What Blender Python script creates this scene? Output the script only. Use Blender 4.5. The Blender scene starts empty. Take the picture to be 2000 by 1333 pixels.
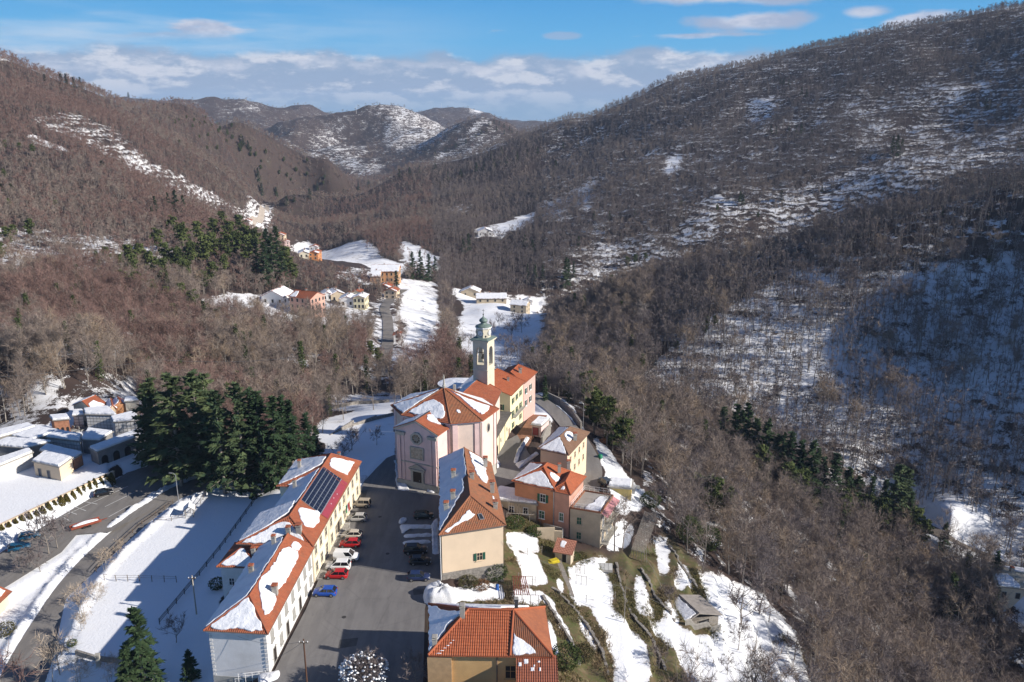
import bpy, bmesh, math, random
import numpy as np
from mathutils import Vector, Matrix

random.seed(11)
rng = np.random.default_rng(11)
SC = bpy.context.scene
COL = SC.collection

# ------------------------------------------------------------------ camera
CAMH, FPX, PITCH = 75.0, 1556.0, math.radians(15.5)
cam_data = bpy.data.cameras.new("camera")
cam = bpy.data.objects.new("camera", cam_data)
COL.objects.link(cam)
cam.location = (0, 0, CAMH)
cam.rotation_euler = (math.radians(90) - PITCH, 0, 0)
cam_data.sensor_width = 36.0
cam_data.lens = 36.0 * FPX / 2000.0
cam_data.clip_start = 1.0
cam_data.clip_end = 40000.0
SC.camera = cam

# ------------------------------------------------------------------ light
SUN_AZ, SUN_EL = math.radians(106.0), math.radians(27.0)
SUND = Vector((math.sin(SUN_AZ) * math.cos(SUN_EL), math.cos(SUN_AZ) * math.cos(SUN_EL), math.sin(SUN_EL)))
sd = bpy.data.lights.new("sun", 'SUN')
sd.energy = 5.0
sd.angle = math.radians(0.55)
sd.color = (1.0, 0.93, 0.84)
sun = bpy.data.objects.new("sun", sd)
COL.objects.link(sun)
sun.rotation_euler = SUND.to_track_quat('Z', 'Y').to_euler()
sun.location = SUND * 400

SC.view_settings.view_transform = 'Standard'
SC.view_settings.look = 'None'
SC.view_settings.gamma = 1.0
SC.view_settings.exposure = 0.53
SC.view_settings.use_curve_mapping = False
SC.render.engine = 'CYCLES'
SC.cycles.max_bounces = 5
SC.cycles.diffuse_bounces = 2
SC.cycles.glossy_bounces = 2
SC.cycles.transmission_bounces = 2
SC.cycles.volume_bounces = 0
SC.cycles.use_denoising = True
try:
    SC.cycles.denoiser = 'OPENIMAGEDENOISE'
    SC.cycles.denoising_input_passes = 'RGB_ALBEDO_NORMAL'
    SC.cycles.denoising_prefilter = 'ACCURATE'
except Exception:
    pass


class NT:
    """Small helper for writing node trees."""
    def __init__(self, tree):
        self.t = tree
        self.t.nodes.clear()

    def n(self, typ, **kw):
        nd = self.t.nodes.new(typ)
        for k, v in kw.items():
            if k.startswith('i_'):
                key = k[2:]
                key = int(key) if key.isdigit() else key.replace('_', ' ')
                self.put(nd.inputs[key], v)
            else:
                setattr(nd, k, v)
        return nd

    def put(self, sock, v):
        if hasattr(v, 'is_output') or isinstance(v, bpy.types.NodeSocket):
            self.t.links.new(v, sock)
        elif isinstance(v, bpy.types.Node):
            self.t.links.new(v.outputs[0], sock)
        else:
            if isinstance(v, (tuple, list)) and len(v) == 3 and sock.type == 'RGBA':
                v = (*v, 1.0)
            sock.default_value = v

    def math(self, op, a, b=0.0, c=None, clamp=False):
        nd = self.t.nodes.new('ShaderNodeMath')
        nd.operation = op
        nd.use_clamp = clamp
        self.put(nd.inputs[0], a)
        self.put(nd.inputs[1], b)
        if c is not None:
            self.put(nd.inputs[2], c)
        return nd.outputs[0]

    def mix(self, f, a, b, blend='MIX'):
        nd = self.t.nodes.new('ShaderNodeMix')
        nd.data_type = 'RGBA'
        nd.blend_type = blend
        self.put(nd.inputs[0], f)
        self.put(nd.inputs[6], a)
        self.put(nd.inputs[7], b)
        return nd.outputs[2]

    def sstep(self, x, a, b):
        nd = self.t.nodes.new('ShaderNodeMapRange')
        nd.interpolation_type = 'SMOOTHSTEP'
        self.put(nd.inputs[0], x)
        nd.inputs[1].default_value = a
        nd.inputs[2].default_value = b
        return nd.outputs[0]

    def noise(self, vec, scale, detail=3, rough=0.55, dim='3D'):
        nd = self.t.nodes.new('ShaderNodeTexNoise')
        nd.noise_dimensions = dim
        if vec is not None:
            self.put(nd.inputs['Vector'], vec)
        nd.inputs['Scale'].default_value = scale
        nd.inputs['Detail'].default_value = detail
        nd.inputs['Roughness'].default_value = rough
        return nd.outputs[0]


# ------------------------------------------------------------------ sky
world = bpy.data.worlds.new("World")
SC.world = world
world.use_nodes = True
W = NT(world.node_tree)
SKS = 0.08
EXS = 0.70 / SKS   # sky colours below are written as they look at this exposure
sky = W.n('ShaderNodeTexSky', sky_type='NISHITA', sun_disc=False, sun_elevation=SUN_EL, sun_rotation=SUN_AZ,
          altitude=500.0, air_density=1.0, dust_density=0.4, ozone_density=2.5)
tc = W.n('ShaderNodeTexCoord')
sep = W.n('ShaderNodeSeparateXYZ', i_0=tc.outputs['Generated'])
az = W.math('ARCTAN2', sep.outputs[0], sep.outputs[1])
el = W.math('MULTIPLY', W.math('ARCSINE', sep.outputs[2]), 57.2958)
azd = W.math('MULTIPLY', az, 57.2958)
# clear air: the Nishita colour cleaned of some of the milky horizon
grad = W.n('ShaderNodeValToRGB')
cr = grad.color_ramp
cr.elements[0].position = 0.0
cr.elements[0].color = (0.16, 0.43, 0.70, 1)
cr.elements[1].position = 1.0
cr.elements[1].color = (0.006, 0.030, 0.115, 1)
e = cr.elements.new(0.055); e.color = (0.060, 0.43, 0.82, 1)
e = cr.elements.new(0.10); e.color = (0.024, 0.31, 0.74, 1)
e = cr.elements.new(0.28); e.color = (0.014, 0.095, 0.32, 1)
W.put(grad.inputs[0], W.math('DIVIDE', el, 90.0, clamp=True))
gsc = W.n('ShaderNodeVectorMath', operation='SCALE', i_0=grad.outputs[0])
gsc.inputs['Scale'].default_value = EXS
clear = W.mix(0.92, sky.outputs[0], gsc.outputs[0])


def skyvec(kx, ky, oz):
    c = W.n('ShaderNodeCombineXYZ')
    W.put(c.inputs[0], W.math('MULTIPLY', azd, kx))
    W.put(c.inputs[1], W.math('MULTIPLY', el, ky))
    c.inputs[2].default_value = oz
    return c.outputs[0]


# bank of grey cumulus low over the horizon
n_top = W.noise(skyvec(0.16, 0.22, 3.3), 1.0, 5, 0.55)
n_puff = W.noise(skyvec(0.30, 0.62, 7.1), 1.0, 6, 0.58)
n_puff2 = W.noise(skyvec(0.30, 0.62, 7.1 + 0.09), 1.0, 6, 0.58)
topn = W.math('MULTIPLY_ADD', W.math('SUBTRACT', n_top, 0.5), 2.4, W.math('MULTIPLY', W.math('SUBTRACT', n_puff, 0.5), 1.5))
lift = W.math('MULTIPLY', W.math('MULTIPLY', azd, -0.006), 1.0)
bank_el = W.math('ADD', W.math('ADD', el, topn), lift)
bank = W.sstep(bank_el, 4.65, 3.95)
n_body = W.noise(skyvec(0.30, 0.85, 1.7), 1.0, 7, 0.62)
light_p = W.sstep(W.math('SUBTRACT', n_body, W.math('MULTIPLY', W.math('SUBTRACT', el, 2.6), 0.035)), 0.47, 0.60)
edge_l = W.sstep(W.math('ABSOLUTE', W.math('SUBTRACT', bank_el, 3.55)), 0.75, 0.0)
edge_l = W.math('MULTIPLY', edge_l, W.sstep(n_puff, 0.40, 0.62))
ccol = W.mix(light_p, (0.29, 0.40, 0.57), (0.74, 0.76, 0.82))
ccol = W.mix(W.math('MULTIPLY', edge_l, 0.75), ccol, (0.80, 0.80, 0.86))
low = W.sstep(el, 2.5, 0.2)
ccol = W.mix(W.math('MULTIPLY', low, 0.85), ccol, (0.15, 0.36, 0.56))
csc = W.n('ShaderNodeVectorMath', operation='SCALE', i_0=ccol)
csc.inputs['Scale'].default_value = EXS
# loose fair-weather clouds above the bank
n_fw = W.noise(skyvec(0.115, 0.62, 12.4), 1.0, 5, 0.52)
fw = W.math('MULTIPLY', W.sstep(n_fw, 0.575, 0.67), W.sstep(el, 4.6, 5.6))
cum = fw
for (ca, ce, ra, re, st) in [(15.9, 6.15, 3.9, .62, 1.0), (13.0, 7.75, 5.4, .62, 1.0), (22.4, 6.4, 1.5, .42, 0.9),
                             (3.2, 5.45, 1.3, .26, 0.6), (8.7, 7.9, 1.6, .3, 0.6), (31.3, 7.2, 1.5, .35, .8), (17.0, 7.6, 3.5, .6, .9)]:
    dx = W.math('DIVIDE', W.math('SUBTRACT', azd, ca), ra)
    dy = W.math('DIVIDE', W.math('SUBTRACT', el, ce), re)
    rr = W.math('SQRT', W.math('ADD', W.math('MULTIPLY', dx, dx), W.math('MULTIPLY', dy, dy)))
    rr = W.math('ADD', rr, W.math('MULTIPLY', W.math('SUBTRACT', n_puff, 0.5), 1.9))
    cum = W.math('MAXIMUM', cum, W.math('MULTIPLY', W.sstep(rr, 1.15, 0.45), st))
# thin cirrus veil, denser in the west (left)
n_ci = W.noise(skyvec(0.07, 0.55, 5.9), 1.0, 5, 0.6)
veil = W.math('MULTIPLY', W.sstep(n_ci, 0.36, 0.70), W.sstep(azd, 4.0, -28.0))
veil = W.math('MULTIPLY', veil, W.sstep(el, 8.6, 5.2))
one = EXS
c1 = W.mix(W.math('MULTIPLY', veil, 0.85), clear, (0.52 * one, 0.68 * one, 0.86 * one, 1))
puffcol = W.mix(W.sstep(n_puff, 0.42, 0.6), (0.42 * one, 0.47 * one, 0.62 * one, 1), (0.70 * one, 0.70 * one, 0.78 * one, 1))
c2 = W.mix(W.math('MULTIPLY', cum, 0.88), c1, puffcol)
c3 = W.mix(W.math('MULTIPLY', bank, 0.95), c2, csc.outputs[0])
bg = W.n('ShaderNodeBackground', i_0=c3, i_1=SKS)
wo = W.n('ShaderNodeOutputWorld')
W.t.links.new(bg.outputs[0], wo.inputs[0])


# ------------------------------------------------------------------ general helpers
cp_, sp_ = math.cos(PITCH), math.sin(PITCH)


def ray(u, v):
    x = (u - 1000) / FPX
    y = -(v - 666.5) / FPX
    return (x, cp_ + y * sp_, -sp_ + y * cp_)


def at(u, v, z=0.0):
    """point of the photograph (2000 px wide) that lies at height z"""
    d = ray(u, v)
    t = (z - CAMH) / d[2]
    return Vector((d[0] * t, d[1] * t, z))


def project(x, y, z):
    dz = z - CAMH
    dep = y * cp_ - dz * sp_
    up = y * sp_ + dz * cp_
    return 1000 + FPX * x / dep, 666.5 - FPX * up / dep


def tag(o, label=None, cat=None, group=None, kind=None):
    if label: o['label'] = label
    if cat: o['category'] = cat
    if group: o['group'] = group
    if kind: o['kind'] = kind
    return o


def empty(name, loc, label, cat, group=None, rz=0.0):
    o = bpy.data.objects.new(name, None)
    o.empty_display_size = 0.2
    COL.objects.link(o)
    o.location = loc
    o.rotation_euler = (0, 0, rz)
    return tag(o, label, cat, group)


class MB:
    """collects faces, then links them as one mesh object"""
    def __init__(self):
        self.v, self.f, self.m, self.uv = [], [], [], {}

    def vert(self, p):
        self.v.append((p[0], p[1], p[2]))
        return len(self.v) - 1

    def face(self, pts, m=0, uv=None):
        i = [self.vert(p) for p in pts]
        self.f.append(i)
        self.m.append(m)
        if uv is not None:
            self.uv[len(self.f) - 1] = uv
        return i

    def box(self, c, s, rz=0.0, m=0, taper=1.0):
        """c = centre of the bottom face, s = full sizes"""
        ca, sa = math.cos(rz), math.sin(rz)
        def P(x, y, z):
            return (c[0] + x * ca - y * sa, c[1] + x * sa + y * ca, c[2] + z)
        hx, hy, h = s[0] / 2, s[1] / 2, s[2]
        b = [P(-hx, -hy, 0), P(hx, -hy, 0), P(hx, hy, 0), P(-hx, hy, 0)]
        hx *= taper; hy *= taper
        t = [P(-hx, -hy, h), P(hx, -hy, h), P(hx, hy, h), P(-hx, hy, h)]
        i = [self.vert(p) for p in b + t]
        for q in ((0, 3, 2, 1), (4, 5, 6, 7), (0, 1, 5, 4), (1, 2, 6, 5), (2, 3, 7, 6), (3, 0, 4, 7)):
            self.f.append([i[k] for k in q]); self.m.append(m)

    def tube(self, a, b, ra, rb=None, n=6, m=0, cap=True):
        rb = ra if rb is None else rb
        a, b = Vector(a), Vector(b)
        d = (b - a)
        if d.length < 1e-6:
            return
        d.normalize()
        x = d.orthogonal().normalized()
        y = d.cross(x)
        A = [self.vert(a + (x * math.cos(k * 2 * math.pi / n) + y * math.sin(k * 2 * math.pi / n)) * ra) for k in range(n)]
        B = [self.vert(b + (x * math.cos(k * 2 * math.pi / n) + y * math.sin(k * 2 * math.pi / n)) * rb) for k in range(n)]
        for k in range(n):
            self.f.append([A[k], A[(k + 1) % n], B[(k + 1) % n], B[k]]); self.m.append(m)
        if cap:
            self.f.append(B); self.m.append(m)
            self.f.append(A[::-1]); self.m.append(m)

    def prism(self, poly, z0, z1, m=0, top=True, bottom=True):
        n = len(poly)
        A = [self.vert((p[0], p[1], z0)) for p in poly]
        B = [self.vert((p[0], p[1], z1)) for p in poly]
        for k in range(n):
            self.f.append([A[k], A[(k + 1) % n], B[(k + 1) % n], B[k]]); self.m.append(m)
        if top: self.f.append(B); self.m.append(m)
        if bottom: self.f.append(A[::-1]); self.m.append(m)

    def lathe(self, prof, c, n=12, m=0):
        rings = []
        for (r, z) in prof:
            rings.append([self.vert((c[0] + r * math.cos(k * 2 * math.pi / n + math.pi / n), c[1] + r * math.sin(k * 2 * math.pi / n + math.pi / n), c[2] + z)) for k in range(n)])
        for a, b in zip(rings, rings[1:]):
            for k in range(n):
                self.f.append([a[k], a[(k + 1) % n], b[(k + 1) % n], b[k]]); self.m.append(m)
        self.f.append(rings[-1]); self.m.append(m)
        self.f.append(rings[0][::-1]); self.m.append(m)

    def mesh(self, name, mats, smooth=False):
        me = bpy.data.meshes.new(name)
        me.from_pydata(self.v, [], self.f)
        for mt in (mats if isinstance(mats, (list, tuple)) else [mats]):
            me.materials.append(mt)
        if any(self.m):
            me.polygons.foreach_set('material_index', self.m)
        if self.uv:
            l = me.uv_layers.new(name='UVMap')
            for fi, uvs in self.uv.items():
                p = me.polygons[fi]
                for k, li in enumerate(p.loop_indices):
                    l.data[li].uv = uvs[k]
        if smooth:
            me.polygons.foreach_set('use_smooth', [True] * len(me.polygons))
        me.update()
        return me

    def build(self, name, mats, parent=None, smooth=False, loc=None):
        o = bpy.data.objects.new(name, self.mesh(name, mats, smooth))
        COL.objects.link(o)
        if parent is not None:
            o.parent = parent
        if loc is not None:
            o.location = loc
        return o


def link_copy(src, parent=None, loc=None, rz=None, scale=None):
    c = src.copy()
    COL.objects.link(c)
    if parent is not None: c.parent = parent
    if loc is not None: c.location = loc
    if rz is not None: c.rotation_euler = (0, 0, rz)
    if scale is not None: c.scale = scale
    return c


# ------------------------------------------------------------------ materials
MAT = {}


def mat(name, col, rough=0.8, var=0.12, vscale=1.5, bump=0.0, bscale=8.0, metal=0.0, spec=0.3, dirt=None, dscale=0.4):
    """plain surface with colour mottling, fine relief and optional dirt stains"""
    if name in MAT:
        return MAT[name]
    m = bpy.data.materials.new(name)
    m.use_nodes = True
    T = NT(m.node_tree)
    tc = T.n('ShaderNodeTexCoord')
    pos = tc.outputs['Object']
    c = (*col, 1)
    base = c
    if var > 0:
        nz = T.noise(pos, vscale, 4, 0.6)
        lo = tuple(x * (1 - var) for x in col)
        hi = tuple(min(1, x * (1 + var)) for x in col)
        base = T.mix(T.sstep(nz, 0.3, 0.7), lo, hi)
    if dirt is not None:
        nd = T.noise(pos, dscale, 5, 0.65)
        base = T.mix(T.math('MULTIPLY', T.sstep(nd, 0.48, 0.72), 0.6), base, dirt)
    b = T.n('ShaderNodeBsdfPrincipled', i_Base_Color=base, i_Roughness=rough, i_Metallic=metal)
    b.inputs['Specular IOR Level'].default_value = spec
    if bump > 0:
        bn = T.n('ShaderNodeBump', i_Strength=bump, i_Height=T.noise(pos, bscale, 4, 0.6))
        bn.inputs['Distance'].default_value = 0.1
        T.put(b.inputs['Normal'], bn.outputs[0])
    o = T.n('ShaderNodeOutputMaterial')
    T.t.links.new(b.outputs[0], o.inputs[0])
    MAT[name] = m
    return m


def tile_mat(name, col, col2, cw=0.30, rh=0.40, moss=None):
    """interlocking clay tiles: UV in metres (u along the eave, v up the slope)"""
    if name in MAT:
        return MAT[name]
    m = bpy.data.materials.new(name)
    m.use_nodes = True
    T = NT(m.node_tree)
    uv = T.n('ShaderNodeUVMap')
    sp = T.n('ShaderNodeSeparateXYZ', i_0=uv.outputs[0])
    cu = T.math('FLOOR', T.math('DIVIDE', sp.outputs[0], cw))
    cv = T.math('FLOOR', T.math('DIVIDE', sp.outputs[1], rh))
    cc = T.n('ShaderNodeCombineXYZ', i_0=cu, i_1=cv)
    wn = T.n('ShaderNodeTexWhiteNoise', noise_dimensions='2D', i_0=cc.outputs[0])
    tc = T.n('ShaderNodeTexCoord')
    big = T.noise(tc.outputs['Object'], 0.35, 4, 0.65)
    f = T.math('ADD', T.math('MULTIPLY', wn.outputs[0], 0.55), T.math('MULTIPLY', T.sstep(big, 0.3, 0.7), 0.45))
    base = T.mix(f, col, col2)
    if moss is not None:
        mz = T.noise(tc.outputs['Object'], 1.1, 5, 0.7)
        base = T.mix(T.math('MULTIPLY', T.sstep(mz, 0.5, 0.68), 0.65), base, moss)
    fr = T.math('FRACT', T.math('DIVIDE', sp.outputs[0], cw))
    arch = T.math('SINE', T.math('MULTIPLY', fr, math.pi))
    b = T.n('ShaderNodeBsdfPrincipled', i_Base_Color=base, i_Roughness=0.75)
    b.inputs['Specular IOR Level'].default_value = 0.25
    bn = T.n('ShaderNodeBump', i_Strength=0.9, i_Height=arch)
    bn.inputs['Distance'].default_value = 0.07
    T.put(b.inputs['Normal'], bn.outputs[0])
    o = T.n('ShaderNodeOutputMaterial')
    T.t.links.new(b.outputs[0], o.inputs[0])
    MAT[name] = m
    return m


def foliage_mat(name, col, col2, trans=0.0):
    """leaf or twig masses: colour differs from piece to piece and from tree to tree"""
    if name in MAT:
        return MAT[name]
    m = bpy.data.materials.new(name)
    m.use_nodes = True
    T = NT(m.node_tree)
    g = T.n('ShaderNodeNewGeometry')
    oi = T.n('ShaderNodeObjectInfo')
    f = T.math('ADD', T.math('MULTIPLY', g.outputs['Random Per Island'], 0.5), T.math('MULTIPLY', oi.outputs['Random'], 0.5))
    base = T.mix(f, col, col2)
    b = T.n('ShaderNodeBsdfPrincipled', i_Base_Color=base, i_Roughness=0.85)
    b.inputs['Specular IOR Level'].default_value = 0.15
    o = T.n('ShaderNodeOutputMaterial')
    T.t.links.new(b.outputs[0], o.inputs[0])
    MAT[name] = m
    return m


def snow_mat():
    m = bpy.data.materials.new('snow'); m.use_nodes = True
    T = NT(m.node_tree)
    pos = T.n('ShaderNodeTexCoord').outputs['Object']
    big = T.noise(pos, 0.55, 5, 0.6); fine = T.noise(pos, 4.5, 4, 0.65)
    c = T.mix(T.sstep(big, 0.25, 0.6), (0.70, 0.715, 0.745), (0.82, 0.83, 0.85))
    c = T.mix(T.math('MULTIPLY', T.sstep(fine, 0.60, 0.78), 0.35), c, (0.60, 0.585, 0.57))
    bn = T.n('ShaderNodeBump', i_Strength=0.75, i_Height=T.math('ADD', T.math('MULTIPLY', big, 1.6), T.math('MULTIPLY', fine, 0.28)))
    bn.inputs['Distance'].default_value = 0.28
    b = T.n('ShaderNodeBsdfPrincipled', i_Base_Color=c, i_Roughness=0.65, i_Normal=bn.outputs[0])
    b.inputs['Specular IOR Level'].default_value = 0.25
    o = T.n('ShaderNodeOutputMaterial'); T.t.links.new(b.outputs[0], o.inputs[0])
    return m


def asphalt_mat(name, c0, c1, dark):
    """worn asphalt: patched, cracked, with drying melt water"""
    m = bpy.data.materials.new(name); m.use_nodes = True
    T = NT(m.node_tree)
    pos = T.n('ShaderNodeTexCoord').outputs['Object']
    mp = T.n('ShaderNodeMapping', i_0=pos); mp.inputs['Scale'].default_value = (1.0, 0.16, 1.0); mp.inputs['Rotation'].default_value = (0, 0, 0.12)
    trk = T.noise(mp.outputs[0], 0.8, 4, 0.6)
    big = T.noise(pos, 0.13, 5, 0.62); fine = T.noise(pos, 9.0, 3, 0.7); mid = T.noise(pos, 0.9, 5, 0.65)
    c = T.mix(T.math('ADD', T.math('MULTIPLY', T.sstep(trk, 0.35, 0.65), 0.6), T.math('MULTIPLY', T.sstep(big, 0.35, 0.65), 0.4)), c0, c1)
    vo = T.n('ShaderNodeTexVoronoi', feature='DISTANCE_TO_EDGE', i_Scale=0.14)
    T.put(vo.inputs['Vector'], T.n('ShaderNodeVectorMath', operation='ADD', i_0=pos, i_1=T.n('ShaderNodeTexNoise', i_Scale=0.8).outputs[1]).outputs[0])
    crack = T.sstep(vo.outputs[0], 0.016, 0.004)
    c = T.mix(T.math('MULTIPLY', crack, 0.16), c, dark)
    c = T.mix(T.math('MULTIPLY', T.sstep(mid, 0.58, 0.72), 0.40), c, dark)
    c = T.mix(T.math('MULTIPLY', T.sstep(fine, 0.5, 0.8), 0.25), c, c1)
    rgh = T.math('SUBTRACT', 0.92, T.math('MULTIPLY', T.sstep(mid, 0.58, 0.72), 0.3))
    bn = T.n('ShaderNodeBump', i_Strength=0.3, i_Height=fine); bn.inputs['Distance'].default_value = 0.05
    b = T.n('ShaderNodeBsdfPrincipled', i_Base_Color=c, i_Roughness=rgh, i_Normal=bn.outputs[0])
    b.inputs['Specular IOR Level'].default_value = 0.25
    o = T.n('ShaderNodeOutputMaterial'); T.t.links.new(b.outputs[0], o.inputs[0])
    return m


SNOW = snow_mat()
SNOWB = mat('ploughed_snow', (0.74, 0.75, 0.77), 0.7, 0.05, 2.0, 0.9, 5.0, spec=0.25, dirt=(0.45, 0.43, 0.41), dscale=0.8)
ASPH = asphalt_mat('asphalt', (0.142, 0.135, 0.131, 1), (0.198, 0.188, 0.180, 1), (0.075, 0.072, 0.072, 1))
ASPR = asphalt_mat('road_asphalt', (0.165, 0.153, 0.141, 1), (0.225, 0.21, 0.195, 1), (0.10, 0.094, 0.088, 1))
PAINT = mat('road_paint', (0.62, 0.62, 0.60), 0.7, 0.2, 2.0)
CONC = mat('concrete', (0.33, 0.31, 0.28), 0.9, 0.15, 0.8, 0.3, 6.0, dirt=(0.2, 0.19, 0.17))
STONE = mat('stone_wall', (0.26, 0.24, 0.215), 0.95, 0.3, 2.5, 0.9, 5.0)
WOOD = mat('weathered_wood', (0.13, 0.095, 0.065), 0.85, 0.25, 3.0, 0.3, 10)
WOODG = mat('grey_wood', (0.26, 0.235, 0.205), 0.9, 0.25, 3.0, 0.3, 10)
METAL = mat('galvanised_metal', (0.42, 0.43, 0.44), 0.45, 0.08, 2.0, metal=0.6)
DARK = mat('dark_opening', (0.018, 0.018, 0.02), 0.6, 0.1)
GLASS = mat('window_glass', (0.03, 0.035, 0.042), 0.12, 0.0, spec=0.6)
GREEN = mat('green_shutter', (0.022, 0.10, 0.065), 0.6, 0.15)
WHITE = mat('white_paint', (0.76, 0.75, 0.73), 0.6, 0.04)
TILE = tile_mat('orange_tiles', (0.43, 0.135, 0.064), (0.28, 0.084, 0.044), moss=(0.27, 0.125, 0.075))
TILEO = tile_mat('old_tiles', (0.38, 0.155, 0.075), (0.27, 0.112, 0.06), moss=(0.17, 0.12, 0.075))
TILEB = tile_mat('brown_tiles', (0.27, 0.16, 0.10), (0.20, 0.115, 0.075))
TILEN = tile_mat('new_tiles', (0.46, 0.138, 0.060), (0.33, 0.090, 0.040), moss=(0.34, 0.115, 0.055))

# ------------------------------------------------------------------ terrain
def _hash(ix, iy, s):
    h = (ix.astype(np.int64) * 374761393 + iy.astype(np.int64) * 668265263 + s * 974634533) & 0x7fffffff
    h = (h ^ (h >> 13)) * 1274126177 & 0x7fffffff
    return ((h ^ (h >> 16)) & 0xffff) / 65535.0


def vnoise(x, y, s=0):
    ix, iy = np.floor(x), np.floor(y)
    fx, fy = x - ix, y - iy
    fx = fx * fx * (3 - 2 * fx)
    fy = fy * fy * (3 - 2 * fy)
    a = _hash(ix, iy, s); b = _hash(ix + 1, iy, s); c = _hash(ix, iy + 1, s); d = _hash(ix + 1, iy + 1, s)
    return (a * (1 - fx) + b * fx) * (1 - fy) + (c * (1 - fx) + d * fx) * fy - 0.5


def fbm(x, y, s=0, o=4):
    t = 0; amp = 1.0
    for k in range(o):
        t = t + amp * vnoise(x * 2 ** k, y * 2 ** k, s + k * 17)
        amp *= 0.5
    return t


CTRL = []


def G(u, v, d):
    r = ray(u, v)
    h = math.hypot(r[0], r[1])
    CTRL.append((math.atan2(r[0], r[1]), math.log(d), CAMH + r[2] / h * d))


def Wp(x, y, z):
    CTRL.append((math.atan2(x, y), math.log(math.hypot(x, y)), z))


def crest(u, v, d, drop=90, back=1.22):
    """a skyline point and the ground that falls away behind it"""
    v = v + (9.0 / d * FPX if d < 1800 else 3)      # the tree tops make the skyline, not the ground
    G(u, v, d)
    r = ray(u, v); h = math.hypot(r[0], r[1])
    CTRL.append((math.atan2(r[0], r[1]), math.log(d * back), CAMH + r[2] / h * d - drop))


# village ridge
for p in [(-30, 100, 0), (-15, 108, 0), (-25, 130, 0), (-22, 150, -.1), (-15, 120, 0), (-30, 150, 0), (-20, 165, 0), (-10, 160, 0), (-24, 90, .2),
          (-8, 180, -.5), (-3, 190, -1), (-8, 205, -2), (-10, 130, -.3), (-5, 140, -1.5), (4, 165, -2), (8, 178, -2), (8, 190, -3), (16, 170, -3.6),
          (20, 160, -4.5), (4, 150, -4.5), (12, 200, -6), (3, 207, -3), (10, 150, -6.8), (17, 143, -8), (0, 132, -3.2), (-5, 122, -1.6), (5, 122, -4.2),
          (-28, 75, 0), (-10, 70, -1), (-28, 60, -1), (10, 60, -4), (-15, 90, -.4), (0, 88, -2.4), (0, 108, -2.2), (8, 100, -5), (10, 112, -6), (12, 88, -6),
          (12, 132, -6.5), (20, 120, -10), (18, 104, -10), (20, 90, -10), (24, 134, -11.3), (30, 120, -14.5), (29, 105, -15), (30, 88, -16), (30, 145, -12.5),
          (34, 160, -12.5), (28, 172, -10), (26, 153, -11.8), (31, 156, -13.5), (40, 130, -19), (40, 112, -20), (42, 95, -22.5), (55, 110, -29), (58, 130, -29), (55, 88, -31), (50, 150, -23), (45, 170, -20), (42, 190, -18),
          (75, 110, -40), (80, 140, -42), (75, 170, -38), (66, 200, -30), (60, 230, -26), (100, 130, -53), (105, 170, -55), (95, 210, -44), (85, 250, -32),
          (130, 160, -66), (132, 205, -62), (125, 240, -52), (150, 200, -70), (100, 85, -52), (150, 110, -70), (75, 70, -40), (40, 60, -22),
          (20, 220, -12), (10, 235, -10), (-10, 240, -11), (-25, 225, -8), (-30, 200, -5), (40, 240, -20),
          (-44, 100, -3), (-48, 120, -3.2), (-48, 140, -3.2), (-47, 156, -2.4), (-38, 165, -1), (-56, 100, -4), (-58, 125, -4), (-58, 145, -4), (-62, 110, -4.6), (-66, 135, -4.7),
          (-70, 100, -6.2), (-78, 125, -5.7), (-77, 150, -4.8), (-76, 165, -4.2), (-70, 172, -4), (-60, 172, -3.4), (-50, 175, -3), (-88, 150, -4.7), (-95, 155, -4.6), (-100, 140, -4.9), (-94, 125, -5.8), (-92, 108, -6.6), (-110, 130, -5.2),
          (-72, 80, -7), (-50, 80, -5), (-60, 60, -8), (-90, 80, -8), (-120, 105, -7), (-110, 160, -3), (-100, 185, -3.2), (-115, 190, -3.2), (-125, 175, -3.2), (-90, 200, -3.6), (-105, 215, -4), (-130, 200, -4), (-140, 170, -4),
          (-60, 195, -5), (-75, 205, -5), (-42, 190, -4), (-30, 230, -9), (-55, 230, -12), (-85, 235, -12), (-115, 240, -12), (-150, 215, -8), (-160, 180, -6)]:
    Wp(*p)
# hollow behind the village and the valley floor
for p in [(200, 720, 270), (60, 720, 270), (430, 700, 300), (550, 740, 280), (650, 720, 300), (755, 690, 330), (680, 790, 250), (740, 780, 262), (830, 650, 400), (960, 645, 425), (1000, 690, 350), (1050, 640, 420), (1010, 605, 520),
          (940, 590, 540), (900, 560, 600), (760, 600, 435), (590, 625, 395), (500, 605, 400), (440, 580, 420), (690, 600, 430), (745, 548, 555), (640, 515, 680), (605, 497, 780), (545, 470, 900), (500, 430, 1080), (520, 405, 1200), (620, 400, 1250),
          (740, 510, 680), (850, 545, 610), (870, 610, 480), (680, 470, 800), (1120, 690, 340), (1180, 720, 315)]:
    G(*p)
# left hillside
for p in [(100, 690, 300), (250, 650, 345), (100, 600, 360), (300, 600, 380), (-200, 700, 320), (-200, 500, 470), (100, 500, 460), (250, 520, 450), (400, 510, 480), (100, 400, 580), (300, 400, 640), (430, 430, 700), (-200, 300, 720), (100, 300, 720),
          (300, 300, 850), (450, 350, 950), (480, 400, 900), (0, 200, 850), (180, 230, 920), (560, 380, 1200), (640, 365, 1400)]:
    G(*p)
for p in [(-300, -30, 1000), (-150, 30, 1000), (0, 95, 1000), (100, 128, 1030), (200, 165, 1080), (330, 205, 1180), (420, 240, 1280), (500, 275, 1380), (600, 312, 1500)]:
    crest(*p, 60, 1.18)
crest(700, 348, 1650, 10, 1.12)
G(690, 372, 1480); G(720, 362, 1600); G(640, 345, 1480)
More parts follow.
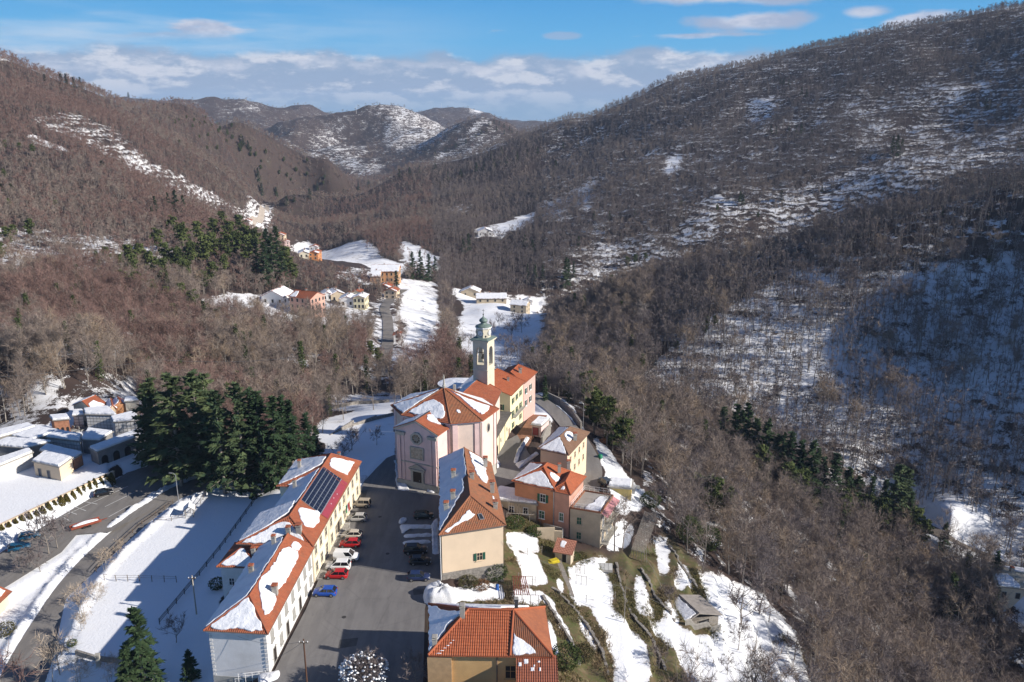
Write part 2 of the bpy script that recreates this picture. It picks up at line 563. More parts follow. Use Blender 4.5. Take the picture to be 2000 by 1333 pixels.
# right spur, whose near side lies in thin light
for p in [(1300, 765, 298), (1250, 740, 303), (1420, 795, 288), (1500, 850, 284), (1700, 935, 274), (1850, 1010, 262), (1990, 1090, 240), (1800, 1010, 265), (2150, 1150, 230), (1250, 640, 356), (1400, 640, 338), (1550, 680, 331), (1700, 720, 324),
          (1850, 780, 314), (2000, 820, 310), (2200, 860, 300), (1350, 560, 391), (1550, 540, 384), (1750, 530, 384), (1900, 520, 387), (2150, 520, 391), (1150, 620, 398)]:
    G(*p)
for p in [(1090, 575, 454), (1250, 522, 440), (1400, 490, 433), (1480, 468, 433), (1620, 425, 433), (1750, 385, 440), (1880, 352, 447), (2000, 325, 461), (2200, 280, 468)]:
    crest(*p, 62, 1.17)
# big right hill
for p in [(1100, 530, 640), (1000, 500, 700), (950, 455, 780), (1180, 480, 700), (1400, 430, 720), (1600, 400, 740), (1750, 352, 760), (1300, 380, 820), (1500, 330, 850), (1700, 280, 880), (1850, 250, 900), (2000, 230, 880), (2200, 200, 850), (1150, 350, 950),
          (1050, 400, 900), (900, 430, 850), (800, 460, 800), (720, 455, 860), (650, 440, 960), (600, 430, 1040), (1100, 300, 1150), (1300, 230, 1150), (1500, 180, 1120), (1700, 130, 1100), (1900, 90, 1080), (820, 400, 1050), (950, 350, 1150), (1850, 310, 790), (1720, 330, 800)]:
    G(*p)
for p in [(540, 436, 1130), (640, 388, 1200), (760, 348, 1300), (900, 312, 1380), (1050, 263, 1450), (1180, 216, 1450), (1300, 160, 1430), (1420, 122, 1400), (1530, 94, 1380), (1650, 66, 1340), (1750, 44, 1320), (1880, 18, 1300), (2000, 6, 1280), (2250, -30, 1250)]:
    crest(*p, 70, 1.16)
# far hills
for p in [(700, 335, 2050), (640, 300, 2250), (560, 262, 2500), (760, 290, 2250), (850, 280, 2250), (900, 255, 2450), (1000, 292, 1850), (880, 310, 1900), (800, 250, 2500), (420, 235, 3000), (330, 215, 3000), (520, 235, 3000), (600, 245, 2900)]:
    G(*p)
for p in [(620, 236, 2750), (700, 222, 2750), (740, 213, 2750), (785, 203, 2700), (820, 212, 2680), (850, 232, 2620)]:
    crest(*p, 70, 1.1)
for p in [(925, 240, 2150), (960, 234, 2150), (1000, 252, 2100), (1040, 268, 1950)]:
    crest(*p, 60, 1.1)
for p in [(280, 202, 3600), (340, 200, 3600), (400, 196, 3500), (430, 191, 3500), (480, 190, 3500), (520, 205, 3500), (580, 201, 3550), (620, 212, 3550), (680, 222, 3500)]:
    crest(*p, 110, 1.15)
for p in [(780, 217, 4400), (850, 210, 4400), (915, 212, 4400), (960, 224, 4400), (1000, 236, 4300), (1060, 241, 4400)]:
    crest(*p, 120, 1.15)
for p in [(100, 206, 6500), (300, 197, 6500), (420, 205, 6500), (700, 224, 6500), (900, 230, 6500), (1080, 243, 6500), (1140, 236, 6300), (1180, 234, 6300), (1300, 236, 6300), (1700, 230, 6300)]:
    crest(*p, 200, 1.2)
for a in np.linspace(-0.75, 0.75, 9):
    CTRL.append((a, math.log(9500), -120.0)); CTRL.append((a, math.log(12500), -160.0)); CTRL.append((a, math.log(32), -4.0))

# unseen mountainside added right of the picture, shaped to shade the lower spur
for p in [(270, 260, 44), (300, 240, 70), (350, 232, 90), (400, 260, 108), (380, 340, 98), (310, 330, 74), (330, 175, 22), (390, 150, 12), (300, 110, -42), (450, 210, 95), (520, 320, 165), (230, 190, -52), (260, 215, -8), (420, 90, -10)]:
    Wp(*p)
C = np.array(CTRL)


def tps(r2):
    return 0.5 * r2 * np.log(np.maximum(r2, 1e-12))


_n = len(C)
_D = (C[:, None, 0] - C[None, :, 0]) ** 2 + (C[:, None, 1] - C[None, :, 1]) ** 2
_K = tps(_D) + np.eye(_n) * 4e-5
_Pm = np.c_[np.ones(_n), C[:, :2]]
_A = np.block([[_K, _Pm], [_Pm.T, np.zeros((3, 3))]])
_scale = np.exp(C[:, 1])
# interpolate height over log-polar ground; heights compressed with distance so that far relief does not ring near the village
_zc = C[:, 2] / _scale * 100.0
_sol = np.linalg.solve(_A, np.r_[_zc, 0, 0, 0])

NA, NR = 800, 760
AZ = np.linspace(-0.95, 1.05, NA)
LR = np.r_[np.linspace(math.log(35), math.log(62), 40, endpoint=False), np.linspace(math.log(62), math.log(1700), 560, endpoint=False), np.linspace(math.log(1700), math.log(12000), 160)]
RR = np.exp(LR)
AZg, LRg = np.meshgrid(AZ, LR, indexing='ij')
Zt = np.zeros(AZg.shape)
for i in range(NA):
    d2 = (AZ[i] - C[:, 0]) ** 2 + (LR[:, None] - C[None, :, 1]) ** 2
    Zt[i] = (tps(d2) @ _sol[:_n] + _sol[_n] + _sol[_n + 1] * AZ[i] + _sol[_n + 2] * LR)
Zt = Zt * np.exp(LRg) / 100.0
Xt = np.sin(AZg) * np.exp(LRg)
Yt = np.cos(AZg) * np.exp(LRg)
Rg = np.exp(LRg)
# gullies and spurs on the hills
wgt = np.clip((Rg - 260) / 500, 0, 1)
rid = fbm(Xt / 260 + 5, Yt / 260, 3, 4)
Zt += wgt * (np.abs(rid) * -26 + 4) * np.clip(Rg / 900, 0.3, 1.3)
Zt += np.clip((Rg - 150) / 300, 0, 1) * fbm(Xt / 40, Yt / 40, 9, 3) * 3.2
Zt += np.clip((Rg - 1500) / 1000, 0, 1) * (0.16 - np.abs(fbm(Xt / 480, Yt / 480, 21, 5))) * 105
Zt += fbm(Xt / 7.0, Yt / 7.0, 31, 3) * 0.22 * np.clip((Rg - 60) / 100, 0.4, 1)


def _ij(x, y):
    a = np.arctan2(x, y); l = np.log(np.maximum(np.hypot(x, y), 35.5))
    fi = np.clip((a - AZ[0]) / (AZ[1] - AZ[0]), 0, NA - 1.001)
    fj = np.clip(np.interp(l, LR, np.arange(NR)), 0, NR - 1.001)
    return fi, fj


def ground(x, y, arr=None):
    arr = Zt if arr is None else arr
    x = np.asarray(x, float); y = np.asarray(y, float)
    fi, fj = _ij(x, y)
    i = fi.astype(int); j = fj.astype(int)
    a = fi - i; b = fj - j
    r = (arr[i, j] * (1 - a) + arr[i + 1, j] * a) * (1 - b) + (arr[i, j + 1] * (1 - a) + arr[i + 1, j + 1] * a) * b
    return float(r) if r.ndim == 0 else r


def hit(u, v, lift=0.0):
    """where the sight line of a photo point meets the terrain"""
    r = ray(u, v); h = math.hypot(r[0], r[1]); sl = r[2] / h
    a = math.atan2(r[0], r[1])
    fi = min(max((a - AZ[0]) / (AZ[1] - AZ[0]), 0), NA - 1.001)
    i = int(fi); f = fi - i
    zz = Zt[i] * (1 - f) + Zt[i + 1] * f + lift
    g = (CAMH + sl * RR) - zz
    k = np.where(g <= 0)[0]
    if len(k) == 0:
        k0 = int(np.argmin(g)); rr = RR[k0]
    else:
        k0 = max(1, k[0])
        t = g[k0 - 1] / max(1e-9, (g[k0 - 1] - g[k0]))
        rr = RR[k0 - 1] + t * (RR[k0] - RR[k0 - 1])
    x, y = math.sin(a) * rr, math.cos(a) * rr
    return Vector((x, y, ground(x, y)))


def inpoly(poly, x, y):
    x = np.asarray(x); y = np.asarray(y)
    ins = np.zeros(x.shape, bool)
    n = len(poly)
    for k in range(n):
        x1, y1 = poly[k][0], poly[k][1]; x2, y2 = poly[(k + 1) % n][0], poly[(k + 1) % n][1]
        if y1 == y2: continue
        c = ((y1 > y) != (y2 > y)) & (x < (x2 - x1) * (y - y1) / (y2 - y1) + x1)
        ins ^= c
    return ins


def segdist(line, x, y):
    """distance to a polyline and the interpolated third coordinate"""
    best = np.full(np.shape(x), 1e9); zz = np.zeros(np.shape(x))
    for p, q in zip(line, line[1:]):
        dx, dy = q[0] - p[0], q[1] - p[1]
        L = dx * dx + dy * dy
        t = np.clip(((x - p[0]) * dx + (y - p[1]) * dy) / L, 0, 1)
        d = np.hypot(x - p[0] - t * dx, y - p[1] - t * dy)
        z = p[2] + t * (q[2] - p[2])
        m = d < best
        best = np.where(m, d, best); zz = np.where(m, z, zz)
    return best, zz


def smoothline(pts, step=2.0):
    """Catmull-Rom through points, then even steps"""
    P = [Vector(p) for p in pts]
    P = [P[0] * 2 - P[1]] + P + [P[-1] * 2 - P[-2]]
    out = []
    for k in range(1, len(P) - 2):
        a, b, c, d = P[k - 1], P[k], P[k + 1], P[k + 2]
        n = max(2, int((c - b).length / step))
        for s in range(n):
            t = s / n
            out.append(0.5 * ((2 * b) + (c - a) * t + (2 * a - 5 * b + 4 * c - d) * t * t + (3 * b - a - 3 * c + d) * t ** 3))
    out.append(P[-2])
    return out


def pxline(pts):
    return [at(u, v, z) for (u, v, z) in pts]


# carved surfaces: roads, plaza, terraces
ROAD = smoothline(pxline([(-10, 1420, -7.2), (35, 1345, -6.8), (70, 1275, -6.4), (105, 1215, -6.1), (150, 1145, -5.8), (205, 1082, -5.4), (262, 1030, -5.1), (312, 990, -4.8), (352, 962, -4.4), (420, 935, -4.0)]), 2.0)
LANE = smoothline([(-3.2, 163, -1.2), (-0.5, 172, -1.3), (2.6, 184, -1.6), (5.5, 196, -2.4), (7.5, 207, -3.6)], 2.0)
BACKROAD = smoothline(pxline([(1040, 772, -4.0), (1080, 800, -4.1), (1112, 835, -4.4), (1140, 872, -5.0), (1158, 915, -5.8), (1152, 955, -6.3), (1142, 985, -6.5)]), 2.0)
PLAZA = [at(u, v, 0) for u, v in [(520, 1345), (560, 1262), (598, 1190), (640, 1090), (688, 985), (712, 940), (735, 915), (755, 895), (772, 888), (780, 950), (856, 965), (900, 960), (872, 1000), (862, 1135), (835, 1165), (830, 1190), (826, 1345)]] + [Vector((-13, 70, 0)), Vector((-36, 70, 0))]
SQUARE = [at(u, v, -1.2) for u, v in [(945, 905), (975, 868), (1010, 850), (1045, 905), (1058, 925), (1005, 942), (960, 960)]]
LOT = [at(u, v, -4.8) for u, v in [(-40, 1105), (225, 945), (232, 885), (300, 905), (420, 925), (405, 965), (330, 975), (290, 1000), (215, 1040), (150, 1045), (120, 1080), (-40, 1180)]]


def flatten(poly_or_line, z, width, blend, under=0.16, line=False):
    global Zt
    if line:
        d, zz = segdist(poly_or_line, Xt, Yt)
        d = d - width
    else:
        ins = inpoly(poly_or_line, Xt, Yt)
        d, _ = segdist(list(poly_or_line) + [poly_or_line[0]], Xt, Yt)
        d = np.where(ins, -d, d) - width
        zz = z
    f = np.clip(1 - d / blend, 0, 1)
    f = f * f * (3 - 2 * f)
    tgt = zz - np.where(d < 0.6, under, 0.0)
    Zt = Zt * (1 - f) + tgt * f


flatten(PLAZA, 0.0, 0.5, 3.0)
flatten(SQUARE, -1.2, 0.3, 2.5)
flatten(LOT, -4.8, 0.3, 4.0)
flatten(ROAD, 0, 3.7, 3.0, line=True)
flatten(LANE, 0, 2.6, 2.0, line=True)
flatten(BACKROAD, 0, 2.4, 2.5, line=True)
CEM = [at(u, v, -3.0) for u, v in [(-80, 868), (0, 850), (70, 828), (92, 832), (135, 805), (140, 790), (200, 783), (285, 783), (292, 885), (228, 905), (0, 1040), (-80, 1080)]]
flatten(CEM, -3.0, 0, 4.0, 0.0)
YARD = [at(u, v, -3.0) for u, v in [(-60, 1080), (0, 1035), (215, 935), (210, 900), (60, 880), (-60, 900)]]
flatten(YARD, -2.6, -0.5, 0.7, 0.0)
FIELD = [at(u, v, -4.2) for u, v in [(150, 1290), (175, 1150), (240, 1090), (330, 1010), (375, 975), (500, 965), (420, 1075), (330, 1190), (270, 1290)]]
flatten(FIELD, -4.2, 0, 5.0, 0.0)

# ------------------------------------------------------------------ ground cover masks (painted on the real ground, metre coordinates)
snow = np.zeros(Zt.shape)
grass = np.zeros(Zt.shape)
bare = np.zeros(Zt.shape)          # places kept free of trees
jx = Xt + fbm(Xt / 9, Yt / 9, 41, 3) * np.clip(Rg * 0.012, 0.5, 30)
jy = Yt + fbm(Xt / 9, Yt / 9, 43, 3) * np.clip(Rg * 0.012, 0.5, 30)


def px2w(pts):
    return [hit(u, v) for u, v in pts]


def paint(arr, pts, val, world=False, mode='max', far=0.0):
    poly = pts if world else px2w(pts)
    m = inpoly(poly, jx, jy)
    if mode == 'max':
        arr[m] = np.maximum(arr[m], val)
    else:
        arr[m] = val


near = Rg < 260
# general cover by region: left hill dry and sunny, right hill with thin snow under the trees
side = np.degrees(AZg)
snow[:] = 0.16
snow[(Rg > 240) & (side > 2)] = 0.385
snow[(Rg > 1700)] = 0.33
left_m = (Rg > 230) & (side < -4) & (Rg < 1700)
snow[left_m] = 0.22
# left hillside
for pts, v in [([(50, 228), (150, 222), (240, 262), (300, 318), (400, 368), (470, 408), (430, 420), (350, 382), (250, 332), (150, 275)], .47),
               ([(45, 262), (75, 266), (132, 290), (125, 298), (85, 286)], .95), ([(-20, 105), (10, 100), (35, 118), (0, 125)], .9),
               ([(-30, 445), (150, 455), (340, 470), (330, 520), (150, 530), (-30, 560)], .52), ([(-30, 610), (120, 640), (270, 648), (262, 690), (120, 700), (-30, 680)], .60),
               ([(380, 585), (470, 572), (600, 590), (720, 590), (720, 640), (600, 632), (480, 630), (400, 620)], .66), ([(520, 660), (620, 690), (610, 720), (540, 700)], .5),
               ([(380, 360), (460, 400), (540, 440), (470, 430), (400, 390)], .55), ([(230, 300), (330, 330), (300, 345), (240, 330)], .6),
               ([(470, 425), (520, 402), (510, 430)], .46), ([(100, 700), (300, 680), (420, 700), (300, 740)], .36)]:
    paint(snow, pts, v)
# valley floor meadows
for pts, v in [([(560, 482), (680, 512), (770, 545), (790, 520), (700, 488), (600, 468)], .72), ([(600, 465), (700, 470), (790, 520), (720, 510)], .7), ([(775, 545), (850, 550), (864, 640), (850, 710), (820, 730), (790, 700), (785, 620)], .70),
               ([(905, 600), (1030, 600), (1060, 640), (1050, 700), (1030, 750), (990, 770), (940, 765), (897, 720), (882, 660)], .76), ([(880, 560), (1060, 575), (1070, 600), (900, 600)], .72),
               ([(930, 450), (1040, 410), (1050, 430), (985, 462), (930, 470)], .68), ([(760, 690), (800, 690), (830, 740), (790, 740)], .7), ([(680, 520), (760, 535), (720, 560), (650, 540)], .55),
               ([(640, 765), (790, 765), (780, 800), (640, 800)], .62), ([(780, 470), (860, 500), (850, 540), (790, 530)], .8)]:
    paint(snow, pts, v)
# right hill: open, snowy slopes
for pts, v in [([(1455, 190), (1515, 190), (1500, 245), (1462, 240)], .52), ([(1640, 200), (1800, 160), (1990, 95), (2050, 330), (1850, 330), (1700, 330)], .46), ([(1380, 440), (1550, 420), (1700, 380), (1690, 345), (1500, 370), (1350, 400)], .47),
               ([(1230, 742), (1300, 690), (1440, 590), (1560, 525), (1650, 545), (1560, 640), (1500, 760), (1430, 800)], .66), ([(1080, 560), (1300, 500), (1480, 452), (1750, 368), (2020, 305), (2020, 255), (1750, 305), (1450, 400), (1100, 520)], .50), ([(1100, 480), (1250, 470), (1200, 520)], .5), ([(860, 410), (930, 395), (910, 420)], .55),
               ([(1560, 560), (2050, 480), (2100, 1000), (1900, 1040), (1500, 850)], .63), ([(1480, 520), (2100, 430), (2150, 1050), (1880, 1080), (1400, 830)], .45), ([(1150, 330), (1450, 200), (2050, 120), (2050, 330), (1750, 380), (1400, 480), (1150, 560)], .42), ([(1300, 310), (1330, 310), (1325, 340), (1305, 335)], .8), ([(1100, 380), (1160, 350), (1150, 420)], .6), ([(1040, 400), (1120, 380), (1100, 440)], .55)]:
    paint(snow, pts, v)
scr = inpoly(px2w([(1230, 742), (1300, 690), (1440, 590), (1560, 525), (1650, 545), (1560, 640), (1500, 760), (1430, 800)]), jx, jy)
snow[scr] += .20 * np.sin(Zt[scr] * 2 * np.pi / 4.2 + fbm(Xt[scr] / 25, Yt[scr] / 25, 93, 2) * 3)
# far hills
for pts, v in [([(505, 270), (620, 240), (700, 235), (660, 262), (720, 285), (690, 330), (560, 285)], .45), ([(740, 270), (900, 235), (890, 250), (830, 290), (760, 290)], .48), ([(700, 215), (785, 203), (830, 212), (800, 235)], .5), ([(900, 250), (955, 235), (965, 248), (910, 268)], .52),
               ([(840, 305), (1000, 265), (990, 285), (870, 318)], .46), ([(915, 212), (945, 214), (930, 222)], .9), ([(400, 215), (520, 200), (500, 220)], .5), ([(640, 300), (760, 320), (720, 345)], .5)]:
    paint(snow, pts, v)
# village: fields, gardens, terraces
for pts in [[(-80, 1420), (-80, 1150), (0, 1045), (150, 1045), (300, 965), (390, 955), (560, 960), (620, 890), (770, 830), (775, 960), (640, 960), (560, 1050), (440, 1180), (410, 1420)]]:
    snow[inpoly(px2w(pts), jx, jy)] = 1.0
snow[inpoly(CEM, Xt, Yt)] = 1.0
bare[inpoly(CEM, Xt, Yt)] = 1.0
snow[inpoly(YARD, Xt, Yt)] = 1.0
paint(snow, [(-40, 1100), (0, 1030), (225, 930), (240, 870), (300, 890), (310, 970), (150, 1065)], 1.0)
GARD = px2w([(985, 1010), (1060, 1010), (1110, 1075), (1200, 1090), (1290, 1040), (1400, 1130), (1560, 1260), (1600, 1340), (1600, 1420), (840, 1420), (835, 1180), (985, 1140)])
gm = inpoly(GARD, jx, jy)
snow[gm] = 0.0
gw = np.where(gm, 1.0, 0.0)
for k in range(6): gw[1:-1, 1:-1] = (gw[1:-1, 1:-1] * 2 + gw[:-2, 1:-1] + gw[2:, 1:-1] + gw[1:-1, :-2] + gw[1:-1, 2:]) / 6
gw *= np.clip((Xt - 8) / 8, 0, 1)
tt = (Zt + fbm(Xt / 14, Yt / 14, 77, 2) * .9) / 1.9
fr_ = tt - np.floor(tt)
st_ = np.clip((fr_ - .58) / .34, 0, 1)
Zt += gw * .75 * 1.9 * ((st_ * st_ * (3 - 2 * st_)) - fr_)
grass[gm] = 1.0
bare[gm] = 1.0
GP = [[(988, 1042), (1050, 1042), (1058, 1082), (1000, 1080)], [(1010, 1083), (1055, 1085), (1072, 1140), (1015, 1145)], [(1105, 1105), (1190, 1090), (1200, 1180), (1115, 1180)],
      [(1085, 1125), (1100, 1130), (1112, 1165), (1092, 1158)], [(1145, 1185), (1205, 1190), (1262, 1260), (1285, 1345), (1190, 1345), (1200, 1290), (1175, 1225)], [(1238, 1120), (1260, 1135), (1280, 1200), (1245, 1200)],
      [(1283, 1050), (1300, 1055), (1305, 1120), (1280, 1118)], [(1320, 1082), (1335, 1100), (1355, 1150), (1315, 1150)], [(1292, 1168), (1322, 1180), (1325, 1222), (1300, 1215)], [(1245, 1200), (1300, 1215), (1380, 1240), (1480, 1250), (1560, 1260), (1620, 1400), (1380, 1400), (1340, 1300)],
      [(1352, 1110), (1480, 1160), (1560, 1240), (1480, 1250), (1400, 1240), (1380, 1170)], [(1055, 1150), (1082, 1175), (1085, 1200), (1060, 1180)], [(1062, 1180), (1082, 1185), (1130, 1270), (1120, 1272)], [(1065, 1200), (1085, 1240), (1092, 1275), (1075, 1290)],
      [(1112, 1180), (1130, 1195), (1160, 1245), (1150, 1255), (1125, 1220)], [(1200, 1025), (1240, 1020), (1225, 1075), (1190, 1080)], [(840, 1150), (985, 1140), (985, 1175), (840, 1180)], [(1000, 1150), (1060, 1150), (1050, 1185), (1000, 1185)], [(1190, 965), (1260, 955), (1250, 1000), (1200, 1000)]]
for q in GP:
    snow[inpoly(px2w(q), Xt + (jx - Xt) * .8, Yt + (jy - Yt) * .8)] = 1.0
# old snow keeps to the treads of the terraces
tread = np.clip(1.25 - np.abs(fr_ - .27) * 3.2, 0, 1)
gsl = gm & (Xt > 9)
snow[gsl] = np.maximum(snow[gsl] * (0.62 + .38 * (tread[gsl] > .12)), np.where((tread[gsl] > .75) & (fbm(Xt[gsl] / 7, Yt[gsl] / 7, 91, 3) > .42), .6, 0))
# brown earth streaks on the upper terraces
for q in [[(1300, 1060), (1330, 1085), (1300, 1180), (1285, 1120)], [(1370, 1130), (1395, 1150), (1385, 1170), (1365, 1150)], [(1185, 1090), (1240, 1120), (1245, 1200), (1205, 1190)]]:
    grass[inpoly(px2w(q), jx, jy)] = 0.55
# snow by the roadside on the village's right, and the road down in the right valley
for pts, v in [([(1060, 765), (1110, 790), (1140, 840), (1125, 840), (1080, 790)], .95), ([(1160, 850), (1185, 870), (1245, 960), (1215, 1000), (1190, 960), (1175, 900)], .9), ([(1750, 985), (1800, 990), (1960, 1075), (1985, 1100), (1930, 1090), (1790, 1020)], .98), ([(1760, 1030), (1880, 1080), (1940, 1110), (1890, 1120), (1800, 1080)], .9), ([(1600, 930), (1760, 985), (1750, 1000), (1600, 950)], .85),
               ([(1930, 1120), (2050, 1160), (2050, 1220), (1960, 1180)], .95), ([(1035, 780), (1065, 770), (1075, 820), (1050, 850), (1035, 860), (1010, 900), (998, 890), (1030, 830)], .85)]:
    paint(snow, pts, v)
    paint(bare, pts, 1.0)
paint(snow, [(-80, 770), (120, 735), (285, 735), (285, 790), (130, 795), (0, 850), (-80, 865)], .50)
paint(snow, [(600, 845), (640, 815), (770, 785), (775, 905), (660, 900)], .82)
# under the near wood: leaf litter with thin snow
bare[(Rg < 97) & (Xt < 24)] = 1.0
bare[(Xt > -62) & (Xt < 24) & (Yt < 104) & (Rg < 130)] = 1.0
nw = (Rg < 260) & (side > 10) & ~gm & (snow < 0.5)
snow[nw] = 0.42
# tree-free ground
for pts in [[(-80, 1420), (-80, 1150), (-80, 1000), (-80, 850), (0, 838), (130, 775), (285, 775), (300, 900), (560, 925), (650, 845), (770, 800), (1035, 760), (1060, 770), (1130, 800), (1175, 870), (1240, 960), (1290, 1040), (985, 1140), (835, 1180), (840, 1420)]]:
    bare[inpoly(px2w(pts), Xt, Yt)] = 1.0
for pts in [[(535, 455), (600, 468), (700, 488), (790, 518), (792, 565), (700, 548), (600, 530), (560, 505)], [(480, 445), (490, 400), (535, 398), (530, 440)], [(560, 575), (735, 575), (735, 650), (560, 640)],  [(775, 545), (850, 550), (864, 640), (850, 710), (820, 730), (790, 700), (785, 620)], [(890, 580), (1055, 590), (1075, 650), (1050, 715), (1020, 760), (940, 765), (898, 720), (885, 660)],
            [(880, 560), (1060, 575), (1070, 600), (900, 600)], [(380, 585), (600, 590), (720, 590), (720, 640), (600, 632), (480, 630), (400, 620)], [(930, 450), (1040, 410), (1050, 430), (985, 462), (930, 470)], [(1455, 190), (1515, 190), (1500, 245), (1462, 240)],
            [(45, 262), (75, 266), (132, 290), (125, 298), (85, 286)], [(720, 590), (770, 590), (775, 740), (735, 740)], [(1180, 1000), (1290, 1040), (1330, 1060), (1240, 1100)]]:
    bare[inpoly(px2w(pts), Xt, Yt)] = 1.0
VROAD = smoothline([hit(u, v) for u, v in [(745, 735), (752, 700), (758, 660), (757, 625), (752, 600), (768, 580), (790, 566)]], 4.0)
FROAD = smoothline([hit(u, v) for u, v in [(490, 446), (496, 430), (512, 412), (522, 402)]], 6.0)
RROAD = smoothline([hit(u, v) for u, v in [(1680, 965), (1760, 1005), (1850, 1050), (1930, 1090), (2010, 1125)]], 4.0)
for ln, w in ((VROAD, 3.2), (FROAD, 4), (RROAD, 3.2)):
    if ln is not FROAD: flatten(ln, 0, w, 4.0, line=True)
    d, _ = segdist(ln, Xt, Yt)
    bare[d < w + 1.5] = 1
    snow[d < w + 6] = np.maximum(snow[d < w + 6], .52)
for ln, w in ((ROAD, 4.5), (BACKROAD, 3), (LANE, 3)):
    d, _ = segdist(ln, Xt, Yt)
    bare[d < w + 2] = 1
# heaped snow thrown up along the road on the left
d, _ = segdist(ROAD, Xt, Yt)
bank = np.clip(1 - np.abs(d - 4.6) / 1.3, 0, 1)
Zt += bank * (0.45 + 0.9 * (fbm(Xt / 1.3, Yt / 1.3, 51, 3) + 0.3).clip(0)) * (Rg > 90)
snow[(d < 6.5) & (d > 3.6)] = 1.0
# thaw marks: the plaza side of the white house and the strip under the cedars are bare
rough = np.zeros(Zt.shape)
rough[(d < 6.6) & (d > 3.4)] = 1.0
hole = [(440, 1190), (520, 1010), (560, 960), (528, 1000), (470, 1100), (430, 1180)]
snow[inpoly(px2w(hole), jx, jy)] = 0.25
for k in range(4):
    for a_ in ((snow, grass, bare) if k < 1 else (snow, grass)):
        a_[1:-1, 1:-1] = (a_[1:-1, 1:-1] * 4 + a_[:-2, 1:-1] + a_[2:, 1:-1] + a_[1:-1, :-2] + a_[1:-1, 2:]) / 8

s10 = snow.copy()
for k in range(9): s10[1:-1, 1:-1] = (s10[1:-1, 1:-1] * 2 + s10[:-2, 1:-1] + s10[2:, 1:-1] + s10[1:-1, :-2] + s10[1:-1, 2:]) / 6
gb = np.clip(gw * 1.5, 0, 1)
snow = snow * (1 - gb) + (s10 + .06) * gb
gmat = bpy.data.materials.new('ground')
gmat.use_nodes = True
T = NT(gmat.node_tree)
tc = T.n('ShaderNodeTexCoord'); pos = tc.outputs['Object']
a_s = T.n('ShaderNodeAttribute', attribute_name='snow').outputs['Fac']
a_g = T.n('ShaderNodeAttribute', attribute_name='grass').outputs['Fac']
a_r = T.n('ShaderNodeAttribute', attribute_name='rough').outputs['Fac']
sepp = T.n('ShaderNodeSeparateXYZ', i_0=pos)
n1 = T.noise(pos, 0.045, 5, 0.62)
n2 = T.noise(pos, 0.35, 5, 0.65)
n3 = T.noise(pos, 2.2, 4, 0.65)
warp = T.math('MULTIPLY', T.math('SUBTRACT', n1, 0.5), 22.0)
ter = T.math('SINE', T.math('MULTIPLY', T.math('ADD', sepp.outputs[2], warp), 1.35))
nn = T.math('ADD', T.math('ADD', T.math('MULTIPLY', n1, 0.36), T.math('MULTIPLY', n2, 0.36)), T.math('MULTIPLY', n3, 0.28))
sig = T.math('ADD', T.math('ADD', a_s, T.math('MULTIPLY', T.math('SUBTRACT', nn, 0.5), 1.8)), T.math('MULTIPLY', ter, 0.085))
sfac = T.sstep(sig, 0.47, 0.56)
litter = T.mix(T.sstep(n2, 0.3, 0.7), (0.066, 0.044, 0.037), (0.043, 0.032, 0.028))
litter = T.mix(T.math('MULTIPLY', T.sstep(n1, 0.5, 0.75), 0.5), litter, (0.078, 0.064, 0.040))
straw = T.noise(pos, 0.8, 5, 0.7)
turf = T.mix(T.math('MULTIPLY', T.sstep(straw, 0.50, 0.66), 0.75), T.mix(T.sstep(T.math('ADD', T.math('MULTIPLY', n2, 0.6), T.math('MULTIPLY', n3, 0.4)), 0.38, 0.62), (0.115, 0.080, 0.046), (0.078, 0.092, 0.030)), (0.17, 0.125, 0.075))
dirt = T.mix(a_g, litter, turf)
snowc = T.mix(T.math('MULTIPLY', a_r, T.sstep(n3, 0.5, 0.75)), (0.80, 0.815, 0.84), (0.42, 0.40, 0.38))
thin = T.sstep(sig, 0.50, 0.80)
snowc = T.mix(thin, T.mix(0.5, snowc, (0.47, 0.44, 0.41)), snowc)
col = T.mix(sfac, dirt, snowc)
hgt = T.math('ADD', T.math('MULTIPLY', sfac, 0.6), T.math('ADD', T.math('MULTIPLY', n3, 0.35), T.math('MULTIPLY', n2, 0.5)))
bn = T.n('ShaderNodeBump', i_Strength=0.55, i_Height=hgt)
bn.inputs['Distance'].default_value = 0.35
bs = T.n('ShaderNodeBsdfPrincipled', i_Base_Color=col, i_Roughness=0.8, i_Normal=bn.outputs[0])
bs.inputs['Specular IOR Level'].default_value = 0.2
oo = T.n('ShaderNodeOutputMaterial')
T.t.links.new(bs.outputs[0], oo.inputs[0])

idx = np.arange(NA * NR).reshape(NA, NR)
quads = np.stack([idx[:-1, :-1], idx[1:, :-1], idx[1:, 1:], idx[:-1, 1:]], -1).reshape(-1, 4)
me = bpy.data.meshes.new('terrain')
me.vertices.add(NA * NR)
me.vertices.foreach_set('co', np.stack([Xt, Yt, Zt], -1).astype(np.float32).ravel())
me.loops.add(quads.size)
me.polygons.add(len(quads))
me.loops.foreach_set('vertex_index', quads[:, ::-1].astype(np.int32).ravel())
me.polygons.foreach_set('loop_start', np.arange(0, quads.size, 4, dtype=np.int32))
me.polygons.foreach_set('use_smooth', np.ones(len(quads), bool))
me.update(calc_edges=True)
for nm, arr in (('snow', snow), ('grass', grass), ('rough', rough)):
    at_ = me.attributes.new(nm, 'FLOAT', 'POINT')
    at_.data.foreach_set('value', arr.astype(np.float32).ravel())
me.materials.append(gmat)
terrain = bpy.data.objects.new('terrain', me)
COL.objects.link(terrain)
tag(terrain, 'mountain valley with snowy fields, terraced gardens and brown wooded slopes', None, None, 'structure')


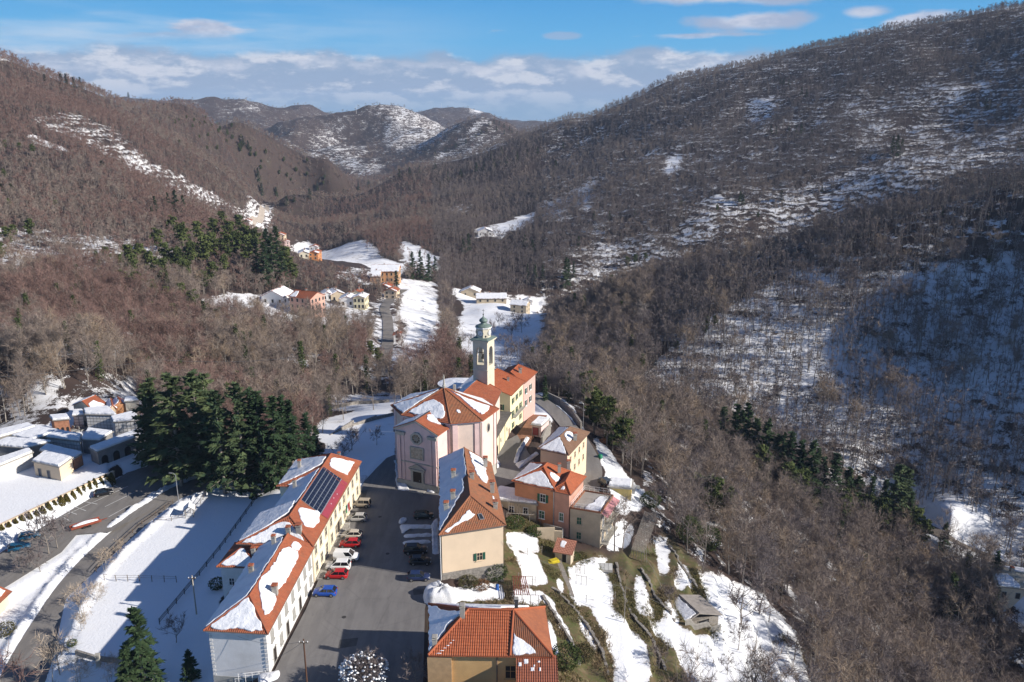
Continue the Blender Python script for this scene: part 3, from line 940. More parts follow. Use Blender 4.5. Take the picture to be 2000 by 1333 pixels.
def ribbon(name, line, w, material, label, lift=0.03, kind='structure', hug=False):
    b = MB()
    prev = None
    for k, p in enumerate(line):
        q = line[min(k + 1, len(line) - 1)] - line[max(k - 1, 0)]
        q.z = 0
        q.normalize()
        n = Vector((-q.y, q.x, 0))
        row = [b.vert((p.x + n.x * s * w, p.y + n.y * s * w, (ground(p.x + n.x * s * w, p.y + n.y * s * w) if hug else p.z) + lift)) for s in (-1, -.33, .33, 1)]
        if prev:
            for s in range(3):
                b.f.append([prev[s], row[s], row[s + 1], prev[s + 1]][::-1]); b.m.append(0)
        prev = row
    o = b.build(name, material)
    return tag(o, label, None, None, kind)


ribbon('road', ROAD, 3.5, ASPR, 'grey asphalt road curving past the snowy field')
ribbon('lane', LANE, 2.3, mat('brick_paving', (0.25, 0.125, 0.075), 0.9, 0.2, 1.2, 0.4, 9.0), 'reddish paved lane beside the rectory')
ribbon('road', BACKROAD, 2.2, ASPR, 'narrow asphalt road behind the church square')
ribbon('road', VROAD, 2.7, mat('dry_road', (0.21, 0.19, 0.17), 0.9, 0.15, 0.3), 'pale road climbing through the valley behind the church', 0.12)
ribbon('road', FROAD, 2.6, mat('far_road', (0.38, 0.33, 0.28), 0.9, 0.15, 0.3), 'far pale bend of road at the foot of the left hill', 0.5, hug=True)
ribbon('road', RROAD, 2.6, mat('muddy_road', (0.15, 0.125, 0.10), 0.9, 0.25, 0.3), 'muddy road between snowbanks in the right valley', 0.12)


def sheet(name, poly, z, material, label):
    b = MB()
    b.face([(p[0], p[1], z) for p in poly])
    o = b.build(name, material)
    bm = bmesh.new(); bm.from_mesh(o.data)
    bmesh.ops.triangulate(bm, faces=bm.faces[:])
    for f in bm.faces:
        if f.normal.z < 0: f.normal_flip()
    bm.to_mesh(o.data); bm.free()
    return tag(o, label, None, None, 'structure')


sheet('plaza', PLAZA, 0.02, ASPH, 'dark asphalt church plaza used for parking')
sheet('square', SQUARE, -1.15, ASPH, 'asphalt forecourt to the right of the church')
sheet('parking_lot', LOT, -4.72, ASPR, 'asphalt parking lot below the cemetery wall')

# ------------------------------------------------------------------ trees
BARK = mat('bark', (0.24, 0.21, 0.18), 0.9, 0.25, 2.0)
BARKL = mat('pale_bark', (0.34, 0.31, 0.27), 0.9, 0.25, 2.0)
TWIG = foliage_mat('brown_twigs', (0.172, 0.137, 0.116), (0.305, 0.245, 0.205))
TWIGR = foliage_mat('reddish_twigs', (0.158, 0.099, 0.084), (0.248, 0.160, 0.136))
TWIGG = foliage_mat('grey_twigs', (0.125, 0.103, 0.100), (0.215, 0.180, 0.172))
NEED = foliage_mat('cedar_needles', (0.022, 0.050, 0.028), (0.120, 0.145, 0.060))
NEEDP = foliage_mat('pine_needles', (0.050, 0.072, 0.022), (0.118, 0.140, 0.046))
NEEDF = foliage_mat('spruce_needles', (0.015, 0.038, 0.020), (0.058, 0.088, 0.036))
IVY = foliage_mat('ivy_leaves', (0.030, 0.052, 0.016), (0.072, 0.092, 0.028))
BUSH = foliage_mat('bush_leaves', (0.05, 0.055, 0.02), (0.10, 0.085, 0.04))


class TM:
    """vertex soup for one tree"""
    def __init__(self):
        self.v, self.f = [], []

    def prism(self, a, b, ra, rb, n=3):
        d = b - a
        if d.length < 1e-5: return
        d = d.normalized()
        x = d.orthogonal().normalized(); y = d.cross(x)
        i0 = len(self.v)
        for (c, r) in ((a, ra), (b, rb)):
            for k in range(n):
                t = 2 * math.pi * k / n
                self.v.append(c + (x * math.cos(t) + y * math.sin(t)) * r)
        for k in range(n):
            self.f.append((i0 + k, i0 + (k + 1) % n, i0 + n + (k + 1) % n, i0 + n + k))

    def tri(self, a, b, c):
        i = len(self.v)
        self.v += [a, b, c]
        self.f.append((i, i + 1, i + 2))

    def mesh(self, name, m):
        me = bpy.data.meshes.new(name)
        me.from_pydata([tuple(p) for p in self.v], [], self.f)
        me.materials.append(m)
        return me


def rvec(R, up=0.0):
    while True:
        v = Vector((R.uniform(-1, 1), R.uniform(-1, 1), R.uniform(-1, 1)))
        if 0.05 < v.length < 1: break
    v.normalize()
    v.z += up
    return v.normalized()


def bare_tree(seed, h, spread=0.36, limbs=6, subs=5, twigs=13, tw=0.05, stems=1, tl=0.16, thick=0.017):
    R = random.Random(seed)
    tr, cr = TM(), TM()
    for s in range(stems):
        base = Vector((R.uniform(-.5, .5), R.uniform(-.5, .5), -1.2)) * (1 if stems > 1 else 0.3)
        base.z = -1.2
        lean = Vector((R.uniform(-.14, .14), R.uniform(-.14, .14), 1)) if stems > 1 else Vector((R.uniform(-.05, .05), R.uniform(-.05, .05), 1))
        r0 = h * thick * (0.75 if stems > 1 else 1)
        p = [base]
        for k in range(4):
            p.append(base + lean * (h * 0.9 * (k + 1) / 4) + Vector((R.uniform(-1, 1), R.uniform(-1, 1), 0)) * h * 0.022)
        for k in range(4):
            tr.prism(p[k], p[k + 1], r0 * (1 - k * .22), r0 * (1 - (k + 1) * .22), 5)
        for l in range(limbs):
            t = R.uniform(0.34, 0.97) * 4
            k = min(3, int(t)); q = p[k].lerp(p[k + 1], t - k)
            a = R.uniform(0, 6.283)
            f = 1 - (t / 4 - 0.34) * 0.75
            d = Vector((math.cos(a), math.sin(a), R.uniform(0.55, 1.25))).normalized()
            L = h * spread * f * R.uniform(0.8, 1.2)
            m1 = q + d * L * 0.5
            d2 = (d + Vector((R.uniform(-.3, .3), R.uniform(-.3, .3), R.uniform(.1, .5)))).normalized()
            e1 = m1 + d2 * L * 0.5
            rl = r0 * 0.42 * f
            tr.prism(q, m1, rl, rl * .7); tr.prism(m1, e1, rl * .7, rl * .3)
            for s2 in range(subs):
                tt = R.uniform(0.25, 1.0)
                q2 = q.lerp(m1, tt * 2) if tt < .5 else m1.lerp(e1, tt * 2 - 1)
                d3 = (d2 * 0.7 + rvec(R, 0.35)).normalized()
                L2 = L * R.uniform(0.35, 0.6)
                e2 = q2 + d3 * L2
                cr.prism(q2, e2, rl * .34, rl * .12)
                for w in range(twigs):
                    q3 = q2.lerp(e2, R.uniform(0.15, 1.0))
                    d4 = (d3 * 0.8 + rvec(R, 0.3)).normalized()
                    L3 = h * tl * R.uniform(0.5, 1.2)
                    sd_ = d4.cross(rvec(R)).normalized() * tw
                    cr.tri(q3 - sd_, q3 + sd_, q3 + d4 * L3)
    return tr, cr


def conifer(seed, h, r, kind):
    """kind: cedar (layered plates), spruce (narrow cone), pine (open irregular crown)"""
    R = random.Random(seed)
    tr, cr = TM(), TM()
    tr.prism(Vector((0, 0, -1.5)), Vector((0, 0, h * .55)), h * .018, h * .011, 6)
    tr.prism(Vector((0, 0, h * .55)), Vector((0, 0, h * .97)), h * .011, h * .003, 5)
    nb = {'cedar': 74, 'spruce': 78, 'pine': 40}[kind]
    for k in range(nb):
        t = (k + R.random()) / nb
        if kind == 'pine':
            z = h * (0.34 + 0.64 * t); rad = r * (0.55 + 0.45 * math.sin(min(1, t * 1.1) * math.pi)) * R.uniform(.5, 1.1)
            droop = R.uniform(-.05, .45)
        elif kind == 'cedar':
            z = h * (0.10 + 0.88 * t); rad = r * 1.05 * (1 - t) ** 0.72 * R.uniform(.62, 1.14) + 0.012 * h
            droop = R.uniform(-.22, .12) + t * 0.35
        else:
            z = h * (0.06 + 0.92 * t); rad = r * (1 - t) ** 0.85 * R.uniform(.75, 1.12) + 0.012 * h
            droop = R.uniform(-.45, -.12) + t * 0.55
        a = R.uniform(0, 6.283)
        d = Vector((math.cos(a), math.sin(a), droop)).normalized()
        o = Vector((0, 0, z))
        tr.prism(o, o + d * rad * .85, h * .0045 * (1.2 - t), h * .001)
        side = Vector((-d.y, d.x, 0)).normalized()
        ns = {'cedar': 26, 'spruce': 17, 'pine': 30}[kind]
        for s in range(ns):
            q = (R.random() ** 0.7)
            wdt = rad * (0.34 if kind != 'pine' else 0.42) * (1 - q * 0.55)
            c = o + d * rad * q + side * R.uniform(-1, 1) * wdt + Vector((0, 0, R.uniform(-.5, .4) * h * (.012 if kind != 'pine' else .03)))
            L = h * R.uniform(.032, .062) * (1.25 if kind == 'pine' else 1.0)
            dd = (d * 0.8 + side * R.uniform(-.9, .9) + Vector((0, 0, R.uniform(-.5, .25)))).normalized()
            if kind == 'pine': dd = rvec(R, 0.35)
            ss = dd.cross(rvec(R, 1.6)).normalized() * L * R.uniform(.3, .5)
            cr.tri(c - dd * L * .4 - ss, c - dd * L * .4 + ss, c + dd * L)
    return tr, cr


def leafy(seed, n, shape, leaf, mname, m):
    """free-standing bush: n leaf faces inside shape(R) -> point"""
    R = random.Random(seed)
    c = TM()
    for k in range(n):
        p = shape(R)
        d = rvec(R, 0.2); s = d.cross(rvec(R)).normalized() * leaf * .45
        c.tri(p - s, p + s, p + d * leaf)
    return c.mesh(mname, m)


NEAR_T = [bare_tree(100 + k, 12.0, [.30, .34, .26, .36, .30, .28][k], [8, 9, 8, 7, 8, 7][k], 5, 14, 0.025, [1, 1, 1, 2, 1, 2][k], 0.15, 0.013) for k in range(6)]
FAR_T = [bare_tree(200 + k, 10.0, [.36, .32, .4, .3][k], 7, 3, 7, 0.075, 1, 0.17, 0.016) for k in range(4)]
POLE_T = [bare_tree(230 + k, 11.0, [.17, .21, .15, .24][k], 6, 3, 5, 0.06, 1, 0.11, 0.013) for k in range(4)]   # slender coppice stems
CON_T = [conifer(301, 26, 6.6, 'cedar'), conifer(302, 26, 5.8, 'cedar'), conifer(303, 20, 4.2, 'spruce'), conifer(304, 20, 3.6, 'spruce'), conifer(305, 14, 4.2, 'pine'), conifer(306, 14, 3.6, 'pine')]


def pair(tc, nm, bark, leaf):
    return tc[0].mesh(nm + '_trunk', bark), tc[1].mesh(nm + '_crown', leaf)


NEAR_M = [[pair(t, 'bare', BARK, tw) for t in NEAR_T] for tw in (TWIG, TWIGG, TWIGR)]
NEAR_PALE = pair(NEAR_T[2], 'pale', BARKL, foliage_mat('pale_twigs', (0.33, 0.28, 0.24), (0.42, 0.36, 0.31)))
CON_M = [pair(t, 'conifer', BARK, m) for t, m in zip(CON_T, (NEED, NEED, NEEDF, NEEDF, NEEDP, NEEDP))]


TWIGT = foliage_mat('tan_twigs', (0.235, 0.175, 0.125), (0.37, 0.29, 0.215))
TAN_M = [pair(t, 'bare', BARKL, TWIGT) for t in NEAR_T]


def ivy_clad(t, seed):
    """a bare tree whose trunk and lower limbs are wrapped in ivy"""
    R = random.Random(seed); c = TM()
    for k in range(620):
        z = 10.5 * R.random() ** .8; r_ = (1.25 - z * .07) * R.random() ** .6; a = R.uniform(0, 6.283)
        p = Vector((r_ * math.cos(a), r_ * math.sin(a), z)); d = rvec(R, .1); s_ = d.cross(rvec(R)).normalized() * .17
        c.tri(p - s_, p + s_, p + d * .42)
    b = bmesh.new(); b.from_mesh(t[0]); n0 = len(b.faces); b.from_mesh(t[1]); n1 = len(b.faces); b.from_mesh(c.mesh('ivy', IVY)); b.faces.ensure_lookup_table()
    for f in b.faces[n0:n1]: f.material_index = 1
    for f in b.faces[n1:]: f.material_index = 2
    me_ = bpy.data.meshes.new('ivy_tree'); b.to_mesh(me_); b.free()
    for m_ in (t[0].materials[0], t[1].materials[0], IVY): me_.materials.append(m_)
    return me_


IVY_M = [ivy_clad(NEAR_M[0][k], 50 + k) for k in (1, 4)]


def joined(pr_, nm):
    """one mesh with trunk and crown for scattering"""
    b = bmesh.new()
    b.from_mesh(pr_[0])
    n0 = len(b.faces)
    b.from_mesh(pr_[1])
    b.faces.ensure_lookup_table()
    for f in b.faces[n0:]: f.material_index = 1
    me_ = bpy.data.meshes.new(nm)
    b.to_mesh(me_); b.free()
    me_.materials.append(pr_[0].materials[0]); me_.materials.append(pr_[1].materials[0])
    return me_


def kit(name, meshes):
    c = bpy.data.collections.new(name)
    for k, m_ in enumerate(meshes):
        o = bpy.data.objects.new('%s_%02d' % (name, k), m_)
        c.objects.link(o)
    return c


def scatter(name, label, kitc, P, idx_, scl, rot):
    me_ = bpy.data.meshes.new(name)
    n = len(P)
    me_.vertices.add(n)
    me_.vertices.foreach_set('co', np.asarray(P, np.float32).ravel())
    a = me_.attributes.new('pick', 'INT', 'POINT'); a.data.foreach_set('value', np.asarray(idx_, np.int32))
    a = me_.attributes.new('scl', 'FLOAT_VECTOR', 'POINT'); a.data.foreach_set('vector', np.asarray(scl, np.float32).ravel())
    a = me_.attributes.new('rot', 'FLOAT_VECTOR', 'POINT'); a.data.foreach_set('vector', np.asarray(rot, np.float32).ravel())
    o = bpy.data.objects.new(name, me_)
    COL.objects.link(o)
    g = bpy.data.node_groups.new(name, 'GeometryNodeTree')
    g.interface.new_socket('Geometry', in_out='INPUT', socket_type='NodeSocketGeometry')
    g.interface.new_socket('Geometry', in_out='OUTPUT', socket_type='NodeSocketGeometry')
    gi = g.nodes.new('NodeGroupInput'); go = g.nodes.new('NodeGroupOutput')
    ci = g.nodes.new('GeometryNodeCollectionInfo')
    ci.inputs['Collection'].default_value = kitc
    ci.inputs['Separate Children'].default_value = True
    ci.inputs['Reset Children'].default_value = True
    ip = g.nodes.new('GeometryNodeInstanceOnPoints')
    ip.inputs['Pick Instance'].default_value = True
    def attr(nm, typ):
        x = g.nodes.new('GeometryNodeInputNamedAttribute'); x.data_type = typ
        x.inputs['Name'].default_value = nm
        return x.outputs['Attribute']
    g.links.new(gi.outputs[0], ip.inputs['Points'])
    g.links.new(ci.outputs[0], ip.inputs['Instance'])
    g.links.new(attr('pick', 'INT'), ip.inputs['Instance Index'])
    e2r = g.nodes.new('FunctionNodeEulerToRotation')
    g.links.new(attr('rot', 'FLOAT_VECTOR'), e2r.inputs[0])
    g.links.new(e2r.outputs[0], ip.inputs['Rotation'])
    g.links.new(attr('scl', 'FLOAT_VECTOR'), ip.inputs['Scale'])
    g.links.new(ip.outputs[0], go.inputs[0])
    md = o.modifiers.new('scatter', 'NODES'); md.node_group = g
    return tag(o, label, None, None, 'stuff')


# ---- where the bare wood grows
def cand(r0, r1, spacing, jitter=0.5, az0=-0.72, az1=0.72):
    pts = []
    r = r0
    while r < r1:
        dr = spacing * (1.0 if r < 900 else r / 900.0)
        na = int((az1 - az0) * r / dr)
        a = az0 + (np.arange(na) + rng.random(na)) / na * (az1 - az0)
        rr = r + (rng.random(na) - .5) * dr * 1.2
        pts.append(np.stack([np.sin(a) * rr, np.cos(a) * rr], -1))
        r += dr
    return np.concatenate(pts)


def visible(x, y, z, pad=40):
    """inside the frame (with a margin for other viewpoints) and not behind a hill"""
    u, v = project(x, y, z)
    ok = (u > -450) & (u < 2450) & (v > -250) & (v < 1600)
    r = np.hypot(x, y)
    a = np.arctan2(x, y)
    fi = np.clip((a - AZ[0]) / (AZ[1] - AZ[0]), 0, NA - 1).astype(int)
    ang = (Zt - CAMH) / Rg
    mx = np.maximum.accumulate(ang, axis=1)
    fj = np.clip(np.interp(np.log(r), LR, np.arange(NR)), 0, NR - 1).astype(int)
    fj = np.maximum(fj - 2, 0)
    return ok & ((z + 14 - CAMH) / r > mx[fi, fj])


P1 = np.concatenate([cand(75, 420, 3.5), cand(262, 470, 3.1, az0=0.17, az1=0.72)]); P2 = cand(420, 900, 4.4); P3 = cand(900, 1800, 4.6); P4 = cand(1800, 5200, 8.5)
allp = []
for P_, lod in ((P1, 0), (P2, 1), (P3, 1), (P4, 2)):
    x, y = P_[:, 0], P_[:, 1]
    z = ground(x, y)
    b_ = ground(x, y, bare); s_ = ground(x, y, snow)
    dens = np.ones(len(x))
    r = np.hypot(x, y)
    dens *= np.where(b_ > 0.35, 0.0, 1.0)
    sp = (np.degrees(np.arctan2(x, y)) > 9) & (r < 620)
    dens *= np.where(sp, np.where(s_ > .75, 0.12, np.where(s_ > .69, .42, 1.0)), np.where(s_ > .60, 0.10, np.where(s_ > .45, 0.6, 1.0)))
    dens *= np.clip(0.78 + 0.9 * fbm(x / 60, y / 60, 61, 3), 0.25, 1)
    k = (rng.random(len(x)) < dens) & visible(x, y, z)
    allp.append((np.stack([x, y, z], -1)[k], lod))

# nearest bare trees are single things; the rest is forest
Pn = allp[0][0]
un, vn = project(Pn[:, 0], Pn[:, 1], Pn[:, 2] + 8)
rn = np.hypot(Pn[:, 0], Pn[:, 1])
infr = (un > -20) & (un < 2020) & (vn > 0) & (vn < 1345)
order = np.argsort(np.where(infr, rn, 1e9))
N_SINGLE = 280
single = np.zeros(len(Pn), bool); single[order[:N_SINGLE]] = True


def single_tree(name, label, cat, group, meshes, x, y, z, s, rz, sz=None):
    e_ = empty(name, (x, y, z), label, cat, group, rz)
    e_.scale = (s, s, sz if sz else s)
    for nm, m_ in zip(('trunk', 'crown'), meshes):
        o = bpy.data.objects.new(nm, m_)
        COL.objects.link(o)
        o.parent = e_
    return e_


for p in Pn[single]:
    k = random.randrange(6)
    fam = 0 if p[0] > -20 else 2
    if random.random() < .3 and fam == 0: fam = 1
    s = random.uniform(.9, 1.32)
    uu, vv = project(p[0], p[1], p[2] + 6)
    if p[0] < -20: wh = 'in the wood behind the cemetery'
    elif vv > 1240: wh = 'at the lower edge below the orchard' if uu < 1760 else 'in the lower right corner'
    elif uu < 1350: wh = 'at the wood edge beside the houses'
    elif uu < 1560: wh = 'on the slope beyond the barn' if vv > 1060 else 'in front of the conifer row'
    elif uu < 1780: wh = 'in the middle of the wood' if vv > 1120 else 'in front of the big cedar'
    else: wh = 'above the right valley road'
    tone = 'grey' if fam == 1 else ('reddish' if fam == 2 else 'brown')
    tall = 'tall' if s > 1.02 else 'smaller'
    forked = 'forked' if k in (3, 5) else 'straight'
    single_tree('bare_tree', '%s %s %s tree %s' % (tall, forked, tone, wh), 'tree', 'bare trees of the near wood', (TAN_M[k] if fam == 0 and random.random() < .25 else NEAR_M[fam][k]), p[0], p[1], p[2], s, random.uniform(0, 6.28))


def scl_of(n, lo, hi):
    s = rng.uniform(lo, hi, n)
    return np.stack([s * rng.uniform(.9, 1.15, n), s * rng.uniform(.9, 1.15, n), s], -1)


def rot_of(n):
    return np.stack([rng.uniform(-.06, .06, n), rng.uniform(-.06, .06, n), rng.uniform(0, 6.283, n)], -1)



FAR_M = [[pair(t, 'bare', b_, tw) for t in FAR_T] for b_, tw in ((BARK, TWIG), (BARK, TWIGR), (BARK, TWIGG))]
POLE_M = [pair(t, 'pole_tree', BARK, TWIGG) for t in POLE_T]
kf = kit('far_bare', [joined(m_, 'bare_far') for f_ in FAR_M for m_ in f_] + [joined(m_, 'bare_pole') for m_ in POLE_M])


def spur_of(P_):
    return (np.degrees(np.arctan2(P_[:, 0], P_[:, 1])) > 10) & (np.hypot(P_[:, 0], P_[:, 1]) > 262) & (np.hypot(P_[:, 0], P_[:, 1]) < 480)


def patchy(P_, s=110.0, seed=71):
    return fbm(P_[:, 0] / s, P_[:, 1] / s, seed, 3) + rng.normal(0, .12, len(P_)) > 0.02

Pr = Pn[~single]
n = len(Pr)
kn = kit('near_bare', [joined(m_, 'bare_near') for m_ in NEAR_M[0] + NEAR_M[1] + NEAR_M[2]] + [joined(m_, 'bare_pole') for m_ in POLE_M] + IVY_M + [joined(m_, 'bare_tan') for m_ in TAN_M])
lft = Pr[:, 0] / Pr[:, 1] < -0.02
pt_y = patchy(Pr, 45)
pk = rng.integers(0, 6, n) + np.where(lft, np.where(pt_y, 12, 0), np.where(pt_y, 6, 0))
pk = np.where(spur_of(Pr) & (rng.random(n) < .93), 18 + rng.integers(0, 4, n), pk)
pk = np.where((rng.random(n) < .045) & ~spur_of(Pr), 22 + rng.integers(0, 2, n), pk)
pk = np.where((rng.random(n) < .22) & (pk < 12), 24 + rng.integers(0, 6, n), pk)
scatter('bare_forest', 'leafless brown woodland on the slopes around the village', kn, Pr, pk, scl_of(n, .62, 1.38), rot_of(n))
for (P_, lod), nm, lb in ((allp[1], 'bare_forest', 'leafless woodland on the middle slopes of the valley'), (allp[2], 'bare_forest', 'leafless woodland on the upper slopes of both big hills')):
    n = len(P_)
    lft = P_[:, 0] / P_[:, 1] < -0.10
    pt_y = patchy(P_)
    pk = rng.integers(0, 4, n) + np.where(lft, np.where(pt_y | (rng.random(n) < .4), 4, 0), np.where(pt_y | (rng.random(n) < .45), 8, 0))
    pk = np.where(spur_of(P_), 12 + rng.integers(0, 4, n), pk)
    pk = np.where((~lft) & (rng.random(n) < .3), 12 + rng.integers(0, 4, n), pk)
    scatter(nm, lb, kf, P_, pk, scl_of(n, .6, 1.2), rot_of(n))
P_ = allp[3][0]
n = len(P_)
scatter('bare_forest', 'leafless woodland on the distant hills', kf, P_, rng.integers(0, 12, n), scl_of(n, 1.2, 2.2) * np.array([1, 1, .55]), rot_of(n))
print('FOREST', [len(a[0]) for a in allp])

# ---- conifers, placed where the photograph has them: foot pixel (u, v), height in pixels, kind
CONIF = []


def con(kind, lst):
    for (u, v, hp) in lst:
        CONIF.append((kind, u, v, hp))


con('cedar', [(318, 930, 195), (355, 950, 225), (398, 945, 222), (440, 965, 205), (480, 960, 215), (302, 912, 165), (415, 925, 200)])
con('spruce', [(516, 955, 195), (545, 950, 180), (574, 938, 160), (604, 922, 118), (500, 935, 180), (620, 905, 75), (560, 925, 155)])
rp = random.Random(8)
con('pine', [(int(u + rp.uniform(-14, 14)), int(v + rp.uniform(-8, 8)), rp.choice((9, 10, 12, 13))) for (u, v) in [(385, 245), (400, 255), (415, 262), (430, 272), (445, 282), (460, 290), (475, 300), (490, 310), (505, 318), (440, 260), (455, 270), (420, 250), (400, 240), (470, 280), (520, 330), (540, 338), (560, 345), (580, 352), (600, 350), (620, 358), (640, 356), (390, 280), (410, 290), (430, 300), (350, 250), (330, 262), (300, 240), (360, 280), (590, 335), (560, 325)]])
con('spruce', [(1064, 782, 50), (1165, 775, 52), (1105, 562, 60), (287, 1372, 158), (262, 1385, 100), (378, 1365, 62), (1938, 1150, 75), (1840, 1085, 65), (1720, 1035, 100), (1695, 1015, 85), (1770, 1045, 85)])
con('cedar', [(1740, 1050, 145), (1757, 1025, 115)])
con('spruce', [(1408, 890, 97), (1432, 905, 117), (1452, 915, 130), (1470, 925, 110), (1492, 940, 123), (1512, 950, 104), (1535, 965, 123), (1556, 975, 117), (1578, 988, 130), (1600, 995, 104), (1622, 1008, 123), (1648, 1015, 104), (1668, 1025, 97), (1445, 890, 91), (1525, 935, 91), (1590, 970, 97)])
con('pine', [(1160, 850, 90), (1185, 870, 95), (1215, 905, 90), (1145, 800, 75), (1390, 1020, 90), (1420, 1035, 80), (1365, 1000, 75), (1560, 985, 70), (1640, 1025, 70), (1230, 880, 80), (1690, 1040, 75), (1715, 1052, 80), (1785, 1062, 70), (1660, 1015, 80), (1480, 945, 75), (1540, 985, 80), (1800, 1075, 60)])
con('spruce', [(536, 560, 105), (520, 562, 90), (555, 565, 75), (505, 545, 80), (545, 540, 100), (525, 535, 90), (500, 655, 45), (806, 545, 55), (822, 548, 60), (838, 550, 55), (850, 545, 45), (775, 570, 42), (915, 490, 35), (905, 495, 30), (800, 750, 45), (828, 748, 48), (812, 735, 40)])
con('pine', [(260, 560, 60), (280, 545, 65), (300, 555, 60), (330, 540, 62), (350, 545, 58), (375, 535, 60), (400, 530, 65), (420, 520, 62), (445, 525, 65), (465, 515, 60), (485, 525, 62), (245, 580, 50), (270, 590, 55), (300, 600, 50), (330, 615, 52), (355, 600, 45),
             (380, 620, 50), (430, 650, 45), (415, 560, 45), (360, 500, 60), (390, 490, 55), (420, 480, 50), (450, 490, 55), (340, 470, 45), (310, 500, 50), (255, 530, 50), (435, 455, 40), (470, 470, 48), (210, 525, 40), (20, 490, 45), (60, 470, 40), (5, 520, 45), (30, 470, 30),
             (440, 545, 45), (400, 575, 45), (345, 640, 45), (290, 640, 35), (480, 500, 55), (320, 570, 60), (365, 565, 55), (500, 505, 55), (240, 545, 45), (725, 705, 40), (740, 720, 42), (560, 545, 60), (575, 560, 45), (590, 640, 25), (385, 690, 35), (440, 665, 35), (345, 680, 30), (290, 735, 40), (330, 740, 45), (370, 735, 45), (410, 740, 40),
             (380, 300, 0), (455, 300, 0)])
# scattered conifers on the hills
con('spruce', [(120, 165, 22), (130, 168, 25), (145, 172, 22), (158, 174, 24), (88, 158, 14), (250, 183, 10), (200, 335, 22), (205, 335, 18), (345, 420, 50), (360, 422, 42), (330, 415, 40), (305, 420, 38), (298, 435, 32), (505, 355, 28), (512, 383, 26), (540, 385, 20), (605, 390, 22), (620, 372, 15), (475, 285, 20), (470, 290, 18), (485, 292, 18),
               (1750, 305, 42), (1742, 300, 35), (1760, 300, 30), (1925, 210, 20), (1932, 212, 18), (1530, 165, 12), (1540, 166, 12), (1524, 164, 12), (1565, 185, 16), (1575, 190, 16), (1505, 262, 18), (1515, 262, 16), (1540, 262, 16), (1555, 260, 16), (1564, 262, 20), (1585, 268, 16), (1990, 290, 22), (1605, 375, 14), (1445, 395, 22), (1450, 400, 20),
               (1525, 392, 22), (1440, 360, 12), (1085, 330, 18), (1080, 350, 14), (930, 335, 18), (945, 332, 16), (965, 328, 18), (990, 320, 16), (1010, 312, 16), (1030, 305, 14), (1050, 300, 14), (900, 345, 15), (875, 350, 15), (960, 310, 14), (980, 300, 14), (1100, 290, 12), (1130, 285, 12), (560, 400, 18), (575, 395, 16), (700, 372, 15), (720, 366, 15),
               (780, 345, 15), (800, 340, 14), (820, 338, 14), (850, 330, 13), (1180, 330, 10), (1420, 520, 0), (1030, 545, 30), (1045, 548, 32), (1060, 545, 28), (1110, 545, 40), (1120, 540, 30), (1025, 480, 22), (1040, 490, 22), (1130, 480, 20), (1160, 430, 18), (1190, 430, 18), (1210, 425, 16), (1240, 420, 14), (1840, 420, 15), (1930, 430, 16),
               (955, 245, 9), (965, 242, 9), (975, 245, 9), (985, 250, 9), (995, 255, 9), (1000, 260, 10), (1010, 265, 10), (970, 255, 9), (985, 262, 9), (950, 258, 9), (930, 268, 9), (940, 262, 9), (910, 280, 9), (890, 288, 9), (870, 296, 9), (850, 302, 9)])
con('pine', [(400, 245, 10), (415, 252, 10), (430, 258, 12), (445, 268, 12), (455, 275, 12), (470, 300, 14), (490, 300, 14), (380, 240, 10), (365, 235, 10), (500, 310, 14), (520, 305, 14), (350, 240, 9), (330, 235, 9), (600, 320, 12), (10, 295, 22), (40, 300, 22), (65, 305, 24), (10, 355, 26), (20, 415, 28), (50, 280, 16), (110, 410, 20),
             (5, 380, 22), (25, 378, 20), (240, 320, 12), (1930, 520, 20), (1650, 445, 14), (1690, 440, 14), (1720, 420, 12), (1600, 420, 14), (1480, 430, 16), (1400, 415, 16), (1330, 405, 14), (1240, 520, 24), (1260, 515, 22), (1225, 525, 24), (1380, 650, 32), (1395, 645, 30), (1375, 660, 30), (1200, 705, 40), (1215, 700, 40), (1235, 695, 38), (1250, 690, 32),
             (1120, 700, 30), (1320, 690, 25), (1165, 690, 36), (1180, 712, 36)])
tname = {'cedar': ('cedar_tree', 'cedar'), 'spruce': ('spruce_tree', 'spruce'), 'pine': ('pine_tree', 'pine')}


def where_is(u, v, hp):
    if 280 < u < 640 and 880 < v < 990: return 'in the tall dark clump behind the hall'
    if u < 400 and v > 1300: return 'in front of the white house'
    if u > 1350 and v > 840: return 'at the upper end of the valley row' if u < 1480 else ('in the middle of the valley row' if u < 1640 else 'at the lower end of the valley row')
    if 750 < v < 940 and u > 1050: return 'at the wood edge behind the houses'
    if u < 720 and 440 < v < 760:
        if u < 120: return 'near the left edge, lower hillside'
        if v > 620: return 'below the pink house on the slope'
        if v < 500: return 'at the top of the evergreen wood'
        if v < 540: return 'in the upper evergreen wood' if u < 400 else 'in the upper evergreen wood, right end'
        return 'in the lower evergreen wood' if u < 320 else 'in the lower evergreen wood, right end'
    if v <= 440 and u < 720:
        if u < 280: return 'high near the left edge'
        return 'along the left hill crest' if v < 300 else ('on the left hill flank, below the crest' if v < 372 else 'above the far road bend')
    if u > 850 and v < 310 and u < 1020: return 'on the far dark ridge, upper part' if v < 257 else 'on the far dark ridge, lower part'
    if u > 720 and v < 570:
        if u > 1700: return 'on the upper right hillside, near the edge'
        if u > 1400: return 'in the middle of the right hillside'
        return 'low on the right hill' if v > 400 else ('along the right hill spine' if u > 1000 else 'on the right hill toe')
    return 'in the valley behind the tower'


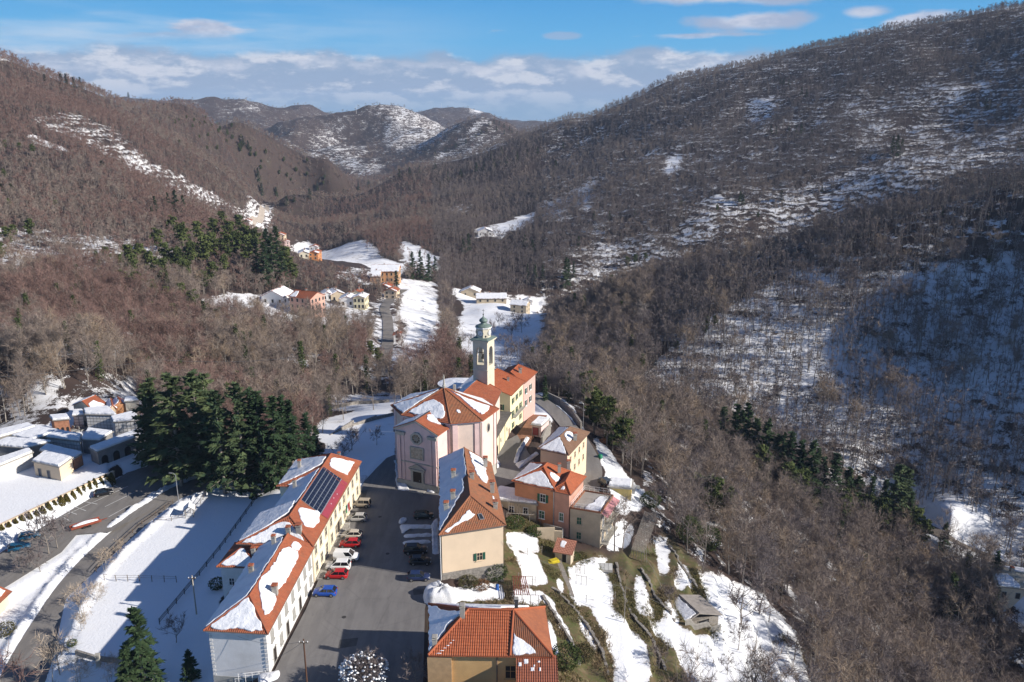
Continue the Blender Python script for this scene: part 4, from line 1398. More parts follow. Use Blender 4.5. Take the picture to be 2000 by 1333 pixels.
BOXED = []
for (kind, u, v, hp) in CONIF:
    if hp <= 0: continue
    if kind == 'pine' and u < 600 and 440 < v < 760: hp *= 1.08
    g_ = hit(u, v) if v < 1300 else at(u, v, -6.5)
    if v > 1300: g_.z = ground(g_.x, g_.y)
    dist = math.sqrt(g_.x ** 2 + g_.y ** 2 + (CAMH - g_.z) ** 2)
    el_ = math.atan2(CAMH - g_.z, math.hypot(g_.x, g_.y))
    vb_ = project(g_.x, g_.y, g_.z)[1]
    lo_, hi_ = 1.0, 60.0
    for _ in range(30):
        h = (lo_ + hi_) / 2
        if vb_ - project(g_.x, g_.y, g_.z + h)[1] < hp: lo_ = h
        else: hi_ = h
    k = {'cedar': 0, 'spruce': 2, 'pine': 4}[kind] + random.randrange(2)
    h0 = (26, 26, 20, 20, 14, 14)[k]
    s = h / h0
    wide = random.uniform(.9, 1.15) * (1.3 if v > 1300 else 1.0) * (1.5 if hp < 27 and kind == 'spruce' else 1.0)
    w_ = where_is(u, v, hp)
    e_ = single_tree(tname[kind][0], 'dark green %s tree %s' % (tname[kind][1], w_) if kind != 'pine' else 'olive green pine tree %s' % w_, 'tree', '%s trees %s' % (tname[kind][1], w_), CON_M[k], g_.x, g_.y, g_.z - 0.2, s * wide, random.uniform(0, 6.28), s)


# ------------------------------------------------------------------ buildings
def V2(p): return Vector((p[0], p[1]))


def offset_poly(c, d):
    """move every side of a convex counter-clockwise outline outward by d"""
    n = len(c); out = []
    for k in range(n):
        p0, p1, p2 = V2(c[k - 1]), V2(c[k]), V2(c[(k + 1) % n])
        e1 = (p1 - p0).normalized(); e2 = (p2 - p1).normalized()
        n1 = Vector((e1.y, -e1.x)); n2 = Vector((e2.y, -e2.x))
        s = n1 + n2
        out.append(p1 + s * (d / max(0.3, s.dot(n1))))
    return out


def quadpos(q, a, b):
    e = q[0].lerp(q[1], a); r = q[3].lerp(q[2], a)
    return e.lerp(r, b)


def roof_courses(mb, q, course=0.42, lift=0.055, m=0):
    """overlapping rows of tiles on one roof face q = [eave left, eave right, ridge right, ridge left]"""
    ev = (q[1] - q[0]); L = ev.length
    ev = ev.normalized()
    mid = (q[2] + q[3]) * .5 - q[0]
    sv = mid - ev * mid.dot(ev); S = sv.length; sv = sv.normalized()
    nv = ev.cross(sv).normalized()
    n = max(2, int(S / course))
    def lr(t):
        return q[0].lerp(q[3], t), q[1].lerp(q[2], t)
    def uv(p):
        d = p - q[0]
        return (d.dot(ev), d.dot(sv))
    for k in range(n):
        l0, r0 = lr(k / n); l1, r1 = lr((k + 1) / n)
        up = nv * lift
        a, b = l0 + up, r0 + up
        u4 = [uv(l0), uv(r0), uv(r1), uv(l1)]
        if (r1 - l1).length < 0.02:
            mb.face([a, b, (l1 + r1) * .5], m, u4[:3])
        else:
            mb.face([a, b, r1, l1], m, u4)
        mb.face([l0, r0, b, a], m, [u4[0], u4[1], u4[1], u4[0]])
    return nv


class Bld:
    def __init__(self, name, label, cat, org, group=None):
        self.o = Vector(org)
        self.e = empty(name, org, label, cat, group)

    def L(self, p):
        return Vector((p[0], p[1], p[2])) - self.o

    def wall(self, corners, zb, ze, m, name='wall', gables=None):
        b = MB()
        P = [(c[0] - self.o.x, c[1] - self.o.y) for c in corners]
        b.prism(P, zb - self.o.z, ze - self.o.z)
        if gables:
            for (k, apex) in gables:
                a0 = Vector((*P[k], ze - self.o.z)); a1 = Vector((*P[(k + 1) % len(P)], ze - self.o.z)); ap = self.L(apex)
                inn = (Vector((*P[(k + 2) % len(P)], 0)) - Vector((*P[(k + 1) % len(P)], 0))).normalized() * 0.25
                b.face([a0, a1, ap]); b.face([a1 + inn, a0 + inn, ap + inn])
                b.face([a0, ap, ap + inn, a0 + inn]); b.face([ap, a1, a1 + inn, ap + inn])
        return b.build(name, m, self.e)

    def roof(self, corners, ze, r0, r1, m, ov=0.5, gable=(False, False), mats=None, thick=0.14, name='roof', fascia=None):
        """four-sided roof; face k stands on side k of the outline; r0, r1 = ends of the ridge"""
        E_ = offset_poly(corners, ov)
        e = [self.L((p.x, p.y, ze)) for p in E_]
        r0 = self.L(r0); r1 = self.L(r1)
        faces = {0: [e[0], e[1], r0, r0], 1: [e[1], e[2], r1, r0], 2: [e[2], e[3], r1, r1], 3: [e[3], e[0], r0, r1]}
        if gable[0]: faces.pop(0)
        if gable[1]: faces.pop(2)
        b = MB()
        for k, q in faces.items():
            roof_courses(b, q, m=(mats or {}).get(k, 0))
            b.face([p - Vector((0, 0, thick)) for p in (q[:3] if k in (0, 2) else q)][::-1], 0)
        for k in range(4):
            a, c = e[k], e[(k + 1) % 4]
            if (k == 0 and gable[0]) or (k == 2 and gable[1]):
                ap = r0 if k == 0 else r1
                for p, s in ((a, ap), (ap, c)):
                    b.face([p - Vector((0, 0, thick)), s - Vector((0, 0, thick)), s + Vector((0, 0, .05)), p + Vector((0, 0, .05))], 0)
            else:
                b.face([a - Vector((0, 0, thick)), c - Vector((0, 0, thick)), c + Vector((0, 0, .05)), a + Vector((0, 0, .05))], 0)
        ml = m if isinstance(m, list) else [m]
        o = b.build(name, ml, self.e)
        # ridge and hip tiles
        c = MB()
        lines = [(r0, r1)]
        if not gable[0]: lines += [(e[0], r0), (e[1], r0)]
        if not gable[1]: lines += [(e[2], r1), (e[3], r1)]
        for p, q in lines:
            c.tube(p + Vector((0, 0, .05)), q + Vector((0, 0, .05)), .13, n=6)
        c.build('ridge_tiles', ml[0], o)
        # gutter
        g = MB()
        for k in faces:
            a, c_ = e[k], e[(k + 1) % 4]
            g.tube(a + Vector((0, 0, -.06)), c_ + Vector((0, 0, -.06)), .075, n=5)
        g.build('gutter', fascia or MAT.get('gutter_metal') or mat('gutter_metal', (0.16, 0.12, 0.10), 0.5), o)
        self.faces = faces
        return o

    def snow(self, roof, q, pts, th=0.16, jit=0.21, seed=0):
        R = random.Random(seed + len(pts) * 7 + int(q[0].x * 10))
        P = [quadpos(q, a, b) for a, b in pts]
        nv = (q[1] - q[0]).cross((q[2] + q[3]) * .5 - q[0]).normalized()
        ring = []
        n = len(P)
        for k in range(n):
            a, b = P[k], P[(k + 1) % n]
            d = b - a
            m = max(1, int(d.length / 0.45))
            if d.length < 1e-4: continue
            side = nv.cross(d).normalized()
            for s in range(m):
                t = s / m
                ring.append(a + d * t + side * R.uniform(-jit, jit) + d.normalized() * R.uniform(-.1, .1))
        ring = [(ring[k - 1] + ring[k] * 6 + ring[(k + 1) % len(ring)]) / 8 for k in range(len(ring))]
        cen = sum(ring, Vector()) / len(ring)
        b = MB()
        rows = []
        for h_, ins in ((0.02, 0), (th * .75, 0.05), (th, 0.17)):
            row = []
            for p in ring:
                d = cen - p
                row.append(b.vert(p + nv * h_ + d.normalized() * min(ins, d.length * .5)))
            rows.append(row)
        N = len(ring)
        for r_a, r_b in zip(rows, rows[1:]):
            for k in range(N):
                b.f.append([r_a[k], r_a[(k + 1) % N], r_b[(k + 1) % N], r_b[k]]); b.m.append(0)
        b.f.append(rows[-1]); b.m.append(0)
        return b.build('snow_patch', SNOW, roof)

    def chimney(self, roof, x, y, zb, h, w=0.7, m=None, tile=True):
        b = MB()
        p = self.L((x, y, zb))
        b.box(p, (w, w, h))
        b.box(p + Vector((0, 0, h)), (w * 1.25, w * 1.25, .09))
        for sx in (-1, 1):
            for sy in (-1, 1):
                b.box(p + Vector((sx * w * .4, sy * w * .4, h + .09)), (.12, .12, .28))
        o = b.build('chimney', m or CONC, roof)
        c = MB(); c.box(p + Vector((0, 0, h + .37)), (w * 1.3, w * 1.3, .12), taper=.8)
        c.build('chimney_cap', TILE if tile else CONC, roof)
        return o

    def edge(self, corners, k):
        a, c = V2(corners[k]), V2(corners[(k + 1) % len(corners)])
        d = c - a
        return a, d.normalized(), d.length, math.atan2(d.y, d.x)


_WM = {}


def opening(B, corners, k, s, z, w, h, frame=None, pane=None, shutter=None, name='window', sill=True, bars=True, arch=False, folded=True):
    """window or door on side k, its centre s metres along and its foot at height z"""
    frame = frame or WHITE; pane = pane or GLASS
    a, d, L, ang = B.edge(corners, k)
    key = (name, w, h, frame.name, sill, bars)
    if key not in _WM:
        b = MB(); f = 0.11
        for (x, zz, ww, hh) in ((-w / 2 - f / 2, -f, f, h + 2 * f), (w / 2 + f / 2, -f, f, h + 2 * f), (0, -f, w, f), (0, h, w, f)):
            b.box((x, -.02, zz), (ww, .14, hh))
        if bars:
            b.box((0, -.035, 0), (.06, .05, h)); b.box((0, -.033, h * .55), (w, .04, .05))
        if sill: b.box((0, -.08, -f - .07), (w + .45, .28, .07))
        _WM[key] = b.mesh(name, frame)
        c = MB(); c.box((0, -.005, 0), (w, .03, h))
        _WM[key + ('p',)] = c.mesh('pane', pane)
    o = bpy.data.objects.new(name, _WM[key]); COL.objects.link(o); o.parent = B.e
    q = a + d * s
    o.location = (q.x - B.o.x, q.y - B.o.y, z - B.o.z); o.rotation_euler = (0, 0, ang)
    pkey = key + ('p', pane.name)
    if pkey not in _WM:
        c = MB(); c.box((0, -.005, 0), (w, .03, h)); _WM[pkey] = c.mesh('pane' if name == 'window' else 'panel', pane)
    p = bpy.data.objects.new('pane' if name == 'window' else 'panel', _WM[pkey]); COL.objects.link(p); p.parent = o
    if shutter:
        sk = ('sh', w, h, shutter.name)
        if sk not in _WM:
            c = MB(); c.box((0, -.03, 0), (w * .52, .07, h))
            for t in range(6): c.box((0, -.08, h * (t + .35) / 6.2), (w * .42, .03, h * .08))
            _WM[sk] = c.mesh('shutter', shutter)
        for sx in (-1, 1):
            if shutter is GREEN and not folded:
                x = sx * w * .25
                yy = -.06
            else:
                x = sx * (w * .78 + .06); yy = -.05
            t = bpy.data.objects.new('shutter', _WM[sk]); COL.objects.link(t); t.parent = o; t.location = (x, yy, 0)
    return o


M_WHITE = mat('white_plaster', (0.70, 0.69, 0.68), 0.85, 0.05, 0.5, 0.15, 6, dirt=(0.55, 0.53, 0.50), dscale=0.3)
M_YELLOW = mat('yellow_plaster', (0.74, 0.68, 0.54), 0.85, 0.05, 0.5, 0.15, 6, dirt=(0.64, 0.57, 0.45), dscale=0.3)
M_CREAM = mat('cream_plaster', (0.71, 0.56, 0.40), 0.85, 0.04, 0.4, 0.1, 6)
M_PINK = mat('pink_plaster', (0.71, 0.52, 0.49), 0.85, 0.06, 0.4, 0.15, 6, dirt=(0.52, 0.42, 0.40), dscale=0.25)
M_PINKC = mat('pale_peach_plaster', (0.70, 0.56, 0.47), 0.85, 0.06, 0.4, 0.15, 6, dirt=(0.56, 0.46, 0.40), dscale=0.3)
M_LEMON = mat('lemon_plaster', (0.74, 0.67, 0.44), 0.85, 0.05, 0.4, 0.1, 6)
M_BEIGE = mat('beige_plaster', (0.48, 0.40, 0.29), 0.88, 0.1, 0.5, 0.2, 6, dirt=(0.36, 0.31, 0.24), dscale=0.3)
M_RED = mat('terracotta_plaster', (0.50, 0.235, 0.13), 0.88, 0.1, 0.5, 0.2, 6, dirt=(0.40, 0.21, 0.14), dscale=0.3)
M_ROSE = mat('rose_plaster', (0.50, 0.28, 0.21), 0.88, 0.1, 0.5, 0.2, 6)
M_OCHRE = mat('ochre_plaster', (0.62, 0.39, 0.17), 0.88, 0.08, 0.5, 0.2, 6, dirt=(0.5, 0.32, 0.16), dscale=0.3)
M_STONEP = mat('grey_stone_plaster', (0.40, 0.38, 0.33), 0.9, 0.12, 0.6, 0.3, 5, dirt=(0.28, 0.27, 0.24), dscale=0.4)
M_BASE = mat('grey_base_render', (0.34, 0.335, 0.31), 0.9, 0.1, 1.0, 0.2, 8)
M_COPPER = mat('verdigris_copper', (0.16, 0.21, 0.185), 0.6, 0.2, 2.0, metal=0.2)
M_REDM = mat('red_roof_sheet', (0.33, 0.055, 0.075), 0.5, 0.1)
M_SOLAR = mat('solar_cells', (0.012, 0.016, 0.034), 0.16, 0.1, 3.0, spec=0.6)
M_DOOR = mat('dark_wood_door', (0.030, 0.022, 0.018), 0.6, 0.2, 3)
M_STRIP = mat('metal_sheet', (0.30, 0.31, 0.33), 0.5, 0.1)


def q4(fl, fr, br, bl): return [V2(fl), V2(fr), V2(br), V2(bl)]


# ---- white house at the near end of the plaza
B = Bld('white_house', 'long white house with half snowy hipped tile roof, nearest left of the plaza', 'house', (-38.2, 106, 0))
c = q4((-42.3, 96.2), (-34.1, 95.5), (-33.3, 118.0), (-41.4, 118.4))
B.wall(c, -5.5, 6.75, M_WHITE)
cb = [p for p in offset_poly(c, 0.05)]
B.wall(cb, -5.5, -0.9, M_BASE, 'plinth')
b = MB()
for z in np.arange(-.8, 6.2, .62):
        p = c[1]
        b.box((p.x - B.o.x - .18, p.y - B.o.y - .03, z), (.42, .10, .34)); b.box((c[0].x - B.o.x + .2, c[0].y - B.o.y - .03, z), (.42, .12, .34))
o = b.build('quoins', mat('pale_quoin', (.58, .57, .55), .85, .06), B.e); o['kind'] = 'stuff'
b = MB(); b.prism([(p.x - B.o.x, p.y - B.o.y) for p in offset_poly(c, .22)], 6.25, 6.62); b.build('cornice', WHITE, B.e)
r = B.roof(c, 6.75, (-37.6, 100.2, 9.35), (-36.9, 118.0, 9.35), [TILE], gable=(False, True))
F = B.faces
B.snow(r, F[0], [(.03, .09), (.25, .06), (.5, .09), (.75, .06), (.96, .09), (.95, .5), (.9, .8), (.7, .96), (.2, .96), (.05, .6)], .22)
B.snow(r, F[3], [(.02, .03), (.30, .03), (.6, .05), (.98, .03), (.98, .95), (.6, .97), (.2, .97), (.03, .9)], .24)
B.snow(r, F[1], [(.055, .32), (.12, .22), (.20, .24), (.255, .28), (.285, .46), (.33, .36), (.46, .28), (.56, .26), (.68, .28), (.79, .30), (.84, .40), (.83, .76), (.74, .90), (.6, .88), (.45, .90), (.33, .94), (.24, .99), (.15, .9), (.085, .6)], .2)
B.snow(r, F[1], [(.86, .40), (.92, .38), (.95, .55), (.93, .74), (.87, .7), (.83, .62)], .15)
B.chimney(r, -34.9, 103.2, 7.0, 1.9, .75); B.chimney(r, -40.0, 108.4, 7.3, 1.7, .65); B.chimney(r, -38.7, 116.0, 8.3, 1.5, .6)
for i, s in enumerate((2.2, 5.4, 8.6, 11.8, 15, 18.2, 21.0)):
    opening(B, c, 1, s, 3.9, .95, 1.5, M_BASE, mat('grey_shutter', (0.36, 0.35, 0.33), .7, .1))
for i, s in enumerate((5.6, 11.8, 18.2, 21)):
    opening(B, c, 1, s, .9, .95, 1.5, M_BASE, MAT['grey_shutter'])
for s in (2.6, 8.6, 15): opening(B, c, 1, s, 0.06, 1.05, 2.3, M_BASE, M_DOOR, None, 'door', False, False)
opening(B, c, 0, 3.7, -2.0, 1.1, .75, WHITE, GLASS); opening(B, c, 0, 6.3, -2.2, .9, 1.2, M_BASE, DARK, None, 'door', False, False)
b = MB(); b.box((15 - 10.3, 0, 0), (.1, .1, .1))
# front wing to the left behind it
B = Bld('white_annex', 'small white annex with snowy hipped roof on the garden side of the white house', 'house', (-44, 118, -3))
c = q4((-47.2, 114.6), (-41.5, 114.4), (-41.3, 121), (-46.8, 121.2))
B.wall(c, -5, 5.5, M_WHITE)
r = B.roof(c, 5.5, (-44.4, 117.6, 7.2), (-41.3, 118.0, 7.3), [TILE])
B.snow(r, B.faces[0], [(.04, .10), (.5, .08), (.97, .09), (.96, .5), (.9, .9), (.1, .92), (.06, .5)], .2)
B.snow(r, B.faces[3], [(.1, .5), (.5, .5), (.8, .75), (.5, .9), (.3, .8)], .12)
B.chimney(r, -42.3, 116.4, 6.0, 1.4, .6)
opening(B, c, 0, 1.6, 2.0, .8, 1.2, WHITE, GLASS)
b_ = Bld('terrace_shed', 'low flat shed with a smooth snow cap beside the white annex', 'shed', (-44, 109, -3))
c = q4((-45.6, 106), (-43.2, 105.8), (-42.8, 112), (-45.2, 112.2))
b_.wall(c, -5, -.9, M_WHITE)
o_ = b_.wall(offset_poly(c, .25), -.9, -.7, CONC, 'roof_slab')
e4 = [b_.L((p.x, p.y, -.7)) for p in offset_poly(c, .2)]
b_.snow(o_, e4, [(0, 0), (1, 0), (1, 1), (0, 1)], .28, .05)

# ---- yellow town hall with solar panels
B = Bld('yellow_hall', 'long pale yellow hall with a solar array on its orange tile roof', 'town hall', (-37.5, 135, 0))
RX = lambda y: -38.1 + (y - 119) * 0.052
cn = q4((-45.4, 119.2), (-33.35, 118.5), (-32.85, 128.6), (-44.8, 129.2))
cm = q4((-42.9, 129.1), (-32.87, 128.5), (-32.2, 140.9), (-42.3, 141.3))
cf = q4((-44.9, 140.9), (-32.25, 140.4), (-31.6, 151.4), (-44.4, 152.2))
for cc, nm in ((cn, 'wall'), (cm, 'wall'), (cf, 'wall')):
    B.wall(cc, -5, 7.0, M_YELLOW, nm)
rn_ = B.roof(cn, 7.0, (RX(122.5), 122.8, 10.0), (RX(129), 129.6, 10.0), [TILE], gable=(False, True)); FN = dict(B.faces)
rm_ = B.roof(cm, 7.0, (RX(128), 128.0, 10.0), (RX(142), 142.6, 10.0), [TILE], gable=(True, True)); FM = dict(B.faces)
rf_ = B.roof(cf, 7.0, (RX(142.5), 142.4, 10.05), (RX(149), 149.0, 10.05), [TILE]); FF = dict(B.faces)
B.snow(rn_, FN[0], [(.03, .05), (.5, .04), (.95, .07), (.92, .35), (.84, .62), (.72, .76), (.45, .80), (.14, .74), (.05, .45)], .22)
B.snow(rn_, FN[3], [(.02, .03), (.5, .03), (.96, .03), (.98, .5), (.7, .9), (.35, .9), (.05, .88)], .22)
B.snow(rn_, FN[1], [(.20, .45), (.35, .26), (.62, .20), (.85, .30), (.88, .40), (.80, .50), (.70, .75), (.55, .90), (.40, .88), (.28, .7)], .2)
B.snow(rm_, FM[3], [(.0, .03), (.5, .02), (1, .03), (1, .93), (.5, .95), (0, .93)], .24)
B.snow(rf_, FF[0], [(.10, .10), (.5, .08), (.78, .2), (.86, .6), (.84, .93), (.2, .93), (.1, .5)], .2)
B.snow(rf_, FF[3], [(.02, .03), (.98, .03), (.95, .5), (.7, .92), (.2, .92), (.05, .6)], .22)
B.snow(rf_, FF[1], [(.36, .18), (.9, .2), (.86, .55), (.78, .88), (.55, .9), (.3, .85), (.28, .6), (.33, .4)], .22)
# the array: 12 x 5 panels on the sunny slope, a red sheet below them
q = [FN[1][0].lerp(FN[1][1], .82), FF[1][0].lerp(FF[1][1], .12), FF[1][3].lerp(FF[1][2], .05), FN[1][3].lerp(FN[1][2], .9)]
nv = (q[1] - q[0]).cross(q[3] - q[0]).normalized()
pe = (quadpos(q, 1 / 12, .5) - quadpos(q, 0, .5)); ps = (quadpos(q, 0, 1) - quadpos(q, 0, .30)) / 5
b = MB()
ue, us = pe * .455, ps * .425
for z0, z1, f_ in ((0.0, .05, 1.0),):
    A_ = [-ue - us, ue - us, ue + us, -ue + us]
    lo = [b.vert(p + nv * z0) for p in A_]; hi = [b.vert(p + nv * z1) for p in A_]
    b.f.append(hi); b.m.append(0)
    for k in range(4): b.f.append([lo[k], lo[(k + 1) % 4], hi[(k + 1) % 4], hi[k]]); b.m.append(0)
pan = b.mesh('solar_panel', M_SOLAR)
for i in range(12):
    for j in range(5):
        o = bpy.data.objects.new('solar_panel', pan); COL.objects.link(o); o.parent = rm_
        o.location = quadpos(q, (i + .5) / 12, .28 + .70 * (j + .5) / 5) + nv * .105
b = MB()
for i in range(24):
    A_ = [quadpos(q, i / 24, .03), quadpos(q, (i + .9) / 24, .03), quadpos(q, (i + .9) / 24, .26), quadpos(q, i / 24, .26)]
    b.face([p + nv * .12 for p in A_]); b.face([A_[0] + nv * .05, A_[1] + nv * .05, A_[1] + nv * .12, A_[0] + nv * .12])
b.face([quadpos(q, t, s) + nv * .085 for t, s in ((0, .03), (1, .03), (1, .26), (0, .26))])
b.build('red_sheet', M_REDM, rm_)
b = MB(); b.face([quadpos(q, t, s) + nv * .10 for t, s in ((-.005, .265), (1.005, .265), (1.005, .985), (-.005, .985))]); b.build('panel_rack', METAL, rm_)
for p_ in ((.32, .13), (.47, .15), (.6, .12)):
    B.snow(rm_, q, [(p_[0], p_[1]), (p_[0] + .025, p_[1]), (p_[0] + .02, p_[1] + .05), (p_[0], p_[1] + .05)], .2, .05)
B.chimney(rm_, -41, 137.5, 7.9, 1.6, .6); B.chimney(rf_, -42.4, 146.5, 7.9, 1.5, .6); B.chimney(rn_, -37.4, 119.9, 7.6, 1.7, .7); B.chimney(rn_, -35.7, 120.2, 7.7, 1.9, .85); B.chimney(rf_, -35.5, 151.2, 7.6, 1.4, .5)
for cc, ss in ((cn, (2.0, 5.0, 8.2)), (cm, (1.6, 4.6, 7.6, 10.6)), (cf, (2.0, 5.4, 8.8))):
    for s in ss:
        opening(B, cc, 1, s, 4.1, 1.15, 1.7, mat('ochre_trim', (0.66, 0.58, 0.44), .8, .06), GLASS)
        opening(B, cc, 1, s, .9, 1.15, 1.8, MAT['ochre_trim'], GLASS)
opening(B, cm, 1, 6.1, 0.06, 1.6, 2.7, MAT['ochre_trim'], M_DOOR, None, 'door', False, False)
b = MB()
for cc in (cn, cm, cf):
    a, d, L, ang = B.edge(cc, 1)
    n_ = Vector((d.y, -d.x))
    for s in (.35, L - .35):
        p = a + d * s + n_ * .04
        b = MB(); b.box((p.x - B.o.x, p.y - B.o.y, 0), (.14, .5, 6.8), ang - math.pi / 2); b.build('pilaster', MAT['ochre_trim'], B.e)
b = MB(); p = B.L((-31.9, 134.6, 0)); b.box(p, (1.9, 4.5, .16)); b.box(p + Vector((-.3, 0, .16)), (1.3, 3.7, .16)); b.box(p + Vector((-.5, 0, .32)), (.9, 3, .14)); b.build('entrance_steps', CONC, B.e)
b = MB()
for y in (-2.1, 2.1):
    b.tube(p + Vector((-.9, y, 1.2)), p + Vector((1.1, y, .95)), .035)
    for x in (-.8, 1.0): b.tube(p + Vector((x, y, .0)), p + Vector((x, y, 1.15)), .03)
b.build('handrail', WHITE, B.e)
B.wall([V2((-33.2, 119.2)), V2((-32.1, 119.2)), V2((-31.2, 140)), V2((-32.3, 140))], -.3, 0.12, CONC, 'pavement_kerb')
# flag by the door
fl = empty('flag', (-32.0, 138.0, 3.6), 'Italian tricolour flag hanging from the yellow hall by the door', 'flag')
b = MB(); b.tube((-.3, 0, -.2), (.9, -.1, 1.3), .03); b.build('flag_pole', WHITE, fl)
for k, (nm, cc) in enumerate((('green', (0.02, 0.24, 0.08)), ('white', (.75, .75, .75)), ('red', (0.5, 0.03, 0.035)))):
    b = MB()
    for j in range(4):
        x0, x1 = .25 + k * .26, .25 + (k + 1) * .26
        z0, z1 = -j * .42, -(j + 1) * .42
        w0, w1 = .08 * math.sin(j * 1.5 + k), .08 * math.sin((j + 1) * 1.5 + k)
        b.face([(x0, w0, z0 + .3 + x0 * .9), (x1, w0 + .05, z0 + .3 + x1 * .9), (x1, w1 + .05, z1 + .3 + x1 * .9), (x0, w1, z1 + .3 + x0 * .9)])
    b.build('flag_stripe', mat('flag_' + nm, cc, .8, .03), fl)

# ---- church
CO = Vector((-19.8, 154.0, 0.0)); CA = math.atan2(-.417, .909)


def CW(x, y, z=0.0):
    r_ = Vector((.909, -.417, 0)); f_ = Vector((.417, .909, 0))
    return CO + r_ * x + f_ * y + Vector((0, 0, z))


B = Bld('church', 'pink baroque church with an eight-sided tile roof at the head of the plaza', 'church', CO)
hw = 4.95
nar = [V2(CW(-hw, 0)), V2(CW(hw, 0)), V2(CW(hw, 6.0)), V2(CW(-hw, 6.0))]
B.wall(nar, -1, 13.0, M_PINK, 'facade', [(0, CW(0, 0, 15.3))])
OCT = [(-5.8, 4.5), (5.8, 4.5), (10.7, 8.3), (10.7, 15.6), (5.8, 19.4), (-5.8, 19.4), (-10.7, 15.6), (-10.7, 8.3)]
octw = [V2(CW(x, y)) for x, y in OCT]
B.wall(octw, -1, 14.2, M_PINKC, 'nave_wall')
cor = [CW(x * 1.02, (y - 12) * 1.03 + 12) for x, y in OCT]
B.wall(offset_poly(octw, .35), 13.75, 14.18, WHITE, 'cornice')
B.wall(offset_poly(octw, .12), -1, 1.6, M_STONEP, 'plinth')
# pilasters on the corners of the nave
b = MB()
for k in range(8):
    a = octw[k]
    for kk, t in ((k - 1, 1), (k, 0)):
        a0, d, L, ang = B.edge(octw, kk % 8)
        n_ = Vector((d.y, -d.x)); p = a0 + d * (L - .75 if t else .75) + n_ * .06
        b = MB(); b.box((p.x - B.o.x, p.y - B.o.y, 1.6), (1.1, .3, 12.1), ang); b.build('pilaster', M_PINK, B.e)
# roof of the nave: eight tiled slopes meeting at one point
apx = CW(0, 11.9, 18.7)
ev = [B.L((p.x, p.y, 14.2)) for p in offset_poly(octw, .7)]
ap = B.L(apx)
b = MB(); NF = {}
for k in range(8):
    q = [ev[k], ev[(k + 1) % 8], ap, ap]
    NF[k] = q
    roof_courses(b, q, m=1 if k in (1,) else 0)
    b.face([ev[(k + 1) % 8] - Vector((0, 0, .15)), ev[k] - Vector((0, 0, .15)), ev[k] + Vector((0, 0, .05)), ev[(k + 1) % 8] + Vector((0, 0, .05))][::-1])
roofc = b.build('nave_roof', [TILE, TILEO], B.e)
b = MB()
for k in range(8): b.tube(ev[k] + Vector((0, 0, .06)), ap + Vector((0, 0, .06)), .14)
b.build('hip_tiles', TILEO, roofc)
b = MB(); b.lathe([(.35, 0), (.4, .5), (.22, .8), (.16, 2.4), (.05, 3.1)], ap, 8); b.build('finial', M_STONEP, roofc)
b = MB(); b.box(ap + Vector((2.2, 1.2, -1.2)), (.6, .6, 1.5)); b.build('chimney', M_STONEP, roofc)
B.snow(roofc, NF[7], [(.03, .05), (.97, .06), (.75, .6), (.55, .9), (.42, .9), (.2, .5)], .22)
B.snow(roofc, NF[6], [(.03, .04), (.97, .04), (.7, .65), (.52, .92), (.45, .9), (.2, .5)], .22)
B.snow(roofc, NF[5], [(.03, .04), (.97, .04), (.7, .65), (.52, .92), (.45, .9), (.2, .5)], .22)
B.snow(roofc, NF[0], [(.05, .10), (.40, .08), (.84, .10), (.90, .3), (.84, .46), (.62, .56), (.35, .60), (.10, .48)], .22)
B.snow(roofc, NF[2], [(.22, .12), (.62, .10), (.90, .14), (.80, .42), (.66, .66), (.56, .88), (.50, .84), (.42, .6), (.22, .34)], .24)
B.snow(roofc, NF[1], [(.38, .27), (.52, .26), (.54, .36), (.40, .37)], .15)
B.snow(roofc, NF[3], [(.05, .1), (.9, .1), (.6, .8), (.4, .7)], .2)
# narthex roof with its two slopes
eL0, eR0 = B.L(CW(-hw - .45, -.35, 12.95)), B.L(CW(hw + .45, -.35, 12.95))
eL1, eR1 = B.L(CW(-hw - .45, 5.6, 12.95)), B.L(CW(hw + .45, 5.6, 12.95))
rg0, rg1 = B.L(CW(0, -.35, 15.4)), B.L(CW(0, 8.0, 15.4))
b = MB()
qR = [eR0, eR1, rg1, rg0]; qL = [eL1, eL0, rg0, rg1]
roof_courses(b, qR); roof_courses(b, qL)
for q in (qR, qL): b.face([p - Vector((0, 0, .14)) for p in q][::-1])
for p_, q_ in ((eL0, rg0), (rg0, eR0)): b.face([p_ - Vector((0, 0, .25)), q_ - Vector((0, 0, .25)), q_ + Vector((0, 0, .06)), p_ + Vector((0, 0, .06))])
for p_, q_ in ((eR0, eR1), (eL1, eL0)): b.face([p_ - Vector((0, 0, .14)), q_ - Vector((0, 0, .14)), q_ + Vector((0, 0, .06)), p_ + Vector((0, 0, .06))])
ro = b.build('facade_roof', [TILE], B.e)
B.snow(ro, qL, [(.05, .05), (.97, .05), (.97, .93), (.1, .9)], .2)
B.snow(ro, qR, [(.40, .52), (.60, .30), (.80, .20), (.92, .3), (.95, .6), (.8, .75), (.5, .93), (.35, .8)], .2)
b = MB(); b.tube(rg0 + Vector((0, 0, .06)), rg1 + Vector((0, 0, .06)), .13); b.tube(rg0, rg0 + Vector((0, 0, 1.5)), .05); b.tube(rg0 + Vector((-.35, 0.16, 1.1)), rg0 + Vector((.35, -.16, 1.1)), .05); b.build('gable_cross', mat('dark_iron', (.04, .04, .045), .6, .1), ro)
# mouldings of the facade
nar2 = [V2(CW(-hw, 0)), V2(CW(hw, 0))]


def fbox(b, x, z, w, h, dpt=.18, m=0):
    p = CW(x, -dpt / 2) - CO
    b.box((p.x, p.y, z), (w, dpt, h), CA, m)


